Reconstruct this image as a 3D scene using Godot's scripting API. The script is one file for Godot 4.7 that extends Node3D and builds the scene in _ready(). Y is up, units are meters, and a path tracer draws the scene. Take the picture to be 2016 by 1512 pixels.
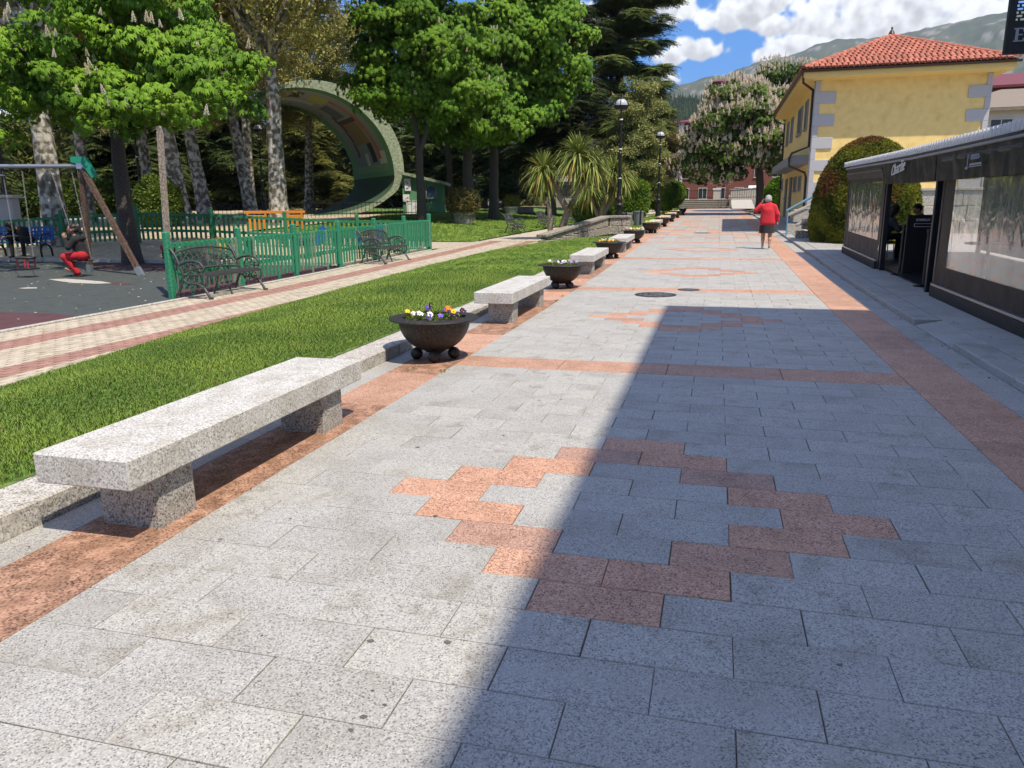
extends Node3D
# A pedestrian promenade beside a town park on a sunny spring day.

class MB:
	var v := PackedVector3Array()
	var n := PackedVector3Array()
	var c := PackedColorArray()
	var ix := PackedInt32Array()
	var col := Color.WHITE
	var tint := false

	func q(a: Vector3, b: Vector3, d: Vector3, e: Vector3) -> void:
		# corners run counter-clockwise seen from the front
		var nn := (d - a).cross(e - b).normalized()
		var k := v.size()
		v.push_back(a); v.push_back(b); v.push_back(d); v.push_back(e)
		for i in 4:
			n.push_back(nn)
			if tint: c.push_back(col)
		ix.append_array(PackedInt32Array([k, k + 2, k + 1, k, k + 3, k + 2]))

	func t(a: Vector3, b: Vector3, d: Vector3) -> void:
		var nn := (b - a).cross(d - a).normalized()
		var k := v.size()
		v.push_back(a); v.push_back(b); v.push_back(d)
		for i in 3:
			n.push_back(nn)
			if tint: c.push_back(col)
		ix.append_array(PackedInt32Array([k, k + 2, k + 1]))

	func box(o: Vector3, s: Vector3, b := Basis()) -> void:
		var x := b.x * s.x * 0.5
		var y := b.y * s.y * 0.5
		var z := b.z * s.z * 0.5
		q(o - x - y + z, o + x - y + z, o + x + y + z, o - x + y + z)
		q(o + x - y - z, o - x - y - z, o - x + y - z, o + x + y - z)
		q(o + x - y + z, o + x - y - z, o + x + y - z, o + x + y + z)
		q(o - x - y - z, o - x - y + z, o - x + y + z, o - x + y - z)
		q(o - x + y + z, o + x + y + z, o + x + y - z, o - x + y - z)
		q(o - x - y - z, o + x - y - z, o + x - y + z, o - x - y + z)

	func slab(o: Vector3, s: Vector3, e: float, b := Basis()) -> void:
		# a box with chamfered top rim and corners, no bottom: o is the centre of the top
		var hx := s.x * 0.5
		var hz := s.z * 0.5
		var top := []
		var mid := []
		var low := []
		for k in [Vector2(-1, 1), Vector2(1, 1), Vector2(1, -1), Vector2(-1, -1)]:
			top.append(o + b * Vector3(k.x * (hx - e), 0, k.y * (hz - e)))
			mid.append(o + b * Vector3(k.x * hx, -e, k.y * hz))
			low.append(o + b * Vector3(k.x * hx, -s.y, k.y * hz))
		q(top[0], top[1], top[2], top[3])
		for i in 4:
			var j := (i + 1) % 4
			q(mid[i], mid[j], top[j], top[i])
			q(low[i], low[j], mid[j], mid[i])

	func bev(o: Vector3, s: Vector3, e: float, b := Basis()) -> void:
		# a box with all its edges chamfered by e; o is its centre
		var h := s * 0.5
		var ax := [0, 1, 2]
		for a in 3:
			var u: int = ax[(a + 1) % 3]
			var w: int = ax[(a + 2) % 3]
			for sg in [-1.0, 1.0]:
				var pts := []
				for k in [[-1, -1], [1, -1], [1, 1], [-1, 1]]:
					var p := Vector3()
					p[a] = sg * h[a]
					p[u] = k[0] * (h[u] - e)
					p[w] = k[1] * (h[w] - e)
					pts.append(o + b * p)
				if sg > 0: q(pts[0], pts[1], pts[2], pts[3])
				else: q(pts[3], pts[2], pts[1], pts[0])
			# edges along axis a
			for su in [-1.0, 1.0]:
				for sw in [-1.0, 1.0]:
					var p1 := Vector3(); var p2 := Vector3(); var p3 := Vector3(); var p4 := Vector3()
					p1[a] = -(h[a] - e); p1[u] = su * h[u]; p1[w] = sw * (h[w] - e)
					p2[a] = h[a] - e; p2[u] = su * h[u]; p2[w] = sw * (h[w] - e)
					p3[a] = h[a] - e; p3[u] = su * (h[u] - e); p3[w] = sw * h[w]
					p4[a] = -(h[a] - e); p4[u] = su * (h[u] - e); p4[w] = sw * h[w]
					if su * sw > 0: q(o + b * p1, o + b * p2, o + b * p3, o + b * p4)
					else: q(o + b * p4, o + b * p3, o + b * p2, o + b * p1)
		for sx in [-1.0, 1.0]:
			for sy in [-1.0, 1.0]:
				for sz in [-1.0, 1.0]:
					var a1 := o + b * Vector3(sx * h.x, sy * (h.y - e), sz * (h.z - e))
					var a2 := o + b * Vector3(sx * (h.x - e), sy * h.y, sz * (h.z - e))
					var a3 := o + b * Vector3(sx * (h.x - e), sy * (h.y - e), sz * h.z)
					if sx * sy * sz > 0: t(a1, a2, a3)
					else: t(a3, a2, a1)

	func vert(p: Vector3, nn: Vector3) -> int:
		v.push_back(p); n.push_back(nn)
		if tint: c.push_back(col)
		return v.size() - 1

	func face(a: int, b: int, d: int) -> void:
		ix.push_back(a); ix.push_back(d); ix.push_back(b)

	func tube(p: PackedVector3Array, r: PackedFloat32Array, sides := 6, caps := true) -> void:
		var m := p.size()
		var dir := (p[1] - p[0]).normalized()
		var up := dir.cross(Vector3(0.31, 0.2, 0.93) if absf(dir.z) < 0.8 else Vector3(0.9, 0.3, 0.1)).normalized()
		var first := v.size()
		for i in m:
			var d2 := (p[mini(i + 1, m - 1)] - p[maxi(i - 1, 0)]).normalized()
			up = (up - d2 * up.dot(d2)).normalized()
			var side := d2.cross(up)
			var rr: float = r[mini(i, r.size() - 1)]
			for k in sides:
				var a := TAU * k / sides
				var nn := up * cos(a) + side * sin(a)
				vert(p[i] + nn * rr, nn)
		for i in m - 1:
			for k in sides:
				var a := first + i * sides + k
				var b := first + i * sides + (k + 1) % sides
				face(a, b, b + sides); face(a, b + sides, a + sides)
		if caps:
			for e in 2:
				var i := 0 if e == 0 else m - 1
				var d3 := (p[0] - p[1]).normalized() if e == 0 else (p[m - 1] - p[m - 2]).normalized()
				var c0 := vert(p[i], d3)
				var ring := []
				for k in sides: ring.append(vert(v[first + i * sides + k], d3))
				for k in sides:
					if e == 0: face(c0, ring[(k + 1) % sides], ring[k])
					else: face(c0, ring[k], ring[(k + 1) % sides])

	func bar(a: Vector3, b: Vector3, r: float, sides := 6) -> void:
		tube(PackedVector3Array([a, b]), PackedFloat32Array([r, r]), sides)

	func beam(a: Vector3, b: Vector3, w: float, h: float, up := Vector3.UP) -> void:
		var z := (b - a).normalized()
		var x := up.cross(z).normalized()
		if x.length() < 0.5: x = Vector3.RIGHT
		var y := z.cross(x)
		box((a + b) * 0.5, Vector3(w, h, a.distance_to(b)), Basis(x, y, z))

	func lathe(prof: PackedVector2Array, seg := 24, o := Vector3.ZERO, smooth := false, b := Basis()) -> void:
		# profile runs upwards: (radius, height)
		var m := prof.size()
		var pn := []
		for i in m - 1:
			var d := prof[i + 1] - prof[i]
			pn.append(Vector2(d.y, -d.x).normalized())
		if smooth:
			var first := v.size()
			for i in m:
				var nn: Vector2 = (pn[maxi(i - 1, 0)] + pn[mini(i, m - 2)]).normalized()
				for k in seg + 1:
					var a := TAU * k / seg
					vert(o + b * Vector3(prof[i].x * cos(a), prof[i].y, -prof[i].x * sin(a)), b * Vector3(nn.x * cos(a), nn.y, -nn.x * sin(a)))
			for i in m - 1:
				for k in seg:
					var a := first + i * (seg + 1) + k
					face(a, a + 1, a + seg + 2); face(a, a + seg + 2, a + seg + 1)
			return
		for i in m - 1:
			var first := v.size()
			var nn: Vector2 = pn[i]
			for e in 2:
				for k in seg + 1:
					var a := TAU * k / seg
					vert(o + b * Vector3(prof[i + e].x * cos(a), prof[i + e].y, -prof[i + e].x * sin(a)), b * Vector3(nn.x * cos(a), nn.y, -nn.x * sin(a)))
			for k in seg:
				var a := first + k
				face(a, a + 1, a + seg + 2); face(a, a + seg + 2, a + seg + 1)

	func ball(o: Vector3, r: Vector3, seg := 12, rings := 8) -> void:
		var first := v.size()
		for i in rings + 1:
			var f := PI * i / rings - PI / 2
			for k in seg + 1:
				var a := TAU * k / seg
				var d := Vector3(cos(f) * cos(a), sin(f), -cos(f) * sin(a))
				vert(o + d * r, (d / r).normalized())
		for i in rings:
			for k in seg:
				var a := first + i * (seg + 1) + k
				face(a, a + 1, a + seg + 2); face(a, a + seg + 2, a + seg + 1)

	func prism(poly: PackedVector2Array, h: float, x := Transform3D()) -> void:
		# polygon (counter-clockwise) in the local XY plane, extruded from z = -h / 2 to h / 2
		var tris := Geometry2D.triangulate_polygon(poly)
		var m := poly.size()
		for e in [1.0, -1.0]:
			var nn: Vector3 = (x.basis * Vector3(0, 0, e)).normalized()
			var first := v.size()
			for p in poly: vert(x * Vector3(p.x, p.y, e * h * 0.5), nn)
			for i in range(0, tris.size(), 3):
				var a := poly[tris[i]]; var b := poly[tris[i + 1]]; var d := poly[tris[i + 2]]
				var ccw := (b - a).cross(d - a) > 0.0
				if ccw == (e > 0.0): face(first + tris[i], first + tris[i + 1], first + tris[i + 2])
				else: face(first + tris[i], first + tris[i + 2], first + tris[i + 1])
		for i in m:
			var a := poly[i]; var b := poly[(i + 1) % m]
			q(x * Vector3(a.x, a.y, -h / 2), x * Vector3(b.x, b.y, -h / 2), x * Vector3(b.x, b.y, h / 2), x * Vector3(a.x, a.y, h / 2))

	func done() -> ArrayMesh:
		var m := ArrayMesh.new()
		if v.is_empty(): return m
		var a := []
		a.resize(Mesh.ARRAY_MAX)
		a[Mesh.ARRAY_VERTEX] = v
		a[Mesh.ARRAY_NORMAL] = n
		a[Mesh.ARRAY_INDEX] = ix
		if tint: a[Mesh.ARRAY_COLOR] = c
		m.add_surface_from_arrays(Mesh.PRIMITIVE_TRIANGLES, a)
		return m

# ---------------------------------------------------------------- scene tree helpers
var M := {}
var rng := RandomNumberGenerator.new()

func part(parent: Node, called: String, mesh: Mesh, m: Material, at := Vector3.ZERO, b := Basis()) -> MeshInstance3D:
	var o := MeshInstance3D.new()
	o.name = called
	o.mesh = mesh
	o.material_override = m
	o.transform = Transform3D(b, at)
	parent.add_child(o, true)
	return o

func tag(o: Node, label: String, category: String, group := "") -> Node:
	o.set_meta("label", label)
	o.set_meta("category", category)
	if group: o.set_meta("group", group)
	return o

func thing(called: String, label: String, category: String, at := Vector3.ZERO, turn := 0.0, group := "") -> Node3D:
	var o := Node3D.new()
	o.name = called
	add_child(o, true)
	o.position = at
	o.rotation.y = turn
	tag(o, label, category, group)
	return o

func single(called: String, label: String, category: String, mesh: Mesh, m: Material, at := Vector3.ZERO, turn := 0.0, group := "") -> MeshInstance3D:
	var o := part(self, called, mesh, m, at, Basis(Vector3.UP, turn))
	tag(o, label, category, group)
	return o

func struct_(called: String, mesh: Mesh, m: Material, at := Vector3.ZERO) -> MeshInstance3D:
	var o := part(self, called, mesh, m, at)
	o.set_meta("kind", "structure")
	return o

func struct_root(called: String) -> Node3D:
	var o := Node3D.new()
	o.name = called
	o.set_meta("kind", "structure")
	add_child(o, true)
	return o

func copy(o: Node3D, label: String, at: Vector3, turn := 0.0) -> Node3D:
	var r: Node3D = o.duplicate()
	r.name = o.name
	add_child(r, true)
	r.position = at
	r.rotation.y = turn
	r.set_meta("label", label)
	return r

func stuff(o: Node) -> Node:
	o.set_meta("kind", "stuff")
	return o

# ---------------------------------------------------------------- ground
func G(z: float) -> float:
	# the promenade rises gently with distance
	var d := -z
	if d < 8.0: return 0.0
	if d < 19.0: return 0.000773 * (d - 8.0) * (d - 8.0)
	return 0.0935 + 0.017 * (minf(d, 125.0) - 19.0)

func slope(z: float) -> Basis:
	return Basis(Vector3.RIGHT, atan2(G(z - 0.2) - G(z + 0.2), 0.4))

func T(x: float, z: float) -> float:
	return G(z) + 0.42 * smoothstep(-10.5, -19.0, x) * smoothstep(-18.0, -22.0, z)

func on(x: float, z: float, up := 0.0) -> Vector3:
	return Vector3(x, T(x, z) + up, z)

# ---------------------------------------------------------------- materials
func S(r: float, g: float, b: float) -> Color:
	return Color(r, g, b).linear_to_srgb()

func ntex(freq: float, oct: int, stops: Array, sd := 1, size := 512, type := FastNoiseLite.TYPE_SIMPLEX_SMOOTH, warp := 0.0, cell := FastNoiseLite.RETURN_CELL_VALUE) -> NoiseTexture2D:
	var f := FastNoiseLite.new()
	f.noise_type = type
	f.frequency = freq
	f.seed = sd
	f.fractal_octaves = oct
	f.fractal_type = FastNoiseLite.FRACTAL_FBM if oct > 1 else FastNoiseLite.FRACTAL_NONE
	f.cellular_return_type = cell
	if warp > 0.0:
		f.domain_warp_enabled = true
		f.domain_warp_amplitude = warp
		f.domain_warp_frequency = freq
	var nt := NoiseTexture2D.new()
	nt.width = size
	nt.height = size
	nt.seamless = true
	nt.noise = f
	if stops.size():
		var g := Gradient.new()
		var off := PackedFloat32Array()
		var cs := PackedColorArray()
		for s in stops:
			off.push_back(s[0])
			cs.push_back(S(s[1], s[2], s[3]))
		g.offsets = off
		g.colors = cs
		nt.color_ramp = g
	return nt

func mat(key: String, r: float, g: float, b: float, rough := 0.7, metal := 0.0) -> StandardMaterial3D:
	if M.has(key): return M[key]
	var m := StandardMaterial3D.new()
	m.resource_name = key
	m.albedo_color = S(r, g, b)
	m.roughness = rough
	m.metallic = metal
	M[key] = m
	return m

func tmat(key: String, tex: Texture2D, metres: float, rough := 0.8, bump: Texture2D = null, bump_cm := 0.0, detail: Texture2D = null, detail_m := 4.0, off := Vector3.ZERO, world := true) -> StandardMaterial3D:
	# a surface coloured by a texture that repeats every so many metres, with an optional coarser one multiplied over it
	var m := StandardMaterial3D.new()
	m.resource_name = key
	m.roughness = rough
	m.albedo_texture = tex
	m.uv1_triplanar = true
	m.uv1_world_triplanar = world
	m.uv1_scale = Vector3.ONE / metres
	m.uv1_offset = off
	m.uv1_triplanar_sharpness = 6.0
	if bump:
		m.heightmap_enabled = true
		m.heightmap_texture = bump
		m.heightmap_scale = bump_cm
	if detail:
		m.detail_enabled = true
		m.detail_albedo = detail
		m.detail_blend_mode = BaseMaterial3D.BLEND_MODE_MUL
		m.detail_uv_layer = BaseMaterial3D.DETAIL_UV_2
		m.uv2_triplanar = true
		m.uv2_world_triplanar = world
		m.uv2_scale = Vector3.ONE / detail_m
		m.uv2_offset = off * 0.37
	M[key] = m
	return m

func leafmat(key: String, r: float, g: float, b: float, back := 0.5, rough := 0.5) -> StandardMaterial3D:
	var m := mat(key, r, g, b, rough)
	m.vertex_color_use_as_albedo = true
	m.cull_mode = BaseMaterial3D.CULL_DISABLED
	if back > 0.0:
		m.backlight_enabled = true
		m.backlight = Color(back, back, back * 0.8)
	return m

# ---------------------------------------------------------------- smooth bodies (surface nets over joined tapered capsules)
func body(bones: Array, k: float, cell: float) -> ArrayMesh:
	# a bone is [from, radius, to, radius]
	var lo := Vector3(1e9, 1e9, 1e9)
	var hi := -lo
	for b in bones:
		for e in [[b[0], b[1]], [b[2], b[3]]]:
			var rr: float = e[1] + k + cell * 2.0
			lo = lo.min(e[0] - Vector3.ONE * rr)
			hi = hi.max(e[0] + Vector3.ONE * rr)
	var nx := int((hi.x - lo.x) / cell) + 2
	var ny := int((hi.y - lo.y) / cell) + 2
	var nz := int((hi.z - lo.z) / cell) + 2
	var f := PackedFloat32Array()
	f.resize(nx * ny * nz)
	f.fill(9.0)
	for b in bones:
		var a: Vector3 = b[0]
		var ra: float = b[1]
		var e: Vector3 = b[2]
		var rb: float = b[3]
		var ab := e - a
		var l2 := maxf(ab.length_squared(), 1e-8)
		var m := maxf(ra, rb) + k + cell * 2.0
		var l := (a.min(e) - Vector3.ONE * m - lo) / cell
		var h := (a.max(e) + Vector3.ONE * m - lo) / cell
		for z in range(maxi(0, int(l.z)), mini(nz, int(h.z) + 2)):
			for y in range(maxi(0, int(l.y)), mini(ny, int(h.y) + 2)):
				var at := (z * ny + y) * nx
				for x in range(maxi(0, int(l.x)), mini(nx, int(h.x) + 2)):
					var p := lo + Vector3(x, y, z) * cell
					var tt := clampf((p - a).dot(ab) / l2, 0.0, 1.0)
					var d := p.distance_to(a + ab * tt) - lerpf(ra, rb, tt)
					var o := f[at + x]
					if o > 8.0: f[at + x] = d
					else:
						var hh := maxf(k - absf(o - d), 0.0) / k
						f[at + x] = minf(o, d) - hh * hh * k * 0.25
	var mb := MB.new()
	var ids := {}
	for z in nz - 1:
		for y in ny - 1:
			for x in nx - 1:
				var base := (z * ny + y) * nx + x
				var s := Vector3.ZERO
				var cnt := 0
				var neg := 0
				var vals := [f[base], f[base + 1], f[base + nx], f[base + nx + 1], f[base + nx * ny], f[base + nx * ny + 1], f[base + nx * ny + nx], f[base + nx * ny + nx + 1]]
				for q2 in vals:
					if q2 < 0.0: neg += 1
				if neg == 0 or neg == 8: continue
				for e2 in [[0, 1], [2, 3], [4, 5], [6, 7], [0, 2], [1, 3], [4, 6], [5, 7], [0, 4], [1, 5], [2, 6], [3, 7]]:
					var d1: float = vals[e2[0]]
					var d2: float = vals[e2[1]]
					if (d1 < 0.0) != (d2 < 0.0):
						var tt := d1 / (d1 - d2)
						var c1 := Vector3(e2[0] & 1, (e2[0] >> 1) & 1, (e2[0] >> 2) & 1)
						var c2 := Vector3(e2[1] & 1, (e2[1] >> 1) & 1, (e2[1] >> 2) & 1)
						s += c1.lerp(c2, tt)
						cnt += 1
				var gr := Vector3(vals[1] + vals[3] + vals[5] + vals[7] - vals[0] - vals[2] - vals[4] - vals[6], vals[2] + vals[3] + vals[6] + vals[7] - vals[0] - vals[1] - vals[4] - vals[5], vals[4] + vals[5] + vals[6] + vals[7] - vals[0] - vals[1] - vals[2] - vals[3])
				ids[base] = mb.vert(lo + (Vector3(x, y, z) + s / cnt) * cell, gr.normalized())
	for z in range(1, nz - 1):
		for y in range(1, ny - 1):
			for x in range(1, nx - 1):
				var base := (z * ny + y) * nx + x
				var inside := f[base] < 0.0
				for ax in 3:
					var step: int = [1, nx, nx * ny][ax]
					if (f[base + step] < 0.0) == inside: continue
					var u: int = [nx, nx * ny, 1][ax]
					var w: int = [nx * ny, 1, nx][ax]
					if not (ids.has(base) and ids.has(base - u) and ids.has(base - w) and ids.has(base - u - w)): continue
					var a: int = ids[base - u - w]
					var b2: int = ids[base - w]
					var c2: int = ids[base]
					var d2: int = ids[base - u]
					if inside:
						mb.face(a, b2, c2); mb.face(a, c2, d2)
					else:
						mb.face(a, c2, b2); mb.face(a, d2, c2)
	return mb.done()

# ---------------------------------------------------------------- scattering
func scatter(parent: Node, called: String, mesh: Mesh, m: Material, xf: Array, cols: PackedColorArray) -> MultiMeshInstance3D:
	var buf := PackedFloat32Array()
	buf.resize(xf.size() * 16)
	var i := 0
	for k in xf.size():
		var t: Transform3D = xf[k]
		var cc := cols[k]
		buf[i] = t.basis.x.x; buf[i + 1] = t.basis.y.x; buf[i + 2] = t.basis.z.x; buf[i + 3] = t.origin.x
		buf[i + 4] = t.basis.x.y; buf[i + 5] = t.basis.y.y; buf[i + 6] = t.basis.z.y; buf[i + 7] = t.origin.y
		buf[i + 8] = t.basis.x.z; buf[i + 9] = t.basis.y.z; buf[i + 10] = t.basis.z.z; buf[i + 11] = t.origin.z
		buf[i + 12] = cc.r; buf[i + 13] = cc.g; buf[i + 14] = cc.b; buf[i + 15] = 1.0
		i += 16
	var mm := MultiMesh.new()
	mm.transform_format = MultiMesh.TRANSFORM_3D
	mm.use_colors = true
	mm.mesh = mesh
	mm.instance_count = xf.size()
	mm.buffer = buf
	var o := MultiMeshInstance3D.new()
	o.name = called
	o.multimesh = mm
	o.material_override = m
	o.set_meta("kind", "stuff")
	parent.add_child(o, true)
	return o

func rdir(up_bias := 0.0) -> Vector3:
	var z := rng.randf_range(-1, 1)
	var a := rng.randf() * TAU
	var r := sqrt(1 - z * z)
	return (Vector3(r * cos(a), z + up_bias, r * sin(a))).normalized()

func frame(dir: Vector3, roll: float, s: float) -> Basis:
	# +Y of the mesh points along dir
	var x := dir.cross(Vector3(0.2, 0.1, 0.97)).normalized()
	var z := x.cross(dir)
	var b := Basis(x, dir, z)
	return (b * Basis(Vector3.UP, roll)).scaled_local(Vector3(s, s, s))

# ---------------------------------------------------------------- the scene
func _ready() -> void:
	rng.seed = 7
	var cam := Camera3D.new()
	cam.name = "camera"
	cam.fov = 53.87
	cam.near = 0.05
	cam.far = 9000.0
	cam.transform = Transform3D(Basis(Vector3.UP, deg_to_rad(14.947)) * Basis(Vector3.RIGHT, deg_to_rad(-13.209)) * Basis(Vector3.BACK, deg_to_rad(-0.547)), Vector3(0, 1.597, 0))
	add_child(cam)
	cam.current = true
	var env := Environment.new()
	env.background_mode = Environment.BG_SKY
	var sky := Sky.new()
	var sm := PanoramaSkyMaterial.new()
	sm.panorama = sky_picture()
	sm.energy_multiplier = 1.0
	sky.sky_material = sm
	env.sky = sky
	env.background_energy_multiplier = 1.0
	env.tonemap_mode = Environment.TONE_MAPPER_LINEAR
	env.tonemap_exposure = 1.5
	env.sdfgi_enabled = true
	env.ssao_enabled = true
	env.ssil_enabled = true
	env.fog_enabled = true
	env.fog_density = 0.00007
	env.fog_light_color = Color(0.72, 0.8, 0.9)
	var we := WorldEnvironment.new()
	we.name = "environment"
	we.environment = env
	add_child(we)
	var sun := DirectionalLight3D.new()
	sun.name = "sun"
	sun.light_energy = 1.3
	sun.light_color = Color(1.0, 0.955, 0.88)
	sun.light_angular_distance = 0.55
	sun.shadow_enabled = true
	add_child(sun)
	sun.look_at_from_position(Vector3(42, 100, 34), Vector3.ZERO)

	materials()
	ground()
	pavement()
	kerbs()
	block_path()
	lawns()
	playground()
	hills()
	far_buildings()
	yellow_building()
	terrace()
	shade_building()
	stairs_and_steps()
	park_trees()
	right_trees()
	bushes()
	bandshell()
	fences()
	stone_benches()
	planters()
	street_furniture()
	iron_benches()
	swings()
	people()
	small_things()

func sky_picture() -> ImageTexture:
	var w := 4096
	var h := 2048
	var data := PackedFloat32Array()
	data.resize(w * h * 3)
	var f := FastNoiseLite.new()
	f.seed = 11; f.frequency = 2.6; f.fractal_octaves = 5
	var f2 := FastNoiseLite.new()
	f2.seed = 5; f2.frequency = 9.0; f2.fractal_octaves = 5; f2.fractal_gain = 0.55
	var f3 := FastNoiseLite.new()
	f3.seed = 8; f3.frequency = 34.0; f3.fractal_octaves = 6; f3.fractal_gain = 0.52
	# cumulus heaps: azimuth to the right of -Z, elevation, half width, half height, in degrees
	var heaps := []
	for a in [[1.28, 12.3, 3.31, 1.62], [-0.26, 11.85, 1.73, 1.08], [3.51, 11.41, 1.93, 1.08], [8.34, 10.92, 5.58, 2.89], [12.07, 11.16, 5.01, 2.89], [5.4, 9.69, 3.54, 1.39], [3.01, 9.58, 1.62, 0.77], [-2.11, 10.17, 2.39, 1.0], [-3.7, 9.81, 1.54, 0.85], [-3.69, 13.02, 2.0, 1.62], [-3.81, 8.46, 1.31, 0.69], [14.52, 10.08, 2.7, 2.31], [-8.84, 11.79, 3.47, 2.31], [20.44, 9.71, 4.62, 2.7]]:
		heaps.append([deg_to_rad(a[0]), deg_to_rad(a[1]), deg_to_rad(a[2]), deg_to_rad(a[3])])
	for y in h:
		var el := PI * (0.5 - (y + 0.5) / h)
		var se := sin(el)
		var ce := cos(el)
		var up := clampf(se, 0.0, 1.0)
		var t := pow(1.0 - up, 3.2)
		var br := lerpf(0.04, 0.115, t)
		var bg := lerpf(0.15, 0.33, t)
		var bb := lerpf(0.50, 0.70, t)
		var step := 1
		for x in w:
			var i := (y * w + x) * 3
			if el < -0.02:
				data[i] = 0.22; data[i + 1] = 0.22; data[i + 2] = 0.19
				continue
			var az := wrapf(TAU * (x + 0.5) / w, -PI, PI)
			var near := absf(az) < 0.62 and el < 0.34
			if not near and (x % 4 != 0 or y % 4 != 0):
				var k := ((y - y % 4 if y % 4 else y) * w + (x - x % 4)) * 3
				data[i] = data[k]; data[i + 1] = data[k + 1]; data[i + 2] = data[k + 2]
				continue
			var d := Vector3(ce * sin(az), se, -ce * cos(az))
			var den := 0.0
			var lift := 0.0
			if near:
				den = -0.75
				for hp in heaps:
					var ex: float = (az - hp[0]) / hp[2]
					if absf(ex) > 1.7: continue
					var ey: float = (el - hp[1]) / hp[3]
					if ey < 0.0: ey *= 1.5
					var r2 := ex * ex + ey * ey
					if r2 < 3.0:
						var dd := 1.0 - r2
						if dd > den - 0.2: lift = maxf(lift, clampf(0.5 + 0.5 * ey, 0.0, 1.0))
						den = maxf(den, dd)
				den = den * 0.7 + 0.75 * f3.get_noise_3dv(d) - 0.03
			else:
				var p := d / maxf(se + 0.25, 0.1)
				den = f.get_noise_3dv(p * 0.9) * 1.5 + f2.get_noise_3dv(p * 0.5) * 0.35 - 0.05
				lift = 0.6 + 0.4 * f2.get_noise_3dv(p)
			var cov := smoothstep(0.0, 0.30, den)
			var lum := 0.5 + 0.3 * smoothstep(0.1, 0.9, lift + 0.7 * f3.get_noise_3dv(d * 1.4))
			lum *= lerpf(1.0, 0.86, smoothstep(0.35, 1.0, den))
			data[i] = lerpf(br, lum * 0.97, cov)
			data[i + 1] = lerpf(bg, lum * 0.985, cov)
			data[i + 2] = lerpf(bb, lum * 1.02, cov)
	var im := Image.create_from_data(w, h, false, Image.FORMAT_RGBF, data.to_byte_array())
	return ImageTexture.create_from_image(im)

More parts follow.
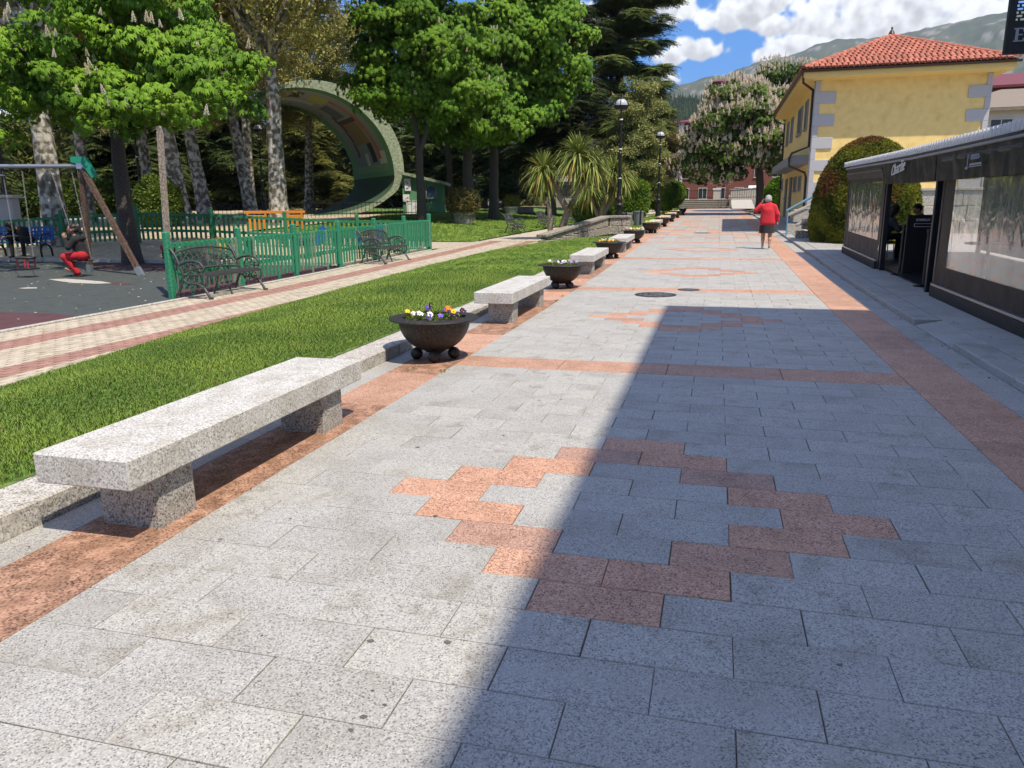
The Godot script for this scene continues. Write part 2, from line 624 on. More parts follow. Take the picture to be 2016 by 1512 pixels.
func materials() -> void:
	# speckled granites: the same kind of stone in several tones and patches
	var wear := ntex(0.012, 4, [[0.0, 0.80, 0.78, 0.74], [0.45, 0.94, 0.93, 0.92], [0.7, 1.0, 1.0, 1.0]], 21, 512)
	var spot := ntex(0.02, 5, [[0.0, 0.66, 0.63, 0.58], [0.28, 0.87, 0.85, 0.82], [0.42, 0.98, 0.975, 0.97], [1.0, 1.0, 1.0, 1.0]], 23, 512)
	var grit := ntex(0.19, 2, [], 31, 512)
	var gs := [[0.03, 0.155, 0.152, 0.147], [0.13, 0.275, 0.268, 0.252], [0.32, 0.36, 0.352, 0.33], [0.7, 0.42, 0.412, 0.385], [0.96, 0.515, 0.507, 0.48]]
	for k in 5:
		var st := []
		for s in gs: st.append([s[0], s[1] * [1.0, 0.96, 1.03, 0.98, 0.93][k], s[2] * [1.0, 0.96, 1.03, 0.985, 0.93][k], s[3] * [1.0, 0.965, 1.02, 1.0, 0.925][k]])
		tmat("granite_%d" % k, ntex(0.24 + 0.012 * k, 1, st, 40 + k, 1024, FastNoiseLite.TYPE_CELLULAR), 1.45, 0.62, grit, 0.05, wear if k % 2 else spot, 2.7 + k * 0.6, Vector3(0.13 * k, 0.37 * k, 0.71 * k))
	var ps := [[0.03, 0.16, 0.08, 0.06], [0.18, 0.37, 0.195, 0.13], [0.42, 0.50, 0.275, 0.18], [0.75, 0.57, 0.325, 0.22], [0.97, 0.64, 0.42, 0.31]]
	for k in 4:
		var st := []
		for s in ps: st.append([s[0], s[1] * [1.0, 0.9, 1.05, 0.8][k], s[2] * [1.0, 0.93, 1.08, 0.86][k], s[3] * [1.0, 0.95, 1.1, 0.95][k]])
		tmat("pink_granite_%d" % k, ntex(0.2 + 0.012 * k, 1, st, 60 + k, 1024, FastNoiseLite.TYPE_CELLULAR), 1.45, 0.62, grit, 0.05, wear if k < 3 else spot, 2.1 + k * 0.5, Vector3(0.31 * k, 0.17 * k, 0.51 * k))
	# the border slabs under the benches and bowls carry ground-in dirt
	var dirt := ntex(0.02, 5, [[0.0, 0.5, 0.47, 0.42], [0.4, 0.66, 0.63, 0.57], [0.6, 0.84, 0.81, 0.76], [0.8, 0.97, 0.95, 0.92]], 77, 512)
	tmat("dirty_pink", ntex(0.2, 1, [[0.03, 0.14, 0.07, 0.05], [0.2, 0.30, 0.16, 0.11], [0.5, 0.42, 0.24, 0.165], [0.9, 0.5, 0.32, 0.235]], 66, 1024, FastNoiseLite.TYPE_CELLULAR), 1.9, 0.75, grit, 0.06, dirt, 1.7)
	tmat("bench_granite", ntex(0.22, 1, [[0.02, 0.2, 0.2, 0.2], [0.12, 0.36, 0.35, 0.33], [0.35, 0.46, 0.45, 0.425], [0.7, 0.55, 0.54, 0.515], [0.95, 0.66, 0.65, 0.625]], 71, 1024, FastNoiseLite.TYPE_CELLULAR), 1.7, 0.7, grit, 0.09, ntex(0.02, 4, [[0.0, 0.8, 0.77, 0.72], [0.6, 1, 1, 1]], 72, 256), 1.5)
	tmat("leg_granite", ntex(0.22, 1, [[0.03, 0.08, 0.08, 0.08], [0.16, 0.21, 0.20, 0.185], [0.4, 0.32, 0.305, 0.28], [0.75, 0.40, 0.385, 0.36], [0.95, 0.5, 0.485, 0.46]], 73, 1024, FastNoiseLite.TYPE_CELLULAR), 1.7, 0.75, grit, 0.12, spot, 1.3)
	tmat("kerb_granite", ntex(0.22, 1, [[0.03, 0.14, 0.135, 0.125], [0.18, 0.30, 0.285, 0.26], [0.4, 0.43, 0.41, 0.38], [0.75, 0.52, 0.50, 0.46], [0.95, 0.60, 0.58, 0.54]], 74, 1024, FastNoiseLite.TYPE_CELLULAR), 1.8, 0.85, ntex(0.03, 5, [], 75, 512), 0.7, spot, 1.9)
	tmat("joint_mortar", ntex(0.05, 4, [[0.2, 0.11, 0.09, 0.07], [0.8, 0.22, 0.185, 0.15]], 3, 256), 0.8, 0.95)
	tmat("earth", ntex(0.02, 5, [[0.2, 0.09, 0.085, 0.04], [0.5, 0.15, 0.14, 0.07], [0.8, 0.24, 0.2, 0.12]], 4, 512), 6.0, 0.95, null, 0.0, spot, 23.0)
	tmat("sand", ntex(0.06, 5, [[0.2, 0.30, 0.24, 0.15], [0.5, 0.43, 0.36, 0.24], [0.8, 0.54, 0.46, 0.32]], 5, 512), 2.0, 0.95, grit, 0.5, spot, 5.0)
	tmat("lawn_soil", ntex(0.03, 5, [[0.15, 0.06, 0.09, 0.018], [0.45, 0.10, 0.175, 0.03], [0.75, 0.16, 0.25, 0.045]], 6, 512), 1.4, 0.95, grit, 1.2, ntex(0.015, 4, [[0.2, 0.6, 0.7, 0.5], [0.55, 1, 1, 1]], 17, 256), 6.0)
	tmat("rubber", ntex(0.3, 2, [[0.2, 0.03, 0.037, 0.037], [0.5, 0.052, 0.064, 0.064], [0.85, 0.085, 0.098, 0.095]], 8, 512), 0.9, 0.9, grit, 0.2, spot, 4.0)
	tmat("rubber_maroon", ntex(0.3, 2, [[0.2, 0.05, 0.018, 0.022], [0.5, 0.085, 0.032, 0.038], [0.85, 0.13, 0.06, 0.065]], 9, 512), 0.9, 0.9, grit, 0.2, spot, 4.0)
	for k in 3:
		var u: float = [1.0, 0.9, 1.08][k]
		tmat("cream_block_%d" % k, ntex(0.2, 3, [[0.2, 0.33 * u, 0.28 * u, 0.21 * u], [0.5, 0.47 * u, 0.41 * u, 0.315 * u], [0.85, 0.57 * u, 0.51 * u, 0.42 * u]], 10 + k, 256), 0.7, 0.9, grit, 0.15, spot, 3.0, Vector3(k * 0.4, 0, k * 0.2))
		tmat("rose_block_%d" % k, ntex(0.2, 3, [[0.2, 0.22 * u, 0.115 * u, 0.09 * u], [0.5, 0.34 * u, 0.185 * u, 0.145 * u], [0.85, 0.44 * u, 0.27 * u, 0.22 * u]], 14 + k, 256), 0.7, 0.9, grit, 0.15, spot, 3.0, Vector3(k * 0.4, 0, k * 0.2))
	tmat("iron_planter", ntex(0.03, 5, [[0.25, 0.019, 0.017, 0.015], [0.5, 0.033, 0.028, 0.024], [0.8, 0.058, 0.044, 0.034]], 18, 512), 0.7, 0.5, ntex(0.04, 4, [], 19, 256), 0.12)
	M["iron_planter"].metallic = 0.35
	mat("soil", 0.03, 0.022, 0.015, 0.95)
	mat("black_iron", 0.012, 0.012, 0.013, 0.42, 0.3)
	tmat("cast_iron", ntex(0.06, 4, [[0.25, 0.028, 0.032, 0.03], [0.55, 0.06, 0.066, 0.062], [0.8, 0.11, 0.115, 0.105]], 20, 256), 0.25, 0.5)
	M["cast_iron"].metallic = 0.25
	var chips := ntex(0.035, 5, [[0.0, 0.42, 0.40, 0.36], [0.2, 0.8, 0.85, 0.8], [0.32, 1, 1, 1], [1, 1, 1, 1]], 25, 256)
	tmat("green_fence", ntex(0.05, 4, [[0.2, 0.014, 0.155, 0.075], [0.5, 0.022, 0.21, 0.108], [0.8, 0.05, 0.27, 0.155]], 26, 256), 0.6, 0.6, null, 0, chips, 0.9)
	tmat("green_fence_worn", ntex(0.05, 5, [[0.2, 0.02, 0.16, 0.08], [0.48, 0.04, 0.22, 0.12], [0.6, 0.20, 0.25, 0.17], [0.8, 0.30, 0.27, 0.21]], 27, 256), 0.5, 0.75)
	tmat("dark_green_fence", ntex(0.05, 4, [[0.2, 0.012, 0.12, 0.045], [0.5, 0.018, 0.17, 0.07], [0.8, 0.03, 0.22, 0.10]], 28, 256), 0.6, 0.6, null, 0, chips, 1.3)
	tmat("yellow_render", ntex(0.02, 5, [[0.2, 0.82, 0.60, 0.225], [0.5, 0.86, 0.635, 0.24], [0.8, 0.89, 0.66, 0.255]], 29, 512), 4.0, 0.9, ntex(0.1, 4, [], 30, 256), 0.12, ntex(0.012, 5, [[0.0, 0.84, 0.82, 0.76], [0.22, 0.96, 0.95, 0.93], [0.35, 1, 1, 1]], 33, 512), 5.0)
	tmat("quoin_stone", ntex(0.14, 2, [[0.2, 0.30, 0.30, 0.31], [0.5, 0.46, 0.46, 0.47], [0.8, 0.58, 0.58, 0.59]], 34, 512), 1.2, 0.8)
	for k in 4:
		var u: float = [0.86, 0.75, 0.98, 0.81][k]
		tmat("roof_tile_%d" % k, ntex(0.04, 4, [[0.2, 0.30 * u, 0.085 * u, 0.05 * u], [0.5, 0.46 * u, 0.145 * u, 0.085 * u], [0.8, 0.56 * u, 0.22 * u, 0.14 * u]], 80 + k, 256), 0.9, 0.8, null, 0, null, 4, Vector3(0.3 * k, 0, 0))
	mat("brown_gutter", 0.035, 0.016, 0.012, 0.4)
	mat("soffit", 0.78, 0.58, 0.22, 0.85)
	mat("shutter_grey", 0.13, 0.135, 0.14, 0.7)
	mat("frame_white", 0.55, 0.55, 0.53, 0.6)
	mat("canopy_grey", 0.26, 0.27, 0.28, 0.7)
	mat("glass_dark", 0.03, 0.035, 0.04, 0.08)
	tmat("awning_black", ntex(0.02, 5, [[0.2, 0.008, 0.008, 0.009], [0.6, 0.013, 0.013, 0.014], [0.85, 0.03, 0.029, 0.028]], 35, 512), 1.1, 0.55)
	tmat("awning_grey", ntex(0.02, 5, [[0.2, 0.035, 0.033, 0.031], [0.8, 0.06, 0.057, 0.053]], 36, 256), 1.1, 0.6)
	tmat("white_sheet", ntex(0.03, 4, [[0.2, 0.5, 0.52, 0.54], [0.8, 0.72, 0.73, 0.75]], 37, 256), 2.0, 0.35)
	M["white_sheet"].backlight_enabled = true
	M["white_sheet"].backlight = Color(0.25, 0.25, 0.25)
	var edge := mat("sheet_edge", 0.74, 0.75, 0.77, 0.4)
	edge.backlight_enabled = true
	edge.backlight = Color(0.9, 0.9, 0.9)
	mat("frame_black", 0.008, 0.009, 0.013, 0.4)
	mat("steel", 0.55, 0.56, 0.57, 0.35, 1.0)
	mat("chain_steel", 0.30, 0.30, 0.30, 0.5, 0.8)
	mat("lettering", 0.62, 0.62, 0.6, 0.7)
	mat("lettering_dim", 0.30, 0.32, 0.35, 0.6)
	var vin := mat("vinyl", 0.95, 0.96, 0.96, 0.02)
	vin.transparency = BaseMaterial3D.TRANSPARENCY_ALPHA
	vin.albedo_color.a = 0.06
	vin.metallic_specular = 0.5
	var pane := mat("pane", 0.95, 0.96, 0.96, 0.03)
	pane.transparency = BaseMaterial3D.TRANSPARENCY_ALPHA
	pane.albedo_color.a = 0.1
	tmat("stone_wall", ntex(0.03, 5, [[0.2, 0.14, 0.125, 0.10], [0.5, 0.27, 0.245, 0.205], [0.8, 0.42, 0.39, 0.33]], 38, 512), 1.4, 0.9, ntex(0.05, 5, [], 39, 512), 1.2, spot, 2.3)
	tmat("stone_pale", ntex(0.05, 5, [[0.2, 0.30, 0.285, 0.25], [0.5, 0.42, 0.40, 0.36], [0.8, 0.54, 0.52, 0.47]], 47, 512), 1.4, 0.9, ntex(0.05, 5, [], 48, 256), 0.5, spot, 2.0)
	tmat("chestnut_bark", ntex(0.05, 5, [[0.25, 0.030, 0.025, 0.021], [0.5, 0.075, 0.062, 0.052], [0.8, 0.15, 0.125, 0.105]], 49, 512, FastNoiseLite.TYPE_SIMPLEX_SMOOTH, 12.0), 0.9, 0.95, ntex(0.06, 5, [], 50, 512), 1.6)
	tmat("plane_bark", ntex(0.022, 3, [[0.3, 0.11, 0.10, 0.07], [0.44, 0.19, 0.165, 0.125], [0.47, 0.27, 0.245, 0.20], [0.56, 0.33, 0.31, 0.265], [0.6, 0.50, 0.48, 0.42], [0.7, 0.56, 0.54, 0.48]], 51, 512, FastNoiseLite.TYPE_SIMPLEX_SMOOTH, 25.0), 4.2, 0.85, null, 0, ntex(0.03, 5, [[0.1, 0.6, 0.58, 0.55], [0.5, 1, 1, 1]], 52, 256), 1.9)
	tmat("palm_bark", ntex(0.06, 5, [[0.2, 0.14, 0.105, 0.075], [0.5, 0.26, 0.21, 0.155], [0.8, 0.40, 0.33, 0.26]], 53, 256), 0.7, 0.95, ntex(0.06, 5, [], 54, 256), 1.2)
	tmat("wood_brown", ntex(0.03, 5, [[0.2, 0.045, 0.025, 0.016], [0.5, 0.085, 0.050, 0.033], [0.8, 0.14, 0.09, 0.062]], 55, 256), 0.6, 0.7)
	tmat("wood_grey", ntex(0.03, 5, [[0.2, 0.11, 0.09, 0.07], [0.5, 0.20, 0.165, 0.13], [0.8, 0.30, 0.255, 0.205]], 56, 256), 0.5, 0.85)
	tmat("shell_green", ntex(0.02, 5, [[0.2, 0.030, 0.09, 0.038], [0.5, 0.048, 0.135, 0.058], [0.8, 0.075, 0.185, 0.085]], 57, 256), 2.5, 0.85, null, 0, spot, 3.0)
	tmat("shell_rim", ntex(0.03, 5, [[0.2, 0.15, 0.19, 0.125], [0.5, 0.27, 0.32, 0.22], [0.8, 0.36, 0.41, 0.30]], 58, 256), 1.6, 0.9, null, 0, spot, 2.0)
	tmat("hut_green", ntex(0.1, 4, [[0.2, 0.07, 0.19, 0.09], [0.5, 0.10, 0.25, 0.125], [0.8, 0.13, 0.30, 0.155]], 59, 256), 0.8, 0.9)
	tmat("brick_red", ntex(0.2, 3, [[0.2, 0.13, 0.042, 0.034], [0.5, 0.185, 0.062, 0.048], [0.8, 0.24, 0.085, 0.066]], 67, 256), 1.6, 0.9)
	mat("roof_maroon", 0.155, 0.028, 0.034, 0.5)
	mat("house_white", 0.62, 0.61, 0.58, 0.9)
	mat("house_grey", 0.33, 0.33, 0.32, 0.9)
	mat("orange_paint", 0.62, 0.22, 0.02, 0.5)
	mat("yellow_paint", 0.70, 0.47, 0.05, 0.5)
	mat("blue_paint", 0.012, 0.09, 0.34, 0.45)
	mat("red_paint", 0.5, 0.03, 0.03, 0.5)
	mat("teal_cap", 0.01, 0.24, 0.15, 0.4)
	mat("tan_wood", 0.42, 0.27, 0.12, 0.7)
	mat("grey_bin", 0.17, 0.19, 0.205, 0.5, 0.2)
	mat("dark_plastic", 0.012, 0.012, 0.013, 0.5)
	mat("poster", 0.72, 0.71, 0.68, 0.6)
	mat("light_blue_rail", 0.13, 0.30, 0.42, 0.45)
	mat("car_blue", 0.03, 0.08, 0.22, 0.25)
	mat("car_white", 0.7, 0.7, 0.7, 0.25)
	leafmat("leaf", 1, 1, 1, 0.6, 0.6)
	M["leaf"].metallic_specular = 0.3
	leafmat("needle", 1, 1, 1, 0.25, 0.7)
	M["needle"].metallic_specular = 0.3
	leafmat("grass_blade", 1, 1, 1, 0.5, 0.55)
	leafmat("petal", 1, 1, 1, 0.2, 0.7)
	var cm := mat("coloured", 1, 1, 1, 0.7)
	cm.vertex_color_use_as_albedo = true
	var cr := mat("coloured_matt", 1, 1, 1, 0.92)
	cr.vertex_color_use_as_albedo = true

# ---------------------------------------------------------------- ground, paving, lawns
func strip(zs: PackedFloat32Array, xl: Callable, xr: Callable, nx: int, up: Callable) -> ArrayMesh:
	# a sheet between two edges, draped over the terrain; up(x, z, share across) is its height above it
	var mb := MB.new()
	var grid := []
	for z in zs:
		var row := []
		for i in nx + 1:
			var s := float(i) / nx
			var x := lerpf(xl.call(z), xr.call(z), s)
			row.append(Vector3(x, T(x, z) + up.call(x, z, s), z))
		grid.append(row)
	var ids := []
	for j in zs.size():
		var r := []
		for i in nx + 1:
			var du: Vector3 = grid[j][mini(i + 1, nx)] - grid[j][maxi(i - 1, 0)]
			var dv: Vector3 = grid[mini(j + 1, zs.size() - 1)][i] - grid[maxi(j - 1, 0)][i]
			var nn := du.cross(dv).normalized()
			if nn.y < 0: nn = -nn
			r.append(mb.vert(grid[j][i], nn))
		ids.append(r)
	for j in zs.size() - 1:
		for i in nx:
			# z decreases with j
			mb.face(ids[j][i], ids[j][i + 1], ids[j + 1][i + 1])
			mb.face(ids[j][i], ids[j + 1][i + 1], ids[j + 1][i])
	return mb.done()

func steps_z(a: float, b: float, n: int) -> PackedFloat32Array:
	var r := PackedFloat32Array()
	for i in n + 1: r.push_back(lerpf(a, b, float(i) / n))
	return r

func flat(h: float) -> Callable:
	return func(_x: float, _z: float, _s: float) -> float: return h

func kx(v: float) -> Callable:
	return func(_z: float) -> float: return v

func pl(pts: Array) -> Callable:
	# piecewise linear x(z); pts are [z, x] with z falling
	return func(z: float) -> float:
		if z >= pts[0][0]: return pts[0][1]
		for i in pts.size() - 1:
			if z >= pts[i + 1][0]:
				return lerpf(pts[i][1], pts[i + 1][1], (pts[i][0] - z) / (pts[i][0] - pts[i + 1][0]))
		return pts[-1][1]

func ground() -> void:
	var zs := PackedFloat32Array([60, 30, 10, 2])
	zs.append_array(steps_z(-2, -40, 38))
	zs.append_array(PackedFloat32Array([-45, -50, -55, -60, -70, -80, -90, -100, -112, -125, -150, -200, -300, -500, -900, -1500, -3000, -6000]))
	var xs := PackedFloat32Array([-4000, -1500, -600, -300, -150, -90, -60, -45, -38, -32, -28, -25, -22, -19, -17, -15, -13, -11, -9.4, -8, -6.4, -3.6, 2.6, 5, 10, 20, 40, 80, 200, 600, 1500, 4000])
	var mb := MB.new()
	for z in zs:
		for x in xs: mb.vert(Vector3(x, T(x, z) - 0.1 - (0.25 if z > -30 else 0.0), z), Vector3.UP)
	for j in zs.size() - 1:
		for i in xs.size() - 1:
			var a := j * xs.size() + i
			var b := a + xs.size()
			mb.face(a, a + 1, b + 1); mb.face(a, b + 1, b)
	struct_("ground", mb.done(), M["earth"])

const PX := 0.54     # paver length across the promenade
const XC := -0.404   # its middle line

func pavement() -> void:
	var root := struct_root("pavement")
	part(root, "mortar_bed", strip(PackedFloat32Array([3, -8, -10, -12, -14, -16, -18, -20, -25, -40, -60, -88]), kx(-3.35), kx(2.62), 1, flat(-0.011)), M["joint_mortar"])
	var meshes := {}
	for key in ["full_a", "half_a", "full_b", "half_b"]:
		var rw := 0.269 if key.ends_with("a") else 0.263
		var w := PX if key.begins_with("full") else PX * 0.5
		var mb := MB.new()
		mb.slab(Vector3.ZERO, Vector3(w - 0.004, 0.05, rw - 0.004), 0.0025)
		meshes[key] = mb.done()
	var far := {}
	var pieces := 0
	var reds := 0
	var put := func(x: float, z: float, key: String, pink: bool) -> void:
		var mk: String = ("pink_granite_%d" % [0, 1, 2, 0, 3][rng.randi() % 5]) if pink else ("granite_%d" % [0, 1, 2, 3, 0, 4, 3][rng.randi() % 7])
		var b := slope(z) * Basis.from_euler(Vector3(rng.randf_range(-0.0025, 0.0025), 0.0, rng.randf_range(-0.002, 0.002)))
		var at := Vector3(x + rng.randf_range(-0.0015, 0.0015), G(z) + rng.randf_range(-0.0012, 0.0012), z)
		if z > -9.0:
			part(root, "pink_paver" if pink else "grey_paver", meshes[key], M[mk], at, b)
		else:
			if not far.has(mk): far[mk] = MB.new()
			var rw := 0.269 if key.ends_with("a") else 0.263
			far[mk].slab(at, Vector3((PX if key.begins_with("full") else PX * 0.5) - 0.004, 0.03, rw - 0.004), 0.002, b)
	# rows run away from the viewer; every 25 rows a pink band crosses, with a pink lozenge midway
	var z0 := -2.70
	var rows := []    # [z centre, parity, lozenge row or -1, suffix]
	for j in range(-13, 17):
		rows.append([z0 - (j + 0.5) * 0.269, posmod(j, 2), j if j >= 0 and j < 9 else -1, "a"])
	var zz := z0 - 17 * 0.269
	var bands := [[zz, zz - 0.53]]
	zz -= 0.53
	for m in 3:
		for r in 25:
			var j := r - 8
			rows.append([zz - (r + 0.5) * 0.263, posmod(j, 2), j if j >= 0 and j < 9 else -1, "b"])
		zz -= 25 * 0.263
		bands.append([zz, zz - 0.53])
		zz -= 0.53
	for row in rows:
		var z: float = row[0]
		var xs := []
		if row[1] == 0:
			xs.append([-2.025, true])
			for i in 7: xs.append([-1.62 + i * PX, false])
			xs.append([2.025, true])
		else:
			for i in 8: xs.append([-1.89 + i * PX, false])
		for e in xs:
			var pink := false
			if row[2] >= 0:
				var k: int = row[2] if row[2] <= 4 else 8 - row[2]
				var idx: float = e[0] / PX + k * 0.5
				pink = not e[1] and (absf(idx) < 0.1 or absf(idx - k) < 0.1)
			put.call(XC + e[0], z, ("half_" if e[1] else "full_") + row[3], pink)
	# beyond the last band the stones are laid in squares, pink and grey mixed
	var zc := zz
	var sq := {}
	while zc > -87.0:
		var b := slope(zc)
		for i in 8:
			var x := XC + (-3.5 + i) * PX
			var r := int(round((zz - zc) / 0.54))
			var pink := (r == 4 or r == 5) and i % 2 == 0 or (r > 6 and rng.randf() < 0.38 + 0.2 * sin(r * 0.9))
			var mk: String = ("pink_granite_%d" % [0, 2, 1][rng.randi() % 3]) if pink else ("granite_%d" % [0, 1, 2, 3][rng.randi() % 4])
			if not far.has(mk): far[mk] = MB.new()
			far[mk].slab(Vector3(x, G(zc - 0.27), zc - 0.27), Vector3(0.534, 0.03, 0.534), 0.003, b)
		zc -= 0.54
	for mk in far:
		stuff(part(root, "pink_paver" if mk.begins_with("pink") else "grey_paver", far[mk].done(), M[mk]))
	var mb4 := MB.new()
	mb4.slab(Vector3.ZERO, Vector3(1.074, 0.05, 0.524), 0.0035)
	var band_mesh := mb4.done()
	for bd in bands:
		for i in 4:
			var z: float = (bd[0] + bd[1]) * 0.5
			part(root, "band_slab", band_mesh, M["pink_granite_%d" % (rng.randi() % 3)], Vector3(XC + (-1.5 + i) * 1.08, G(z), z), slope(z))
	# border slabs and gutters on both sides
	var border := {}
	for side in [[-2.837, 0.546], [2.038, 0.564]]:
		var mbs := MB.new()
		mbs.slab(Vector3.ZERO, Vector3(side[1] - 0.006, 0.05, 1.194), 0.0035)
		border[side[0]] = mbs.done()
		var z := 1.6
		while z > -86.0:
			var zm := z - 0.6
			var key := "pink_granite_%d" % (rng.randi() % 3)
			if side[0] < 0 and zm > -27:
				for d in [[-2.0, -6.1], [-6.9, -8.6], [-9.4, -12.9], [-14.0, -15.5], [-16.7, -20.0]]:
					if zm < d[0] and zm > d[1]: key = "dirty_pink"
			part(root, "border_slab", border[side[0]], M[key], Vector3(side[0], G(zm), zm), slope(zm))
			z -= 1.2
	for side in [[-3.23, 0.24, 1.0], [2.47, 0.30, 0.62]]:
		var mbs := MB.new()
		mbs.slab(Vector3.ZERO, Vector3(side[1] - 0.008, 0.05, side[2] - 0.008), 0.004)
		var gm := mbs.done()
		var z := 1.5
		while z > -60.0:
			var zm: float = z - side[2] * 0.5
			part(root, "gutter_slab", gm, M["granite_%d" % [1, 3, 4][rng.randi() % 3]], Vector3(side[0], G(zm) - 0.002, zm), slope(zm))
			z -= side[2]

func kerbs() -> void:
	var left := struct_root("kerb")
	var mb := MB.new()
	mb.bev(Vector3(0, -0.1, 0), Vector3(0.345, 0.46, 0.992), 0.012)
	var km := mb.done()
	var z := 1.3
	while z > -31.0:
		var zm := z - 0.5
		part(left, "kerb_stone", km, M["kerb_granite"], Vector3(-3.525 + rng.randf_range(-0.004, 0.004), G(zm) + rng.randf_range(-0.004, 0.004), zm), slope(zm) * Basis(Vector3.UP, rng.randf_range(-0.004, 0.004)))
		z -= 1.0
	while z > -86.0:
		var zm := z - 0.5
		part(left, "kerb_stone", km, M["kerb_granite"], Vector3(-3.525, G(zm) - 0.05, zm), slope(zm))
		z -= 1.0
	# raised pavement on the other side, with a dropped kerb
	var right := struct_root("sidewalk")
	var mk := MB.new()
	mk.bev(Vector3(0, -0.1, 0), Vector3(0.325, 0.35, 0.892), 0.01)
	var rm := mk.done()
	var ms := MB.new()
	ms.slab(Vector3.ZERO, Vector3(0.75, 0.06, 0.592), 0.004)
	var sm := ms.done()
	part(right, "mortar_bed", strip(PackedFloat32Array([3, -8, -12, -16, -20, -28, -40, -64]), kx(2.9), kx(3.75), 1, flat(0.062)), M["joint_mortar"])
	z = 1.5
	while z > -60.0:
		var zm := z - 0.45
		if not (zm < -9.35 and zm > -10.75):
			part(right, "kerb_stone", rm, M["granite_%d" % [1, 4, 3][rng.randi() % 3]], Vector3(2.785, G(zm), zm), slope(zm))
		z -= 0.9
	var ramp := MB.new()
	ramp.q(Vector3(2.62, 0.012, -9.2), Vector3(2.95, 0.076, -9.2), Vector3(2.95, 0.082, -11.0), Vector3(2.62, 0.016, -11.0))
	ramp.q(Vector3(2.62, -0.1, -9.2), Vector3(2.62, 0.012, -9.2), Vector3(2.62, 0.016, -11.0), Vector3(2.62, -0.1, -11.0))
	part(right, "dropped_kerb", ramp.done(), M["granite_1"])
	z = 1.2
	while z > -60.0:
		var zm := z - 0.3
		part(right, "sidewalk_slab", sm, M["granite_%d" % [1, 3, 4, 0][rng.randi() % 4]], Vector3(3.335, G(zm) + 0.075 + rng.randf_range(-0.002, 0.002), zm), slope(zm))
		z -= 0.6
	# paved yard under the terrace and behind it
	struct_("yard", strip(PackedFloat32Array([3, -8, -14, -20, -28, -36]), kx(3.72), kx(16.0), 1, flat(0.07)), M["granite_1"])

func lawn_edge() -> Callable:
	return pl([[4.0, -5.6], [-5.36, -6.34], [-6.65, -6.53], [-8.39, -6.79], [-10.36, -6.94], [-14.4, -7.19], [-19.43, -7.26], [-23.98, -7.05], [-26.0, -6.75], [-28.3, -6.1], [-30.0, -5.0], [-31.0, -3.75]])

func path_left() -> Callable:
	return pl([[4.0, -9.35], [-25.0, -9.3], [-34.0, -8.9], [-44.0, -8.2], [-80.0, -6.6], [-120.0, -6.2]])

func path_right() -> Callable:
	return pl([[4.0, -5.5], [-5.36, -6.2], [-10.36, -6.8], [-24.0, -6.9], [-28.0, -6.4], [-36.0, -5.4], [-60.0, -4.7], [-80.0, -4.4], [-120.0, -4.2]])

func block_path() -> void:
	var root := struct_root("path")
	part(root, "sand_bed", strip(steps_z(4, -30, 34), path_left(), path_right(), 2, flat(-0.014)), M["joint_mortar"])
	# interlocking wavy blocks
	var L := 0.21
	var w := 0.105
	var a := 0.022
	var g := 0.0035
	var poly := PackedVector2Array([Vector2(-w / 2 + g, -L / 2 + g), Vector2(w / 2 - g, -L / 2 + g), Vector2(w / 2 - g + a, -L * 0.16), Vector2(w / 2 - g + a, L * 0.16), Vector2(w / 2 - g, L / 2 - g), Vector2(-w / 2 + g, L / 2 - g), Vector2(-w / 2 + g + a, L * 0.16), Vector2(-w / 2 + g + a, -L * 0.16)])
	var mb := MB.new()
	var lay := Transform3D(Basis(Vector3.RIGHT, -PI / 2), Vector3(0, -0.012, 0))
	mb.prism(poly, 0.024, lay)
	var bm := mb.done()
	var el := path_left()
	var er := path_right()
	var many := {}
	var count := 0
	var z := -4.3
	while z > -29.5:
		var x0: float = el.call(z) + 0.12
		var x1: float = er.call(z) - 0.02
		var x := -9.35 + 0.12
		var col := 0
		while x < x1:
			var band := (x > -8.62 and x < -8.12) or (x > -7.2 and x < -6.75)
			var zj := z + (L * 0.5 if col % 2 else 0.0)
			var key := ("rose_block_%d" if band else "cream_block_%d") % (rng.randi() % 3)
			var at := Vector3(x, G(zj) + rng.randf_range(-0.0015, 0.0015), zj)
			# the blocks in view nearest the camera
			var seen := -x < 0.258 * 0 + 1.14 * -zj + 0.25
			if seen and count < 300 and zj < -5.0:
				part(root, "rose_block" if band else "cream_block", bm, M[key], at, slope(zj))
				count += 1
			else:
				if not many.has(key): many[key] = MB.new()
				many[key].prism(poly, 0.024, Transform3D(slope(zj), at) * lay)
			x += w
			col += 1
		z -= L
	for key in many:
		stuff(part(root, "rose_block" if key.begins_with("rose") else "cream_block", many[key].done(), M[key]))
	# concrete edging along the playground
	var me := MB.new()
	me.bev(Vector3(0, -0.1, 0), Vector3(0.1, 0.24, 0.99), 0.008)
	var em := me.done()
	z = 1.0
	while z > -25.0:
		part(root, "edging_stone", em, M["stone_pale"], Vector3(-9.36, G(z), z), slope(z))
		z -= 1.0
	# farther on only the tone of the blocks can be told
	part(root, "paving", strip(steps_z(-29.45, -120, 30), path_left(), path_right(), 2, flat(0.0)), M["cream_block_0"])
	var branch := struct_root("path")
	part(branch, "paving", strip(steps_z(-25.1, -28.6, 6), pl([[-25.1, -60.0], [-28.6, -60.0]]), pl([[-25.1, -9.2], [-28.6, -9.0]]), 30, flat(0.004)), M["cream_block_1"])

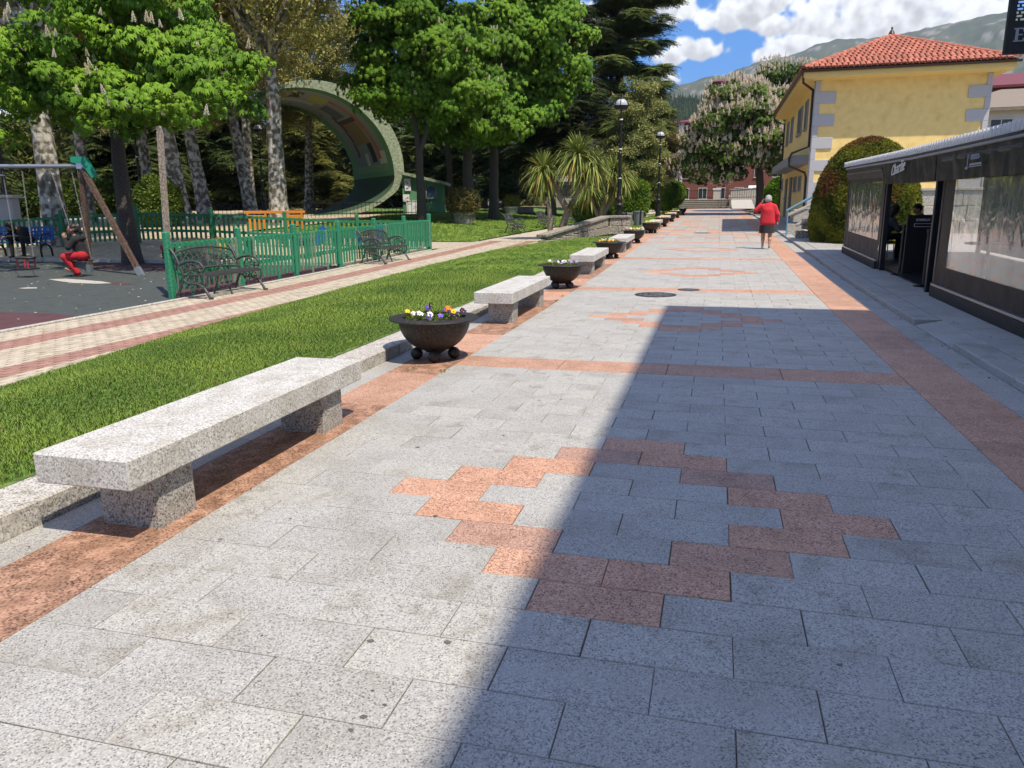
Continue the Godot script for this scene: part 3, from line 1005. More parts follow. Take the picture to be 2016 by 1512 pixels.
func grass_mesh(blades: int, h: float, spread: float, wd: float) -> ArrayMesh:
	var mb := MB.new()
	mb.tint = true
	for i in blades:
		var a := rng.randf() * TAU
		var o := Vector3(cos(a), 0, sin(a)) * rng.randf() * spread
		var lean := Vector3(rng.randf_range(-1, 1), 0, rng.randf_range(-1, 1)) * h * 0.55
		var hh := h * rng.randf_range(0.6, 1.1)
		var a2 := rng.randf() * TAU
		var side := Vector3(cos(a2), 0, sin(a2)) * wd
		var s := rng.randf_range(0.75, 1.2)
		mb.col = Color(s, s, s)
		var mid := o + lean * 0.35 + Vector3(0, hh * 0.6, 0)
		var tip := o + lean + Vector3(0, hh, 0)
		var k := mb.v.size()
		var nn := (Vector3.UP + lean * 2.0).normalized()
		mb.vert(o - side, nn); mb.vert(o + side, nn); mb.vert(mid + side * 0.7, nn); mb.vert(mid - side * 0.7, nn); mb.vert(tip, nn)
		mb.face(k, k + 1, k + 2); mb.face(k, k + 2, k + 3); mb.face(k + 3, k + 2, k + 4)
	return mb.done()

func lawns() -> void:
	var le := lawn_edge()
	var hump := func(x: float, z: float, s: float) -> float:
		return 0.125 * smoothstep(0.0, 0.5, s) + 0.01 + 0.05 * sin(PI * clampf(s, 0, 1)) * (1.0 - smoothstep(-24.0, -30.0, z)) + 0.012 * sin(x * 3.1 + z * 1.7) * sin(PI * s)
	struct_("lawn", strip(steps_z(4, -31, 70), le, kx(-3.68), 12, hump), M["lawn_soil"])
	var tuft := grass_mesh(10, 0.034, 0.028, 0.0017)
	var tuft2 := grass_mesh(14, 0.045, 0.055, 0.0032)
	var nz := FastNoiseLite.new()
	nz.seed = 3; nz.frequency = 0.55; nz.fractal_octaves = 3
	var grow := func(called: String, label: String, za: float, zb: float, el: Callable, er: Callable, per: float, mesh: Mesh, up: Callable, sc: float) -> void:
		var xf := []
		var cols := PackedColorArray()
		var rows := int(absf(za - zb) / 0.25) + 1
		for r in rows:
			var z1 := lerpf(za, zb, (r + 0.5) / rows)
			var wd: float = er.call(z1) - el.call(z1)
			for i in int(per * wd * absf(za - zb) / rows):
				var z := z1 + rng.randf_range(-0.5, 0.5) * absf(za - zb) / rows
				var s := rng.randf()
				var x := lerpf(el.call(z), er.call(z), s)
				var d := nz.get_noise_2d(x, z)
				var b := Basis(Vector3.UP, rng.randf() * TAU).scaled(Vector3(1, rng.randf_range(0.65, 1.25) + d * 0.3, 1) * sc * rng.randf_range(0.8, 1.2))
				xf.append(Transform3D(b, Vector3(x, T(x, z) + up.call(x, z, s) - 0.008, z)))
				var k := clampf(0.5 + d * 0.9 + rng.randf_range(-0.3, 0.3), 0.0, 1.0)
				var c := Color(0.125, 0.25, 0.03).lerp(Color(0.27, 0.41, 0.055), k)
				if rng.randf() < 0.05: c = Color(0.27, 0.25, 0.09)
				cols.push_back(c)
		var o := scatter(self, called, mesh, M["grass_blade"], xf, cols)
		o.set_meta("label", label)
	grow.call("grass", "short mown grass on the lawn strip behind the near bench", -1.5, -9.0, le, kx(-3.72), 3000.0, tuft, hump, 1.0)
	grow.call("grass", "short mown grass on the lawn strip beside the middle benches", -9.0, -16.0, le, kx(-3.72), 1500.0, tuft, hump, 1.15)
	grow.call("grass", "mown grass at the far tip of the lawn strip", -16.0, -30.9, le, kx(-3.72), 420.0, tuft2, hump, 1.1)
	# park lawn beyond the branch path, and the green verge along the far benches
	var pe := pl([[-28.7, -9.2], [-34.0, -9.05], [-44.0, -8.4], [-80.0, -6.8]])
	var fl := flat(0.02)
	struct_("lawn", strip(steps_z(-28.7, -80, 40), pl([[-28.7, -18.5], [-50.0, -22.0], [-80.0, -40.0]]), pe, 16, fl), M["lawn_soil"])
	struct_("sandy_ground", strip(steps_z(-25.0, -80, 30), kx(-95.0), pl([[-25.0, -9.6], [-25.1, -18.7], [-50.0, -22.2], [-80.0, -40.2]]), 20, flat(0.016)), M["sand"])
	grow.call("grass", "mown grass of the park lawn beyond the fence", -28.7, -62.0, pl([[-28.7, -17.0], [-62.0, -26.0]]), pe, 60.0, tuft2, fl, 1.9)
	var vr := path_right()
	struct_("lawn", strip(steps_z(-36.5, -84, 30), func(z: float) -> float: return vr.call(z) + 0.02, kx(-3.66), 4, flat(0.06)), M["lawn_soil"])
	grow.call("grass", "grass verge beside the far row of bowl planters", -36.5, -84.0, func(z: float) -> float: return vr.call(z) + 0.02, kx(-3.7), 90.0, tuft2, flat(0.06), 1.8)

func playground() -> void:
	var root := struct_root("playground")
	part(root, "rubber_surface", strip(steps_z(2, -18.6, 30), kx(-48.0), kx(-9.41), 24, flat(-0.004)), M["rubber"])
	part(root, "sand_pit", strip(steps_z(-18.6, -25.2, 14), kx(-48.0), kx(-9.41), 24, flat(0.006)), M["sand"])
	# maroon zones of the rubber surface, with wavy borders
	var wav := func(pts: Array) -> PackedVector2Array:
		var r := PackedVector2Array()
		for p in pts: r.push_back(Vector2(p[0], p[1]))
		return r
	var zone := func(called: String, pts: Array, m: Material, lift: float) -> void:
		var poly: PackedVector2Array = wav.call(pts)
		var tr := Geometry2D.triangulate_polygon(poly)
		var mb := MB.new()
		for p in poly: mb.vert(Vector3(p.x, T(p.x, p.y) + lift, p.y), Vector3.UP)
		for i in range(0, tr.size(), 3):
			var a := poly[tr[i]]; var b := poly[tr[i + 1]]; var d := poly[tr[i + 2]]
			if (b - a).cross(d - a) < 0: mb.face(tr[i], tr[i + 1], tr[i + 2])
			else: mb.face(tr[i], tr[i + 2], tr[i + 1])
		part(root, called, mb.done(), m)
	zone.call("maroon_zone", [[-9.42, -3.0], [-9.42, -9.55], [-10.2, -9.75], [-11.2, -9.7], [-12.6, -9.3], [-14.5, -9.4], [-17, -8.9], [-17, -3.0]], M["rubber_maroon"], 0.0)
	zone.call("maroon_zone", [[-9.42, -11.9], [-9.42, -18.5], [-12.0, -18.5], [-15.0, -18.3], [-17.5, -18.2], [-17.0, -17.3], [-15.2, -16.9], [-13.2, -16.9], [-11.6, -16.2], [-10.9, -14.4], [-10.4, -12.6]], M["rubber_maroon"], 0.0)
	zone.call("maroon_zone", [[-13.2, -13.9], [-12.4, -13.75], [-12.2, -13.95], [-12.6, -14.15], [-13.3, -14.2]], M["rubber_maroon"], 0.0)
	# bare worn patches under the swings
	zone.call("worn_patch", [[-15.15, -14.5], [-14.6, -14.2], [-13.8, -13.85], [-13.1, -13.8], [-12.85, -13.95], [-13.4, -14.25], [-14.2, -14.5], [-14.8, -14.65]], M["stone_pale"], 0.004)
	zone.call("worn_patch", [[-14.15, -12.75], [-13.9, -12.7], [-13.7, -12.8], [-13.85, -12.95], [-14.1, -12.95]], M["stone_pale"], 0.004)
	# low concrete step between rubber and sand
	var mb := MB.new()
	mb.bev(Vector3(0, 0, 0), Vector3(1.18, 0.3, 0.22), 0.02)
	var sm := mb.done()
	var x := -25.0
	while x < -10.2:
		part(root, "edging_block", sm, M["stone_pale"], on(x, -18.75, -0.05))
		x += 1.2
	# fallen petals and bits of leaf
	var bits := MB.new()
	bits.tint = true
	for i in 420:
		var px := rng.randf_range(-18.5, -9.6)
		var pz := rng.randf_range(-18.3, -8.5)
		var r := rng.randf_range(0.008, 0.03)
		var a := rng.randf() * TAU
		var k := rng.randf()
		bits.col = Color(0.5, 0.46, 0.34) if k < 0.6 else Color(0.36, 0.36, 0.08) if k < 0.85 else Color(0.2, 0.13, 0.06)
		var o := Vector3(px, T(px, pz) + 0.008, pz)
		var u := Vector3(cos(a), 0.1, sin(a)) * r
		var w := Vector3(-sin(a), 0.2, cos(a)) * r * 0.6
		bits.q(o - u, o + w, o + u, o - w)
	var bo := part(self, "litter", bits.done(), M["coloured_matt"])
	bo.set_meta("kind", "stuff")
	bo.set_meta("label", "fallen petals and leaf bits on the rubber playground floor")

# ---------------------------------------------------------------- hills and buildings
func hills() -> void:
	var nz := FastNoiseLite.new()
	nz.seed = 9; nz.frequency = 0.0032; nz.fractal_octaves = 6
	var nf := FastNoiseLite.new()
	nf.seed = 19; nf.frequency = 0.02; nf.fractal_octaves = 4
	# a ridge follows a skyline given as (azimuth to the right of -Z, elevation) in degrees
	var mk := func(called: String, pts: Array, dist: float, depth: float, rough: float, forest: bool, sd: int) -> void:
		var az := []
		for p in pts:
			az.append([deg_to_rad(p[0]), tan(deg_to_rad(p[1]))])
		var mb := MB.new()
		mb.tint = true
		var nu := 260
		var nv := 46
		var grid := []
		for j in nv + 1:
			var t := float(j) / nv
			for i in nu + 1:
				var a: float = lerpf(az[0][0], az[-1][0], float(i) / nu)
				var e: float = az[0][1]
				for k in az.size() - 1:
					if a >= az[k][0] and a <= az[k + 1][0]:
						var s: float = (a - az[k][0]) / (az[k + 1][0] - az[k][0])
						e = lerpf(az[k][1], az[k + 1][1], s * s * (3 - 2 * s) * 0.5 + s * 0.5)
				var r := dist - depth * (1.0 - t)
				var top := e * dist + 1.6
				var hh := top * pow(t, 0.85)
				var p := Vector3(sin(a) * r, 0, -cos(a) * r)
				hh += nz.get_noise_2d(p.x + sd * 333.0, p.z) * rough * sin(PI * t) * 1.6 + nf.get_noise_2d(p.x, p.z) * rough * 0.12
				p.y = hh
				grid.append(p)
		for j in nv + 1:
			for i in nu + 1:
				var k := j * (nu + 1) + i
				var p: Vector3 = grid[k]
				var du: Vector3 = grid[j * (nu + 1) + mini(i + 1, nu)] - grid[j * (nu + 1) + maxi(i - 1, 0)]
				var dv: Vector3 = grid[mini(j + 1, nv) * (nu + 1) + i] - grid[maxi(j - 1, 0) * (nu + 1) + i]
				var nn := du.cross(dv).normalized()
				if nn.y < 0: nn = -nn
				var g1 := nz.get_noise_2d(p.x * 2.2 + 900, p.z * 2.2)
				var g2 := nf.get_noise_2d(p.x * 0.8 + 400, p.z * 0.8)
				if forest:
					mb.col = Color(0.018, 0.035, 0.014).lerp(Color(0.05, 0.075, 0.03), clampf(0.5 + g2 * 1.6, 0, 1))
				else:
					mb.col = Color(0.055, 0.072, 0.04).lerp(Color(0.095, 0.092, 0.062), clampf(0.5 + g1 * 2.2, 0, 1))
					if g2 + g1 * 0.8 > 0.42: mb.col = mb.col.lerp(Color(0.26, 0.25, 0.235), 0.6)
					if g2 - g1 < -0.28: mb.col = mb.col.lerp(Color(0.05, 0.075, 0.03), 0.7)
				mb.vert(p, nn)
		for j in nv:
			for i in nu:
				var a := j * (nu + 1) + i
				mb.face(a, a + 1, a + nu + 2); mb.face(a, a + nu + 2, a + nu + 1)
		struct_(called, mb.done(), M["coloured_matt"])
	mk.call("hill", [[-18.94, 2.76], [-8.67, 5.54], [-4.79, 7.0], [-2.93, 8.11], [-0.73, 8.58], [1.62, 8.58], [4.27, 7.99], [8.79, 6.36], [14.78, 4.54]], 2300.0, 900.0, 26.0, false, 1)
	mk.call("mountain", [[-4.39, 5.82], [-1.03, 8.05], [1.09, 8.99], [2.22, 9.28], [4.14, 9.55], [5.98, 10.14], [7.19, 10.33], [9.01, 10.22], [11.03, 10.34], [12.96, 10.6], [16.24, 10.92], [19.06, 11.13], [25.62, 10.98], [34.7, 7.74]], 3400.0, 1300.0, 40.0, false, 2)
	mk.call("wooded_hill", [[-11.54, 2.76], [-6.52, 5.85], [-4.43, 6.76], [-2.69, 6.95], [-0.6, 6.56], [1.87, 5.0], [4.68, 2.94]], 900.0, 350.0, 14.0, true, 3)
	# conifers standing on the wooded slope: one mass at this distance
	var cone := MB.new()
	cone.tint = true
	for k in 4:
		var y := k * 2.1
		var r := 2.6 - k * 0.6
		var prof := PackedVector2Array([Vector2(r, y), Vector2(r * 0.45, y + 2.0), Vector2(0.02, y + 3.6)])
		cone.lathe(prof, 7)
	var xf := []
	var cols := PackedColorArray()
	for i in 5200:
		var t := rng.randf()
		var a := deg_to_rad(rng.randf_range(-6.87, 0.82))
		var r := 900.0 - 350.0 * (1.0 - t)
		# height of the wooded hill there, from its outline
		var e := 0.0
		var pts := [[-11.54, 2.76], [-6.52, 5.85], [-4.43, 6.76], [-2.69, 6.95], [-0.6, 6.56], [1.87, 5.0], [4.68, 2.94]]
		for k in pts.size() - 1:
			var a0 := Vector2(deg_to_rad(pts[k][0]), deg_to_rad(pts[k][1]))
			var a1 := Vector2(deg_to_rad(pts[k + 1][0]), deg_to_rad(pts[k + 1][1]))
			if a >= a0.x and a <= a1.x: e = tan(lerpf(a0.y, a1.y, (a - a0.x) / (a1.x - a0.x)))
		var y := (e * 900.0 + 1.6) * pow(t, 0.85) - 4.0
		xf.append(Transform3D(Basis(Vector3.UP, rng.randf() * TAU).scaled(Vector3(1, rng.randf_range(0.8, 1.5), 1) * rng.randf_range(0.8, 1.3)), Vector3(sin(a) * r, y, -cos(a) * r)))
		var g := rng.randf()
		cols.push_back(Color(0.016, 0.032, 0.014).lerp(Color(0.06, 0.085, 0.03), g * g))
	var o := scatter(self, "forest", cone.done(), M["needle"], xf, cols)
	o.set_meta("label", "dark conifer wood on the hillside between the trees")

func wall_windows(root: Node3D, wall: MB, at: Vector3, b: Basis, wd: float, ht: float, cols: int, rows: int, w: float, h: float, y0: float, dy: float, frame_m: Material, glass: Material) -> void:
	# windows on one face: at is the lower left corner of the face, b.x along it, b.z outwards
	for r in rows:
		for i in cols:
			var o := at + b.x * (wd * (i + 0.5) / cols) + b.y * (y0 + r * dy)
			var f := MB.new()
			f.box(o + b.z * 0.03 + b.y * (h / 2 + 0.04), Vector3(w + 0.12, 0.08, 0.1), b)
			f.box(o + b.z * 0.05 - b.y * (h / 2 + 0.05), Vector3(w + 0.24, 0.1, 0.18), b)
			f.box(o + b.z * 0.03 + b.x * (w / 2 + 0.03), Vector3(0.06, h, 0.1), b)
			f.box(o + b.z * 0.03 - b.x * (w / 2 + 0.03), Vector3(0.06, h, 0.1), b)
			f.box(o + b.z * 0.025, Vector3(0.05, h, 0.06), b)
			var win := part(root, "window", f.done(), frame_m)
			var g := MB.new()
			g.box(o + b.z * 0.008, Vector3(w, h, 0.012), b)
			part(win, "pane", g.done(), glass)

func house(called: String, label: String, c: Vector3, size: Vector3, turn: float, wall_m: Material, roof_m: Material, cols: int, rows: int, roof_h: float, group := "") -> Node3D:
	var o := thing(called, label, "building", c, turn, group)
	var mb := MB.new()
	mb.box(Vector3(0, size.y / 2, 0), size)
	part(o, "wall", mb.done(), wall_m)
	var rf := MB.new()
	var ex := size.x / 2 + 0.5
	var ez := size.z / 2 + 0.5
	var y := size.y + 0.01
	var rx := maxf(ex - ez, 0.2)
	var pa := Vector3(-ex, y, ez); var pb := Vector3(ex, y, ez); var pc := Vector3(ex, y, -ez); var pd := Vector3(-ex, y, -ez)
	var r1 := Vector3(-rx, y + roof_h, 0); var r2 := Vector3(rx, y + roof_h, 0)
	rf.q(pa, pb, r2, r1); rf.q(pc, pd, r1, r2); rf.t(pb, pc, r2); rf.t(pd, pa, r1); rf.q(pd, pc, pb, pa)
	rf.box(Vector3(0, y - 0.1, ez - 0.04), Vector3(ex * 2, 0.16, 0.1))
	rf.box(Vector3(ex - 0.04, y - 0.1, 0), Vector3(0.1, 0.16, ez * 2))
	rf.box(Vector3(-ex + 0.04, y - 0.1, 0), Vector3(0.1, 0.16, ez * 2))
	var roof := part(o, "roof", rf.done(), roof_m)
	var ch := MB.new()
	ch.box(Vector3(rx * 0.4, y + roof_h + 0.1, -0.6), Vector3(0.7, 1.6, 0.7))
	ch.box(Vector3(rx * 0.4, y + roof_h + 0.95, -0.6), Vector3(0.9, 0.12, 0.9))
	part(roof, "chimney", ch.done(), wall_m)
	var dy := size.y / rows
	wall_windows(o, mb, Vector3(-size.x / 2, 0, size.z / 2), Basis(), size.x, size.y, cols, rows, minf(1.1, size.x / cols * 0.5), dy * 0.5, dy * 0.55, dy, M["frame_white"], M["glass_dark"])
	wall_windows(o, mb, Vector3(-size.x / 2, 0, -size.z / 2), Basis(Vector3.BACK, Vector3.UP, Vector3.LEFT), size.z, size.y, maxi(2, int(cols * size.z / size.x)), rows, 0.9, dy * 0.5, dy * 0.55, dy, M["frame_white"], M["glass_dark"])
	return o

func far_buildings() -> void:
	var o := house("apartment_building", "red brick apartment block rising behind the flowering chestnut", Vector3(1.6, 1.6, -121.0), Vector3(15, 11.4, 12), 0.0, M["brick_red"], M["roof_maroon"], 6, 4, 1.6)
	var tw := MB.new()
	# balconies along its left side and the pale corner strip
	for k in 4:
		var bal := MB.new()
		bal.box(Vector3(-7.95, 1.2 + k * 2.8, 2.0), Vector3(0.9, 0.18, 3.6))
		bal.box(Vector3(-8.36, 1.75 + k * 2.8, 2.0), Vector3(0.06, 0.9, 3.6))
		part(o, "balcony", bal.done(), M["house_grey"])
	tw.box(Vector3(-7.1, 5.7, 6.04), Vector3(0.8, 11.3, 0.12))
	part(o, "corner_strip", tw.done(), M["frame_white"])
	house("tower_block", "tall maroon roofed tower house above the flowering tree", Vector3(2.6, 2.0, -170.0), Vector3(10, 23.4, 9), 0.15, M["brick_red"], M["roof_maroon"], 4, 7, 1.3)
	var attic := house("attic_block", "dark red sheet clad attic with chimney over the flowering tree", Vector3(9.0, 2.0, -176.0), Vector3(13, 20.6, 8), 0.15, M["roof_maroon"], M["roof_maroon"], 5, 6, 1.2)
	var ant := MB.new()
	ant.bar(Vector3(-4.5, 21.5, 0), Vector3(-4.5, 25.0, 0), 0.05)
	for k in 3: ant.bar(Vector3(-5.2, 24.0 + k * 0.4, 0), Vector3(-3.8, 24.0 + k * 0.4, 0), 0.03)
	part(attic, "aerial", ant.done(), M["steel"])
	house("house", "white house with red roof far down the street by the lamp posts", Vector3(-12.0, 2.0, -140.0), Vector3(9, 5.6, 8), 0.0, M["house_white"], M["roof_tile_0"], 4, 2, 1.8)
	house("house", "small pale house half hidden beyond the street end", Vector3(-6.2, 2.0, -165.0), Vector3(7, 8.0, 8), 0.1, M["house_white"], M["roof_tile_1"], 3, 3, 1.6)
	# beyond the yellow building
	house("house", "maroon roofed brick house behind the yellow building, right edge", Vector3(24.0, 1.0, -74.0), Vector3(14, 9.4, 8), -0.12, M["brick_red"], M["roof_maroon"], 5, 3, 1.4)
	house("house", "white house with brown tiled roof next to the yellow building", Vector3(19.2, 0.6, -56.0), Vector3(13, 6.3, 8), -0.05, M["house_white"], M["wood_grey"], 6, 2, 1.5)
	# behind the park, seen in slivers between the trunks
	house("house", "white house with red roof behind the swing frame", Vector3(-71.0, 1.6, -80.0), Vector3(10, 3.4, 8), 0.75, M["house_white"], M["roof_tile_0"], 4, 1, 1.4)
	house("house", "long white house behind the plane trunks and the blue jacket", Vector3(-58.5, 1.6, -84.0), Vector3(15, 3.2, 8), 0.65, M["house_white"], M["roof_tile_2"], 6, 1, 1.2)
	# pale building with concrete screen blocks behind the cordyline
	var s := thing("office_building", "pale building with pierced concrete screen behind the park pines", "building", Vector3(-19.5, 1.5, -98.0), 0.1)
	var w := MB.new()
	w.box(Vector3(0, 1.6, 0), Vector3(26, 3.2, 8))
	w.box(Vector3(0, 7.6, -0.3), Vector3(26, 1.2, 8))
	w.box(Vector3(0, 5.1, -1.0), Vector3(25.6, 4.0, 6))
	part(s, "wall", w.done(), M["house_grey"])
	var band := MB.new()
	band.box(Vector3(0, 3.25, 4.15), Vector3(26, 0.5, 0.3))
	part(s, "ledge", band.done(), M["house_white"])
	for k in 9:
		var g := MB.new()
		var x0 := -12.6 + k * 2.8
		for i in 8: g.box(Vector3(x0 + 0.17 + i * 0.35, 5.25, 4.0), Vector3(0.09, 3.4, 0.2))
		for i in 9: g.box(Vector3(x0 + 1.4, 3.6 + i * 0.41, 4.0), Vector3(2.7, 0.09, 0.19))
		part(s, "screen_panel", g.done(), M["house_white"])
	for k in 8:
		var g := MB.new()
		g.box(Vector3(-11.3 + k * 3.2, 1.9, 4.03), Vector3(2.3, 1.3, 0.1))
		part(s, "window", g.done(), M["glass_dark"])

func yellow_building() -> void:
	var x0 := 3.70
	var x1 := 10.15
	var z0 := -35.3
	var z1 := -50.2
	var yb := 0.35
	var yt := 6.55
	var o := thing("yellow_building", "yellow rendered house with terracotta hip roof and grey quoins", "building", Vector3.ZERO)
	var mb := MB.new()
	mb.box(Vector3((x0 + x1) / 2, (yb + yt) / 2, (z0 + z1) / 2), Vector3(x1 - x0, yt - yb, z0 - z1))
	part(o, "wall", mb.done(), M["yellow_render"])
	# plinth
	var pm := MB.new()
	pm.box(Vector3((x0 + x1) / 2, 0.55, (z0 + z1) / 2), Vector3(x1 - x0 + 0.06, 0.7, z0 - z1 + 0.06))
	part(o, "plinth", pm.done(), M["quoin_stone"])
	# quoins: long and short stones up the two front corners, proud of the wall
	for cx in [x0, x1]:
		var sg := 1.0 if cx == x0 else -1.0
		var y := 6.53
		var k := 0
		while y > 0.9:
			var h := 0.46 if k % 2 else 0.44
			var w := 0.82 if k % 2 else 0.2
			var qm := MB.new()
			qm.bev(Vector3(cx + sg * (w / 2 - 0.03), y - h / 2, z0 + 0.0), Vector3(w, h - 0.004, 0.1), 0.01)
			if cx == x0: qm.bev(Vector3(cx - 0.0, y - h / 2, z0 - 0.25), Vector3(0.09, h - 0.006, 0.5 if k % 2 else 0.3), 0.01)
			part(o, "quoin", qm.done(), M["quoin_stone"])
			y -= h
			k += 1
	# eaves, soffit and gutter
	var ex0 := 3.08
	var ex1 := 10.77
	var ez0 := -34.55
	var ez1 := -50.9
	var ey := 6.72
	var sf := MB.new()
	# sloping soffit from the wall head out to the eaves board
	sf.q(Vector3(ex0 + 0.08, ey - 0.14, ez0 - 0.08), Vector3(x0, yt - 0.02, z0), Vector3(x1, yt - 0.02, z0), Vector3(ex1 - 0.08, ey - 0.14, ez0 - 0.08))
	sf.q(Vector3(ex0 + 0.08, ey - 0.14, ez1 + 0.08), Vector3(x0, yt - 0.02, z1), Vector3(x0, yt - 0.02, z0), Vector3(ex0 + 0.08, ey - 0.14, ez0 - 0.08))
	sf.q(Vector3(ex1 - 0.08, ey - 0.14, ez0 - 0.08), Vector3(x1, yt - 0.02, z0), Vector3(x1, yt - 0.02, z1), Vector3(ex1 - 0.08, ey - 0.14, ez1 + 0.08))
	sf.q(Vector3(ex1 - 0.08, ey - 0.14, ez1 + 0.08), Vector3(x1, yt - 0.02, z1), Vector3(x0, yt - 0.02, z1), Vector3(ex0 + 0.08, ey - 0.14, ez1 + 0.08))
	sf.box(Vector3((ex0 + ex1) / 2, ey, ez0 - 0.06), Vector3(ex1 - ex0 - 0.12, 0.28, 0.06))
	sf.box(Vector3(ex0 + 0.06, ey, (ez0 + ez1) / 2), Vector3(0.06, 0.28, ez0 - ez1 - 0.12))
	sf.box(Vector3(ex1 - 0.06, ey, (ez0 + ez1) / 2), Vector3(0.06, 0.28, ez0 - ez1 - 0.12))
	part(o, "soffit", sf.done(), M["soffit"])
	var gt := MB.new()
	var hp := PackedVector2Array()
	for i in 9: hp.push_back(Vector2(cos(PI + PI * i / 8), sin(PI + PI * i / 8)) * 0.085)
	for i in 9: hp.push_back(Vector2(cos(TAU - PI * i / 8), sin(TAU - PI * i / 8)) * 0.072)
	var run := func(a: Vector3, b: Vector3) -> void:
		var zd := (b - a).normalized()
		gt.prism(hp, a.distance_to(b), Transform3D(Basis(Vector3.UP.cross(zd), Vector3.UP, zd), (a + b) / 2))
	run.call(Vector3(ex0 - 0.08, ey + 0.12, ez0 + 0.05), Vector3(ex1 + 0.08, ey + 0.12, ez0 + 0.05))
	run.call(Vector3(ex0 - 0.05, ey + 0.12, ez1), Vector3(ex0 - 0.05, ey + 0.12, ez0 + 0.08))
	part(o, "gutter", gt.done(), M["brown_gutter"])
	# roof deck and its pantiles
	var pitch := 1.72 / 3.85
	var ry := ey + 0.17
	var ridge_x := (ex0 + ex1) / 2
	var half := (ex1 - ex0) / 2
	var rh := half * pitch
	var za := ez0 - half
	var zb := ez1 + half
	var deck := MB.new()
	var A := Vector3(ex0, ry, ez0); var B := Vector3(ex1, ry, ez0); var C := Vector3(ex1, ry, ez1); var D := Vector3(ex0, ry, ez1)
	var R1 := Vector3(ridge_x, ry + rh, za); var R2 := Vector3(ridge_x, ry + rh, zb)
	deck.t(A, B, R1); deck.q(B, C, R2, R1); deck.t(C, D, R2); deck.q(D, A, R1, R2); deck.q(D, C, B, A)
	var roof := part(o, "roof", deck.done(), M["roof_tile_1"])
	# pantiles of the front slope, each its own piece; half-round, lapping the one below
	var tile := MB.new()
	var tl := 0.42
	var seg := 7
	for e in seg:
		var a0 := PI * e / seg
		var a1 := PI * (e + 1) / seg
		var r0 := 0.098
		var r1 := 0.085
		tile.q(Vector3(cos(a1) * r0, sin(a1) * 0.062, 0), Vector3(cos(a0) * r0, sin(a0) * 0.062, 0), Vector3(cos(a0) * r1, sin(a0) * 0.055, -tl), Vector3(cos(a1) * r1, sin(a1) * 0.055, -tl))
	tile.q(Vector3(-0.098, 0, 0), Vector3(-0.098, -0.012, 0), Vector3(0.098, -0.012, 0), Vector3(0.098, 0, 0))
	for e in seg:
		var a0 := PI * e / seg
		var a1 := PI * (e + 1) / seg
		tile.t(Vector3(0, 0, 0.0), Vector3(cos(a0) * 0.098, sin(a0) * 0.062, 0), Vector3(cos(a1) * 0.098, sin(a1) * 0.062, 0))
	var tm := tile.done()
	var sl := Basis(Vector3.RIGHT, atan(pitch))
	var step := 0.34
	var slen := half * sqrt(1 + pitch * pitch)
	var rows := int(slen / step)
	var spare := {}
	var made := 0
	for r in rows:
		var s := r * step
		var up := s / slen * half
		var wrow := half - up - 0.1
		var n := int(wrow * 2 / 0.215)
		for i in n:
			var x := ridge_x - n * 0.215 / 2 + (i + 0.5) * 0.215
			var at := Vector3(x, ry + up * pitch + 0.025, ez0 + 0.06 - up)
			var key := "roof_tile_%d" % (rng.randi() % 4)
			var b := sl * Basis(Vector3.UP, rng.randf_range(-0.02, 0.02))
			if made < 300:
				part(roof, "roof_tile", tm, M[key], at, b)
				made += 1
			else:
				if not spare.has(key): spare[key] = MB.new()
				tile_into(spare[key], tm, Transform3D(b, at))
	# the slope towards the promenade
	var sl2 := Basis(Vector3.UP, -PI / 2) * Basis(Vector3.RIGHT, atan(pitch))
	for r in rows:
		var s := r * step
		var up := s / slen * half
		var zn := ez0 - up - 0.1
		var zf := ez1 + up + 0.1
		var n := int((zn - zf) / 0.215)
		for i in n:
			var key := "roof_tile_%d" % (rng.randi() % 4)
			if not spare.has(key): spare[key] = MB.new()
			tile_into(spare[key], tm, Transform3D(sl2, Vector3(ex0 - 0.06 + up, ry + up * pitch + 0.025, zn - (i + 0.5) * 0.215)))
	for key in spare: stuff(part(roof, "roof_tile", spare[key].done(), M[key]))
	# hip and ridge caps
	var cap := MB.new()
	for e in 6:
		var a0 := PI * e / 6
		var a1 := PI * (e + 1) / 6
		cap.q(Vector3(cos(a1) * 0.13, sin(a1) * 0.1, 0), Vector3(cos(a0) * 0.13, sin(a0) * 0.1, 0), Vector3(cos(a0) * 0.11, sin(a0) * 0.085, -0.45), Vector3(cos(a1) * 0.11, sin(a1) * 0.085, -0.45))
		cap.t(Vector3.ZERO, Vector3(cos(a0) * 0.13, sin(a0) * 0.1, 0), Vector3(cos(a1) * 0.13, sin(a1) * 0.1, 0))
	var cm := cap.done()
	for line in [[A, R1], [B, R1], [R1, R2]]:
		var a: Vector3 = line[0] + Vector3(0, 0.05, 0)
		var b: Vector3 = line[1] + Vector3(0, 0.05, 0)
		var d := (b - a).normalized()
		var zz := -d
		var xx := Vector3.UP.cross(zz).normalized()
		var bb := Basis(xx, zz.cross(xx), zz)
		var n := int(a.distance_to(b) / 0.4)
		for i in n: part(roof, "ridge_tile", cm, M["roof_tile_%d" % [2, 0, 3][rng.randi() % 3]], a + d * (i * 0.4), bb)
	var fin := MB.new()
	fin.lathe(PackedVector2Array([Vector2(0.14, 0), Vector2(0.09, 0.12), Vector2(0.03, 0.2), Vector2(0.05, 0.26), Vector2(0.005, 0.34)]), 10, R1 + Vector3(0, 0.1, 0))
	part(roof, "finial", fin.done(), M["brown_gutter"])
	# windows with closed grey roller shutters on the long side
	for wz in [[-37.6, -38.75], [-40.0, -42.0], [-44.6, -45.8], [-47.2, -48.4]]:
		side_window(o, x0, 4.9, 6.05, wz[0] - 0.08, minf(wz[0] - 1.0, wz[1] + 0.2))
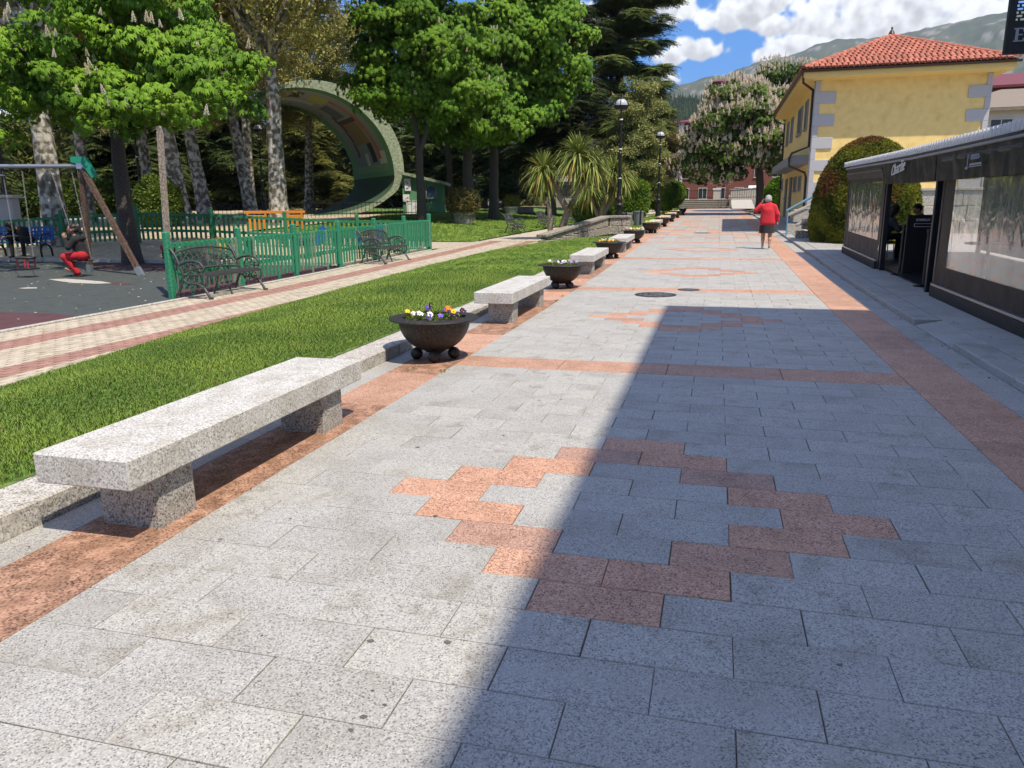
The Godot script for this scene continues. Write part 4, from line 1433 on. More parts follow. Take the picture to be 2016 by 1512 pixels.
	for wz in [[-38.5, -39.3, 2.25, 2.8], [-40.7, -41.7, 2.25, 2.85], [-49.0, -49.9, 2.45, 3.0]]:
		side_window(o, x0, wz[2], wz[3], wz[0], wz[1])
	for dz in [[-43.0, -44.1], [-45.8, -46.9]]:
		var dm := MB.new()
		dm.box(Vector3(x0 - 0.01, 1.9, (dz[0] + dz[1]) / 2), Vector3(0.08, 2.1, absf(dz[1] - dz[0])))
		var door := part(o, "door", dm.done(), M["shutter_grey"])
		var hm := MB.new()
		hm.ball(Vector3(x0 - 0.09, 1.9, dz[1] + 0.12), Vector3(0.04, 0.04, 0.04), 8, 6)
		part(door, "handle", hm.done(), M["steel"])
	# flat canopy over the entrance side
	var cn := MB.new()
	cn.bev(Vector3(3.33, 3.46, -41.9), Vector3(0.78, 0.38, 11.6), 0.02)
	part(o, "canopy", cn.done(), M["canopy_grey"])
	# rainwater pipes
	var dp := MB.new()
	var r := PackedFloat32Array([0.05])
	dp.tube(PackedVector3Array([Vector3(ex0 + 0.02, ey + 0.02, ez0 - 0.1), Vector3(ex0 + 0.05, ey - 0.32, ez0 - 0.2), Vector3(x0 - 0.1, 6.2, z0 - 0.2), Vector3(x0 - 0.09, 6.0, z0 - 0.25), Vector3(x0 - 0.09, 3.95, z0 - 0.25), Vector3(x0 - 0.72, 3.72, z0 - 0.6), Vector3(x0 - 0.8, 3.5, z0 - 0.7), Vector3(x0 - 0.8, 3.2, z0 - 0.72), Vector3(x0 - 0.15, 2.9, z0 - 0.5), Vector3(x0 - 0.09, 2.7, z0 - 0.45), Vector3(x0 - 0.09, 0.6, z0 - 0.45)]), r, 7)
	part(o, "downpipe", dp.done(), M["brown_gutter"])
	var dp2 := MB.new()
	dp2.tube(PackedVector3Array([Vector3(ex0 + 0.02, ey, ez1 + 0.3), Vector3(ex0 + 0.08, ey - 0.3, ez1 + 0.4), Vector3(x0 - 0.08, 6.2, z1 + 0.3), Vector3(x0 - 0.08, 0.6, z1 + 0.3)]), r, 7)
	part(o, "downpipe", dp2.done(), M["brown_gutter"])
	var cable := MB.new()
	cable.tube(PackedVector3Array([Vector3(6.5, 2.62, z0 + 0.04), Vector3(8.3, 2.6, z0 + 0.04), Vector3(x1, 2.58, z0 + 0.04)]), PackedFloat32Array([0.03]), 6)
	part(o, "conduit", cable.done(), M["canopy_grey"])

func tile_into(mb: MB, mesh: ArrayMesh, x: Transform3D) -> void:
	var a := mesh.surface_get_arrays(0)
	var k := mb.v.size()
	var vs: PackedVector3Array = a[Mesh.ARRAY_VERTEX]
	var ns: PackedVector3Array = a[Mesh.ARRAY_NORMAL]
	for p in vs: mb.v.push_back(x * p)
	for p in ns: mb.n.push_back(x.basis * p)
	for i in a[Mesh.ARRAY_INDEX]: mb.ix.push_back(k + i)

func side_window(o: Node3D, x: float, ya: float, yb: float, za: float, zb: float) -> void:
	var f := MB.new()
	var zc := (za + zb) / 2
	var yc := (ya + yb) / 2
	var w := absf(za - zb)
	f.box(Vector3(x - 0.03, ya - 0.04, zc), Vector3(0.16, 0.08, w + 0.16))
	f.box(Vector3(x - 0.02, yb + 0.03, zc), Vector3(0.1, 0.06, w + 0.1))
	f.box(Vector3(x - 0.02, yc, za + 0.03), Vector3(0.1, yb - ya, 0.06))
	f.box(Vector3(x - 0.02, yc, zb - 0.03), Vector3(0.1, yb - ya, 0.06))
	var win := part(o, "window", f.done(), M["canopy_grey"])
	var n := int((yb - ya) / 0.09)
	var sh := MB.new()
	for i in n: sh.box(Vector3(x - 0.015, ya + (i + 0.5) * (yb - ya) / n, zc), Vector3(0.04, (yb - ya) / n - 0.012, w - 0.02))
	part(win, "shutter", sh.done(), M["shutter_grey"])

func shade_building() -> void:
	# the town house beside the camera, out of the frame, whose shade lies over the paving
	var o := thing("town_house", "tall town house beside the terrace, casting its shade on the paving", "building", Vector3.ZERO)
	var mb := MB.new()
	mb.box(Vector3(10.3, 5.9, 6.2), Vector3(12.0, 12.2, 29.1))
	part(o, "wall", mb.done(), M["house_white"])
	wall_windows(o, mb, Vector3(4.3, 0.2, -8.3), Basis(Vector3.BACK, Vector3.UP, Vector3.LEFT), 28.0, 12.0, 9, 4, 1.2, 1.5, 1.6, 2.9, M["frame_white"], M["glass_dark"])
	# hanging sign on an arm
	var s := thing("hanging_sign", "black hanging sign with pierced brick pattern and grey lettering, top right", "sign", Vector3(2.365, 2.86, -8.02))
	var pl2 := MB.new()
	# the board: a frame round a pierced field with a solid disc
	var tl := 0.055
	pl2.box(Vector3(0.028, 0.55, 0), Vector3(0.056, 1.1, tl))
	pl2.box(Vector3(0.9, 0.55, 0), Vector3(0.1, 1.1, tl))
	pl2.box(Vector3(0.453, 0.13, 0), Vector3(0.794, 0.26, tl))
	pl2.box(Vector3(0.453, 1.05, 0), Vector3(0.794, 0.1, tl))
	part(s, "board", pl2.done(), M["dark_plastic"])
	var gr := MB.new()
	var yy := 0.262
	var rowi := 0
	while yy < 0.99:
		gr.box(Vector3(0.453, yy + 0.0045, 0), Vector3(0.794, 0.009, 0.012))
		var xx := 0.06 + (0.0 if rowi % 2 else 0.03)
		while xx < 0.85:
			gr.box(Vector3(xx, yy + 0.0185, 0), Vector3(0.014, 0.019, 0.012))
			xx += 0.06
		yy += 0.028
		rowi += 1
	part(s, "grille", gr.done(), M["dark_plastic"])
	var disc := MB.new()
	disc.lathe(PackedVector2Array([Vector2(0, -0.025), Vector2(0.36, -0.025), Vector2(0.36, 0.025), Vector2(0, 0.025)]), 40, Vector3(0.53, 0.82, 0), false, Basis(Vector3.RIGHT, PI / 2))
	part(s, "disc", disc.done(), M["dark_plastic"])
	text_part(s, "Estr", 0.11, M["lettering_dim"], Vector3(0.05, 0.06, tl / 2 + 0.003), Basis(), true)
	var arm := MB.new()
	arm.bar(Vector3(0.1, 1.13, 0), Vector3(1.94, 1.13, 0), 0.022)
	arm.bar(Vector3(0.9, 1.13, 0), Vector3(1.94, 1.6, 0), 0.015)
	part(s, "arm", arm.done(), M["frame_black"])

func text_part(parent: Node, txt: String, h: float, m: Material, at: Vector3, b: Basis, serif := false, italic := false) -> void:
	var tm := TextMesh.new()
	var f := SystemFont.new()
	f.font_names = PackedStringArray(["Droid Serif" if serif else "Droid Sans"])
	f.font_italic = italic
	f.font_weight = 700
	tm.font = f
	tm.text = txt
	tm.font_size = 32
	tm.pixel_size = h / 24.0
	tm.depth = 0.006
	tm.horizontal_alignment = HORIZONTAL_ALIGNMENT_LEFT
	tm.vertical_alignment = VERTICAL_ALIGNMENT_BOTTOM
	part(parent, "lettering", tm, m, at, b)

func cloth(mb: MB, o: Vector3, u: Vector3, w: Vector3, nu: int, nv: int, nrm: Vector3, amp: float, freq: float, sd: int) -> void:
	# a hanging sheet with folds: o corner, u along, w down
	var nz := FastNoiseLite.new()
	nz.seed = sd; nz.frequency = freq; nz.fractal_octaves = 3
	var g := []
	for j in nv + 1:
		for i in nu + 1:
			var p := o + u * (float(i) / nu) + w * (float(j) / nv)
			var edge := minf(1.0, float(j) / nv * 3.0)
			g.append(p + nrm * amp * edge * (nz.get_noise_2d(p.dot(u.normalized()) * 3.0, p.y * 0.8)))
	for j in nv + 1:
		for i in nu + 1:
			var du: Vector3 = g[j * (nu + 1) + mini(i + 1, nu)] - g[j * (nu + 1) + maxi(i - 1, 0)]
			var dv: Vector3 = g[mini(j + 1, nv) * (nu + 1) + i] - g[maxi(j - 1, 0) * (nu + 1) + i]
			var nn := du.cross(dv).normalized()
			if nn.dot(nrm) < 0: nn = -nn
			mb.vert(g[j * (nu + 1) + i], nn)
	var k0 := mb.v.size() - (nu + 1) * (nv + 1)
	var flip := u.cross(w).dot(nrm) < 0
	for j in nv:
		for i in nu:
			var a := k0 + j * (nu + 1) + i
			if flip:
				mb.face(a, a + nu + 2, a + 1); mb.face(a, a + nu + 1, a + nu + 2)
			else:
				mb.face(a, a + 1, a + nu + 2); mb.face(a, a + nu + 2, a + nu + 1)

func terrace() -> void:
	var o := thing("cafe_terrace", "black framed cafe terrace tent with clear vinyl windows and white sheet roof", "terrace", Vector3.ZERO)
	var X := 3.5
	var zf := -23.4
	var zn := -8.45
	var gy := func(z: float) -> float: return G(z) + 0.075
	# posts
	for z in [zf + 0.04, -18.5, -18.28, -14.35, -13.9, zn - 0.04]:
		var mb := MB.new()
		mb.bev(Vector3(X + 0.05, gy.call(z) + 1.15, z), Vector3(0.1, 2.3, 0.1), 0.008)
		part(o, "post", mb.done(), M["frame_black"])
	for z in [zf + 0.04, -18.4, -14.2, zn - 0.04]:
		var mb := MB.new()
		mb.bev(Vector3(6.9, gy.call(z) + 1.3, z), Vector3(0.1, 2.7, 0.1), 0.008)
		part(o, "post", mb.done(), M["frame_black"])
	# eaves beam and roof of ribbed white sheet, its front edge scalloped by the ribs
	var be := MB.new()
	be.beam(Vector3(X + 0.05, gy.call(zf) + 2.3, zf), Vector3(X + 0.05, gy.call(zn) + 2.3, zn), 0.1, 0.14)
	be.beam(Vector3(6.9, gy.call(zf) + 2.66, zf), Vector3(6.9, gy.call(zn) + 2.66, zn), 0.1, 0.14)
	part(o, "eaves_beam", be.done(), M["frame_black"])
	var rf := MB.new()
	var n := int((zn - zf + 0.2) / 0.16)
	for i in n:
		var z := zf - 0.2 + (i + 0.5) * 0.16
		var y0: float = gy.call(z) + 2.42
		var y1: float = gy.call(z) + 2.80
		var d := Vector3(3.9, y1 - y0, 0).normalized()
		var nrm := Vector3(-d.y, d.x, 0)
		var c := (Vector3(3.22, y0, z) + Vector3(7.1, y1, z)) / 2
		rf.box(c + d * 0.12, Vector3(3.62, 0.012, 0.158), Basis(d, nrm, Vector3.BACK))
		rf.box(c + d * 0.12 + nrm * 0.022, Vector3(3.62, 0.035, 0.06), Basis(d, nrm, Vector3.BACK))
	part(o, "roof_sheet", rf.done(), M["white_sheet"])
	# translucent ribbed strip turned down along the front edge
	var fe := MB.new()
	for i in n:
		var z := zf - 0.2 + (i + 0.5) * 0.16
		var y0: float = gy.call(z) + 2.40
		fe.q(Vector3(3.38, y0 + 0.03, z + 0.0805), Vector3(3.62, y0 + 0.075, z + 0.0805), Vector3(3.62, y0 + 0.075, z - 0.0805), Vector3(3.38, y0 + 0.03, z - 0.0805))
		fe.q(Vector3(3.38, y0 - 0.07, z + 0.0805), Vector3(3.38, y0 + 0.03, z + 0.0805), Vector3(3.38, y0 + 0.03, z - 0.0805), Vector3(3.38, y0 - 0.07, z - 0.0805))
		fe.box(Vector3(3.375, y0 - 0.0, z), Vector3(0.02, 0.12, 0.05))
	part(o, "roof_edge", fe.done(), M["sheet_edge"])
	# closed dark screens along the back of the near half
	var bs := MB.new()
	cloth(bs, Vector3(6.9, gy.call(zf) + 2.6, zf), Vector3(0, G(zn) - G(zf), zn - zf), Vector3(0, -2.5, 0), 30, 10, Vector3.LEFT, 0.04, 0.8, 31)
	cloth(bs, Vector3(X, gy.call(zn) + 2.45, zn), Vector3(3.4, 0.2, 0), Vector3(0, -2.4, 0), 20, 10, Vector3.BACK, 0.04, 0.8, 32)
	part(o, "back_screen", bs.done(), M["awning_black"])
	# lighter far panel and black valances
	var va := MB.new()
	cloth(va, Vector3(X - 0.06, gy.call(zf) + 2.27, zf), Vector3(0, G(-18.5) - G(zf), -18.5 - zf), Vector3(0.02, -0.3, 0), 24, 4, Vector3.LEFT, 0.02, 0.8, 4)
	part(o, "valance", va.done(), M["awning_grey"])
	for seg in [[-18.5, -14.2, 5], [-14.4, zn, 6]]:
		var vb := MB.new()
		cloth(vb, Vector3(X - 0.08, gy.call(seg[0]) + 2.25, seg[0]), Vector3(0, G(seg[1]) - G(seg[0]), seg[1] - seg[0]), Vector3(0.02, -0.42, 0), 60, 8, Vector3.LEFT, 0.05, 1.1, seg[2])
		part(o, "valance", vb.done(), M["awning_black"])
	var tr := MB.new()
	tr.tube(PackedVector3Array([Vector3(X - 0.09, gy.call(zf) + 2.28, zf), Vector3(X - 0.09, gy.call(-16.0) + 2.265, -16.0), Vector3(X - 0.09, gy.call(zn) + 2.265, zn)]), PackedFloat32Array([0.022]), 6)
	part(o, "valance_rail", tr.done(), M["canopy_grey"])
	# drop-down screens: dark border cloth with a clear wavy vinyl window
	for s in [[zf + 0.08, -18.58, 0, 0.62, 0.42, 1.9], [-13.85, zn - 0.08, 1, 0.5, 0.55, 1.86]]:
		var za: float = s[0]
		var zb: float = s[1]
		var len := zb - za
		var ya: float = gy.call(za)
		var yb: float = gy.call(zb)
		var m: Material = M["awning_grey"] if s[2] == 0 else M["awning_black"]
		var lo: float = s[3]
		var hi: float = s[5]
		var ed: float = s[4]
		var at := func(t: float, h: float) -> Vector3: return Vector3(X + 0.01, lerpf(ya, yb, t) + h, za + len * t)
		var e: float = ed / len
		var scr := MB.new()
		cloth(scr, at.call(0, hi), at.call(1, hi) - at.call(0, hi), Vector3(0, -(2.2 - hi), 0) * -1.0, 30, 3, Vector3.LEFT, 0.012, 0.9, 11 + s[2])
		cloth(scr, at.call(0, lo), at.call(1, lo) - at.call(0, lo), Vector3(0, -(lo - 0.2), 0), 40, 6, Vector3.LEFT, 0.03, 1.3, 13 + s[2])
		cloth(scr, at.call(0, hi), at.call(e, hi) - at.call(0, hi), Vector3(0, lo - hi, 0), 4, 14, Vector3.LEFT, 0.012, 0.9, 15 + s[2])
		cloth(scr, at.call(1 - e * 0.5, hi), at.call(1, hi) - at.call(1 - e * 0.5, hi), Vector3(0, lo - hi, 0), 4, 14, Vector3.LEFT, 0.012, 0.9, 17 + s[2])
		var scp := part(o, "screen", scr.done(), m)
		var vw := MB.new()
		cloth(vw, at.call(e, hi), at.call(1 - e * 0.5, hi) - at.call(e, hi), Vector3(0, lo - hi, 0), 90, 60, Vector3.LEFT, 0.012, 0.5, 21 + s[2])
		part(scp, "window", vw.done(), M["vinyl"])
		var vw2 := MB.new()
		cloth(vw2, at.call(e, hi) + Vector3(0.02, 0, 0), at.call(1 - e * 0.5, hi) - at.call(e, hi), Vector3(0, lo - hi, 0), 90, 60, Vector3.LEFT, 0.012, 0.45, 25 + s[2])
		part(scp, "window", vw2.done(), M["vinyl"])
		# roller tube above, bottom bar and sill below
		var tb := MB.new()
		tb.bar(at.call(0, 2.16) + Vector3(-0.05, 0, 0), at.call(1, 2.16) + Vector3(-0.05, 0, 0), 0.05, 10)
		part(scp, "roller", tb.done(), M["awning_grey"])
		var sl := MB.new()
		sl.beam(at.call(0, 0.19) + Vector3(-0.03, 0, 0), at.call(1, 0.19) + Vector3(-0.03, 0, 0), 0.05, 0.035)
		part(scp, "bottom_bar", sl.done(), M["steel"])
		var si := MB.new()
		si.beam(at.call(0, 0.08) + Vector3(0.01, 0, 0), at.call(1, 0.08) + Vector3(0.01, 0, 0), 0.14, 0.17)
		part(o, "sill", si.done(), M["awning_black"])
	# lettering printed on the valance
	var lb := Basis(Vector3.BACK, Vector3.UP, Vector3.LEFT)
	text_part(o, "Charlie", 0.2, M["lettering"], Vector3(X - 0.14, gy.call(-16.6) + 1.93, -17.3), lb * Basis(Vector3(1.15, 0.07, 0), Vector3(0.3, 1, 0), Vector3.BACK), true, true)
	text_part(o, "- BOTICA -", 0.07, M["lettering_dim"], Vector3(X - 0.13, gy.call(-12.0) + 2.06, -12.25), lb)
	var gl := MB.new()
	gl.box(Vector3(X - 0.13, gy.call(-12.0) + 1.99, -11.98), Vector3(0.006, 0.012, 0.55))
	gl.box(Vector3(X - 0.13, gy.call(-12.0) + 2.02, -11.98), Vector3(0.006, 0.025, 0.5))
	gl.box(Vector3(X - 0.13, gy.call(-12.0) + 2.06, -12.34), Vector3(0.006, 0.2, 0.02))
	gl.box(Vector3(X - 0.13, gy.call(-12.0) + 1.98, -12.36), Vector3(0.006, 0.03, 0.12))
	part(o, "lettering", gl.done(), M["lettering_dim"])
	var fl := MB.new()
	fl.q(Vector3(X + 0.1, gy.call(zn) + 0.012, zn), Vector3(6.95, gy.call(zn) + 0.012, zn), Vector3(6.95, gy.call(zf) + 0.03, zf), Vector3(X + 0.1, gy.call(zf) + 0.03, zf))
	part(o, "floor", fl.done(), M["frame_black"])
	# furniture inside
	for tb in [[4.58, -21.3], [4.9, -16.0], [4.7, -12.0]]:
		var t := thing("cafe_table", ["dark round cafe table between the two seated people", "dark cafe table by the terrace opening", "dark cafe table behind the large vinyl window"][[-21.3, -16.0, -12.0].find(tb[1])], "table", Vector3(tb[0], gy.call(tb[1]), tb[1]), 0.0, "terrace tables")
		var m1 := MB.new()
		m1.lathe(PackedVector2Array([Vector2(0, 0.71), Vector2(0.4, 0.71), Vector2(0.4, 0.74), Vector2(0, 0.74)]), 24)
		part(t, "table_top", m1.done(), M["dark_plastic"])
		var m2 := MB.new()
		m2.lathe(PackedVector2Array([Vector2(0.26, 0), Vector2(0.26, 0.015), Vector2(0.03, 0.05), Vector2(0.03, 0.71)]), 16)
		part(t, "pedestal", m2.done(), M["dark_plastic"])
	var spots := [[4.08, -21.0, PI / 2 + 0.2, "dark cafe chair under the long haired customer"], [5.08, -21.6, -PI / 2 + 0.2, "dark cafe chair under the short haired customer"], [4.75, -11.1, PI, "dark cafe chair behind the large vinyl window"]]
	for s in spots:
		var c := thing("cafe_chair", s[3], "chair", Vector3(s[0], gy.call(s[1]), s[1]), s[2], "terrace chairs")
		var se := MB.new()
		se.bev(Vector3(0, 0.45, 0), Vector3(0.44, 0.035, 0.42), 0.01)
		part(c, "seat", se.done(), M["dark_plastic"])
		var bk := MB.new()
		bk.bev(Vector3(0, 0.7, -0.22), Vector3(0.44, 0.4, 0.03), 0.01, Basis(Vector3.RIGHT, -0.15))
		part(c, "backrest", bk.done(), M["dark_plastic"])
		for lx in [-0.19, 0.19]:
			for lz in [-0.19, 0.19]:
				var lg := MB.new()
				lg.bar(Vector3(lx, 0, lz), Vector3(lx * 0.9, 0.44, lz * 0.9), 0.014)
				part(c, "leg", lg.done(), M["steel"])
	# barrier of two queue posts and a black menu board between them
	for s in [[3.72, -17.35, "queue post in the terrace opening beside the far screen"], [3.68, -15.2, "queue post in the terrace opening beside the near screen"]]:
		var c := thing("barrier_post", s[2], "post", Vector3(s[0], gy.call(s[1]), s[1]), 0.0, "terrace barrier posts")
		var b1 := MB.new()
		b1.lathe(PackedVector2Array([Vector2(0.17, 0), Vector2(0.17, 0.012), Vector2(0.03, 0.03), Vector2(0.028, 0.95), Vector2(0.04, 0.96), Vector2(0.04, 1.02), Vector2(0, 1.03)]), 16)
		part(c, "post", b1.done(), M["frame_black"])
	var mbd := thing("menu_board", "black menu board with pale lettering in the terrace opening", "sign", Vector3(4.05, gy.call(-17.2), -17.2), 0.12)
	var bd := MB.new()
	bd.bev(Vector3(0, 0.62, 0), Vector3(0.66, 1.2, 0.04), 0.008)
	part(mbd, "board", bd.done(), M["dark_plastic"])
	text_part(mbd, "CHARLIE", 0.05, M["lettering"], Vector3(-0.17, 1.08, 0.024), Basis())
	var bx := MB.new()
	bx.box(Vector3(0.0, 1.045, 0.023), Vector3(0.38, 0.008, 0.005))
	bx.box(Vector3(0.0, 0.985, 0.023), Vector3(0.38, 0.008, 0.005))
	bx.box(Vector3(-0.19, 1.015, 0.023), Vector3(0.008, 0.06, 0.005))
	bx.box(Vector3(0.19, 1.015, 0.023), Vector3(0.008, 0.06, 0.005))
	part(mbd, "box_line", bx.done(), M["lettering"])
	for lx in [-0.28, 0.28]:
		var lg := MB.new()
		lg.box(Vector3(lx, 0.02, 0), Vector3(0.05, 0.04, 0.3))
		part(mbd, "foot", lg.done(), M["dark_plastic"])

func stones_wall(root: Node3D, a: Vector3, b: Vector3, ha: float, hb: float, thick: float, rows: int, m: Material, cop: Material) -> void:
	# a wall of rough blocks with coping; ha and hb are its heights at the two ends
	var d := b - a
	var len := Vector2(d.x, d.z).length()
	var dir := d.normalized()
	var back := Vector3(dir.z, 0, -dir.x).normalized()
	var n := maxi(2, int(len / 0.75))
	var core := MB.new()
	for r in rows:
		for i in n:
			var t0 := (i + (0.5 if r % 2 else 0.0)) / n - (0.25 / n if r % 2 else 0.0)
			var t1 := minf(t0 + 1.0 / n, 1.0)
			t0 = clampf(t0, 0.0, 1.0)
			if t1 - t0 < 0.1 / n: continue
			var tm := (t0 + t1) / 2
			var hh := lerpf(ha, hb, tm)
			var h := hh / rows
			if h < 0.05: continue
			var st := MB.new()
			var bs := Basis(dir.slide(Vector3.UP).normalized(), Vector3.UP, dir.slide(Vector3.UP).normalized().cross(Vector3.UP))
			st.bev(a + d * tm + Vector3(0, h * (r + 0.5), 0), Vector3((t1 - t0) * len - 0.012, h - 0.012, thick + rng.randf_range(-0.03, 0.03)), 0.018, bs)
			part(root, "stone", st.done(), m)
	var nc := maxi(2, int(len / 1.1))
	for i in nc:
		var p := a + d * (float(i) / nc) + Vector3(0, lerpf(ha, hb, float(i) / nc) + 0.05, 0)
		var q := a + d * (float(i + 1) / nc) + Vector3(0, lerpf(ha, hb, float(i + 1) / nc) + 0.05, 0)
		var cp := MB.new()
		var zz := (q - p).normalized()
		var xx := Vector3.UP.cross(zz).normalized()
		cp.bev((p + q) / 2, Vector3(thick + 0.12, 0.1, p.distance_to(q) - 0.008), 0.012, Basis(xx, zz.cross(xx), zz))
		part(root, "coping", cp.done(), cop)

func stairs_and_steps() -> void:
	# stair beside the yew, climbing away from the promenade, between two stone parapets
	var o := thing("stone_stair", "stone stair with granite parapets beside the clipped yew", "stair", Vector3.ZERO)
	for i in 7:
		var mb := MB.new()
		var x := 3.0 + i * 0.3
		mb.bev(Vector3(x + 0.9, 0.38 + i * 0.165 - 0.2, -31.7), Vector3(1.8, 0.5, 2.2), 0.01)
		part(o, "step", mb.done(), M["stone_pale"])
	stones_wall(o, Vector3(2.85, 0.28, -30.35), Vector3(5.2, 0.3, -30.35), 0.48, 1.75, 0.3, 2, M["stone_wall"], M["stone_pale"])
	stones_wall(o, Vector3(2.75, 0.36, -33.0), Vector3(5.2, 0.38, -33.0), 0.75, 1.85, 0.3, 2, M["stone_pale"], M["stone_pale"])
	var h := thing("handrail", "pale blue handrail rising along the stone stair", "handrail", Vector3.ZERO)
	var r := MB.new()
	r.tube(PackedVector3Array([Vector3(2.62, 1.34, -31.9), Vector3(2.75, 1.42, -31.9), Vector3(4.6, 2.5, -31.9)]), PackedFloat32Array([0.045]), 8)
	part(h, "rail", r.done(), M["light_blue_rail"])
	for p in [[2.66, 0.33, 1.35], [4.5, 1.2, 2.44]]:
		var pm := MB.new()
		pm.bar(Vector3(p[0], p[1], -31.9), Vector3(p[0], p[2], -31.9), 0.03, 8)
		part(h, "post", pm.done(), M["light_blue_rail"])
	# retaining wall in front of the yellow house
	var w := thing("retaining_wall", "pale stone retaining wall below the yellow house front", "wall", Vector3.ZERO)
	stones_wall(w, Vector3(5.3, 0.3, -33.6), Vector3(16.0, 0.3, -33.6), 1.75, 1.75, 0.35, 3, M["stone_pale"], M["stone_pale"])
	var tr := MB.new()
	tr.q(Vector3(5.2, 2.02, -33.7), Vector3(16.0, 2.02, -33.7), Vector3(16.0, 2.02, -35.3), Vector3(5.2, 2.02, -35.3))
	part(w, "terrace_floor", tr.done(), M["stone_pale"])
	# five steps across the far end of the promenade, with a ramp beside them
	var z := -84.0
	var y := G(z)
	var s := thing("park_steps", "low flight of pale stone steps at the far end of the promenade", "steps", Vector3.ZERO)
	for i in 5:
		var mb := MB.new()
		mb.box(Vector3(-1.3, y + 0.19 * i + 0.07, z - 3.0 - i * 0.38), Vector3(4.94, 0.145, 6.0))
		part(s, "riser", mb.done(), M["stone_wall"])
		var tm := MB.new()
		tm.bev(Vector3(-1.3, y + 0.19 * i + 0.168, z - 2.95 - i * 0.38), Vector3(5.0, 0.05, 6.06), 0.012)
		part(s, "step", tm.done(), M["stone_pale"])
	var cheek := MB.new()
	cheek.box(Vector3(1.28, y + 0.5, z - 2.2), Vector3(0.18, 1.1, 4.4))
	part(s, "cheek_wall", cheek.done(), M["stone_wall"])
	for rx in [0.95, 0.35]:
		var rm := MB.new()
		rm.tube(PackedVector3Array([Vector3(rx, y, z + 0.2), Vector3(rx, y + 0.9, z + 0.2), Vector3(rx, y + 1.8, z - 1.8), Vector3(rx, y + 0.9, z - 1.8)]), PackedFloat32Array([0.03]), 6)
		part(s, "handrail", rm.done(), M["black_iron"])
	var rp := MB.new()
	rp.q(Vector3(1.4, y - 0.05, z + 3.6), Vector3(3.6, y - 0.05, z + 3.6), Vector3(3.6, y + 0.95, z - 6.0), Vector3(1.4, y + 0.95, z - 6.0))
	struct_("ramp", rp.done(), M["stone_pale"])
	var rp2 := MB.new()
	rp2.q(Vector3(1.4, y - 0.02, z + 4.4), Vector3(3.6, y - 0.02, z + 4.4), Vector3(3.6, y + 0.0, z + 3.2), Vector3(1.4, y + 0.0, z + 3.2))
	struct_("paving", rp2.done(), M["rose_block_0"])
	var plat := MB.new()
	plat.box(Vector3(-1.5, y + 0.44, z - 13.0), Vector3(16.0, 1.0, 15.0))
	struct_("pavement", plat.done(), M["stone_pale"])
	var fence := thing("railing", "dark metal railing beyond the far steps and ramp", "railing", Vector3.ZERO)
	var top := MB.new()
	top.beam(Vector3(-4.5, y + 1.95, z - 7.5), Vector3(5.5, y + 2.05, z - 7.5), 0.05, 0.05)
	top.beam(Vector3(-4.5, y + 1.15, z - 7.5), Vector3(5.5, y + 1.2, z - 7.5), 0.05, 0.05)
	part(fence, "rail", top.done(), M["black_iron"])
	for i in 40:
		var bm := MB.new()
		bm.bar(Vector3(-4.4 + i * 0.25, y + 1.0, z - 7.5), Vector3(-4.4 + i * 0.25, y + 2.0, z - 7.5), 0.02, 5)
		part(fence, "bar", bm.done(), M["black_iron"])
	var pil := thing("gate_pillar", "square white gate pillar with cap beyond the far steps", "pillar", Vector3(-0.15, y + 0.94, z - 7.0))
	var p1 := MB.new()
	p1.bev(Vector3(0, 0.55, 0), Vector3(0.75, 1.1, 0.7), 0.01)
	part(pil, "shaft", p1.done(), M["stone_pale"])
	var p2 := MB.new()
	p2.bev(Vector3(0, 1.16, 0), Vector3(0.92, 0.14, 0.86), 0.015)
	part(pil, "cap", p2.done(), M["house_white"])
	var cw := thing("garden_wall", "low pale wall behind the ramp railing at the street", "wall", Vector3.ZERO)
	stones_wall(cw, Vector3(1.2, y + 0.9, z - 9.5), Vector3(7.5, y + 0.9, z - 9.5), 1.1, 1.5, 0.3, 2, M["stone_pale"], M["stone_pale"])
	# low stone wall beside the cordylines
	var lw := thing("low_wall", "low mossy granite wall beside the cordyline trunks", "wall", Vector3.ZERO)
	stones_wall(lw, on(-6.15, -27.4, 0.0), on(-4.75, -34.0, 0.0), 0.26, 0.72, 0.3, 2, M["stone_wall"], M["stone_wall"])
	stones_wall(lw, on(-4.75, -34.1, 0.0), on(-3.75, -34.6, 0.0), 0.72, 0.72, 0.3, 2, M["stone_wall"], M["stone_wall"])
	struct_("planting_bed", strip(steps_z(-27.8, -36.5, 10), pl([[-27.8, -6.36], [-36.5, -5.35]]), pl([[-27.8, -6.1], [-34.0, -4.9], [-34.3, -3.9], [-36.5, -3.9]]), 4, func(_x: float, z: float, _s: float) -> float: return 0.2 + 0.35 * smoothstep(-28.0, -33.0, z)), M["lawn_soil"])

# ---------------------------------------------------------------- trees and shrubs
var sprays := {}

func leaflet(mb: MB, o: Vector3, dir: Vector3, up: Vector3, l: float, w: float, droop: float) -> void:
	# a pointed leaf folded along its rib
	var side := dir.cross(up).normalized()
	var m := o + dir * l * 0.58 - up * droop * l * 0.35
	var tip := o + dir * l - up * droop * l
	var k := mb.v.size()
	var nn := side.cross(dir).normalized()
	if nn.dot(up) < 0: nn = -nn
	mb.vert(o, nn); mb.vert(m - side * w + up * w * 0.25, (nn - side * 0.3).normalized()); mb.vert(m, nn); mb.vert(m + side * w + up * w * 0.25, (nn + side * 0.3).normalized()); mb.vert(tip, nn)
	mb.face(k, k + 2, k + 1); mb.face(k, k + 3, k + 2); mb.face(k + 1, k + 2, k + 4); mb.face(k + 2, k + 3, k + 4)

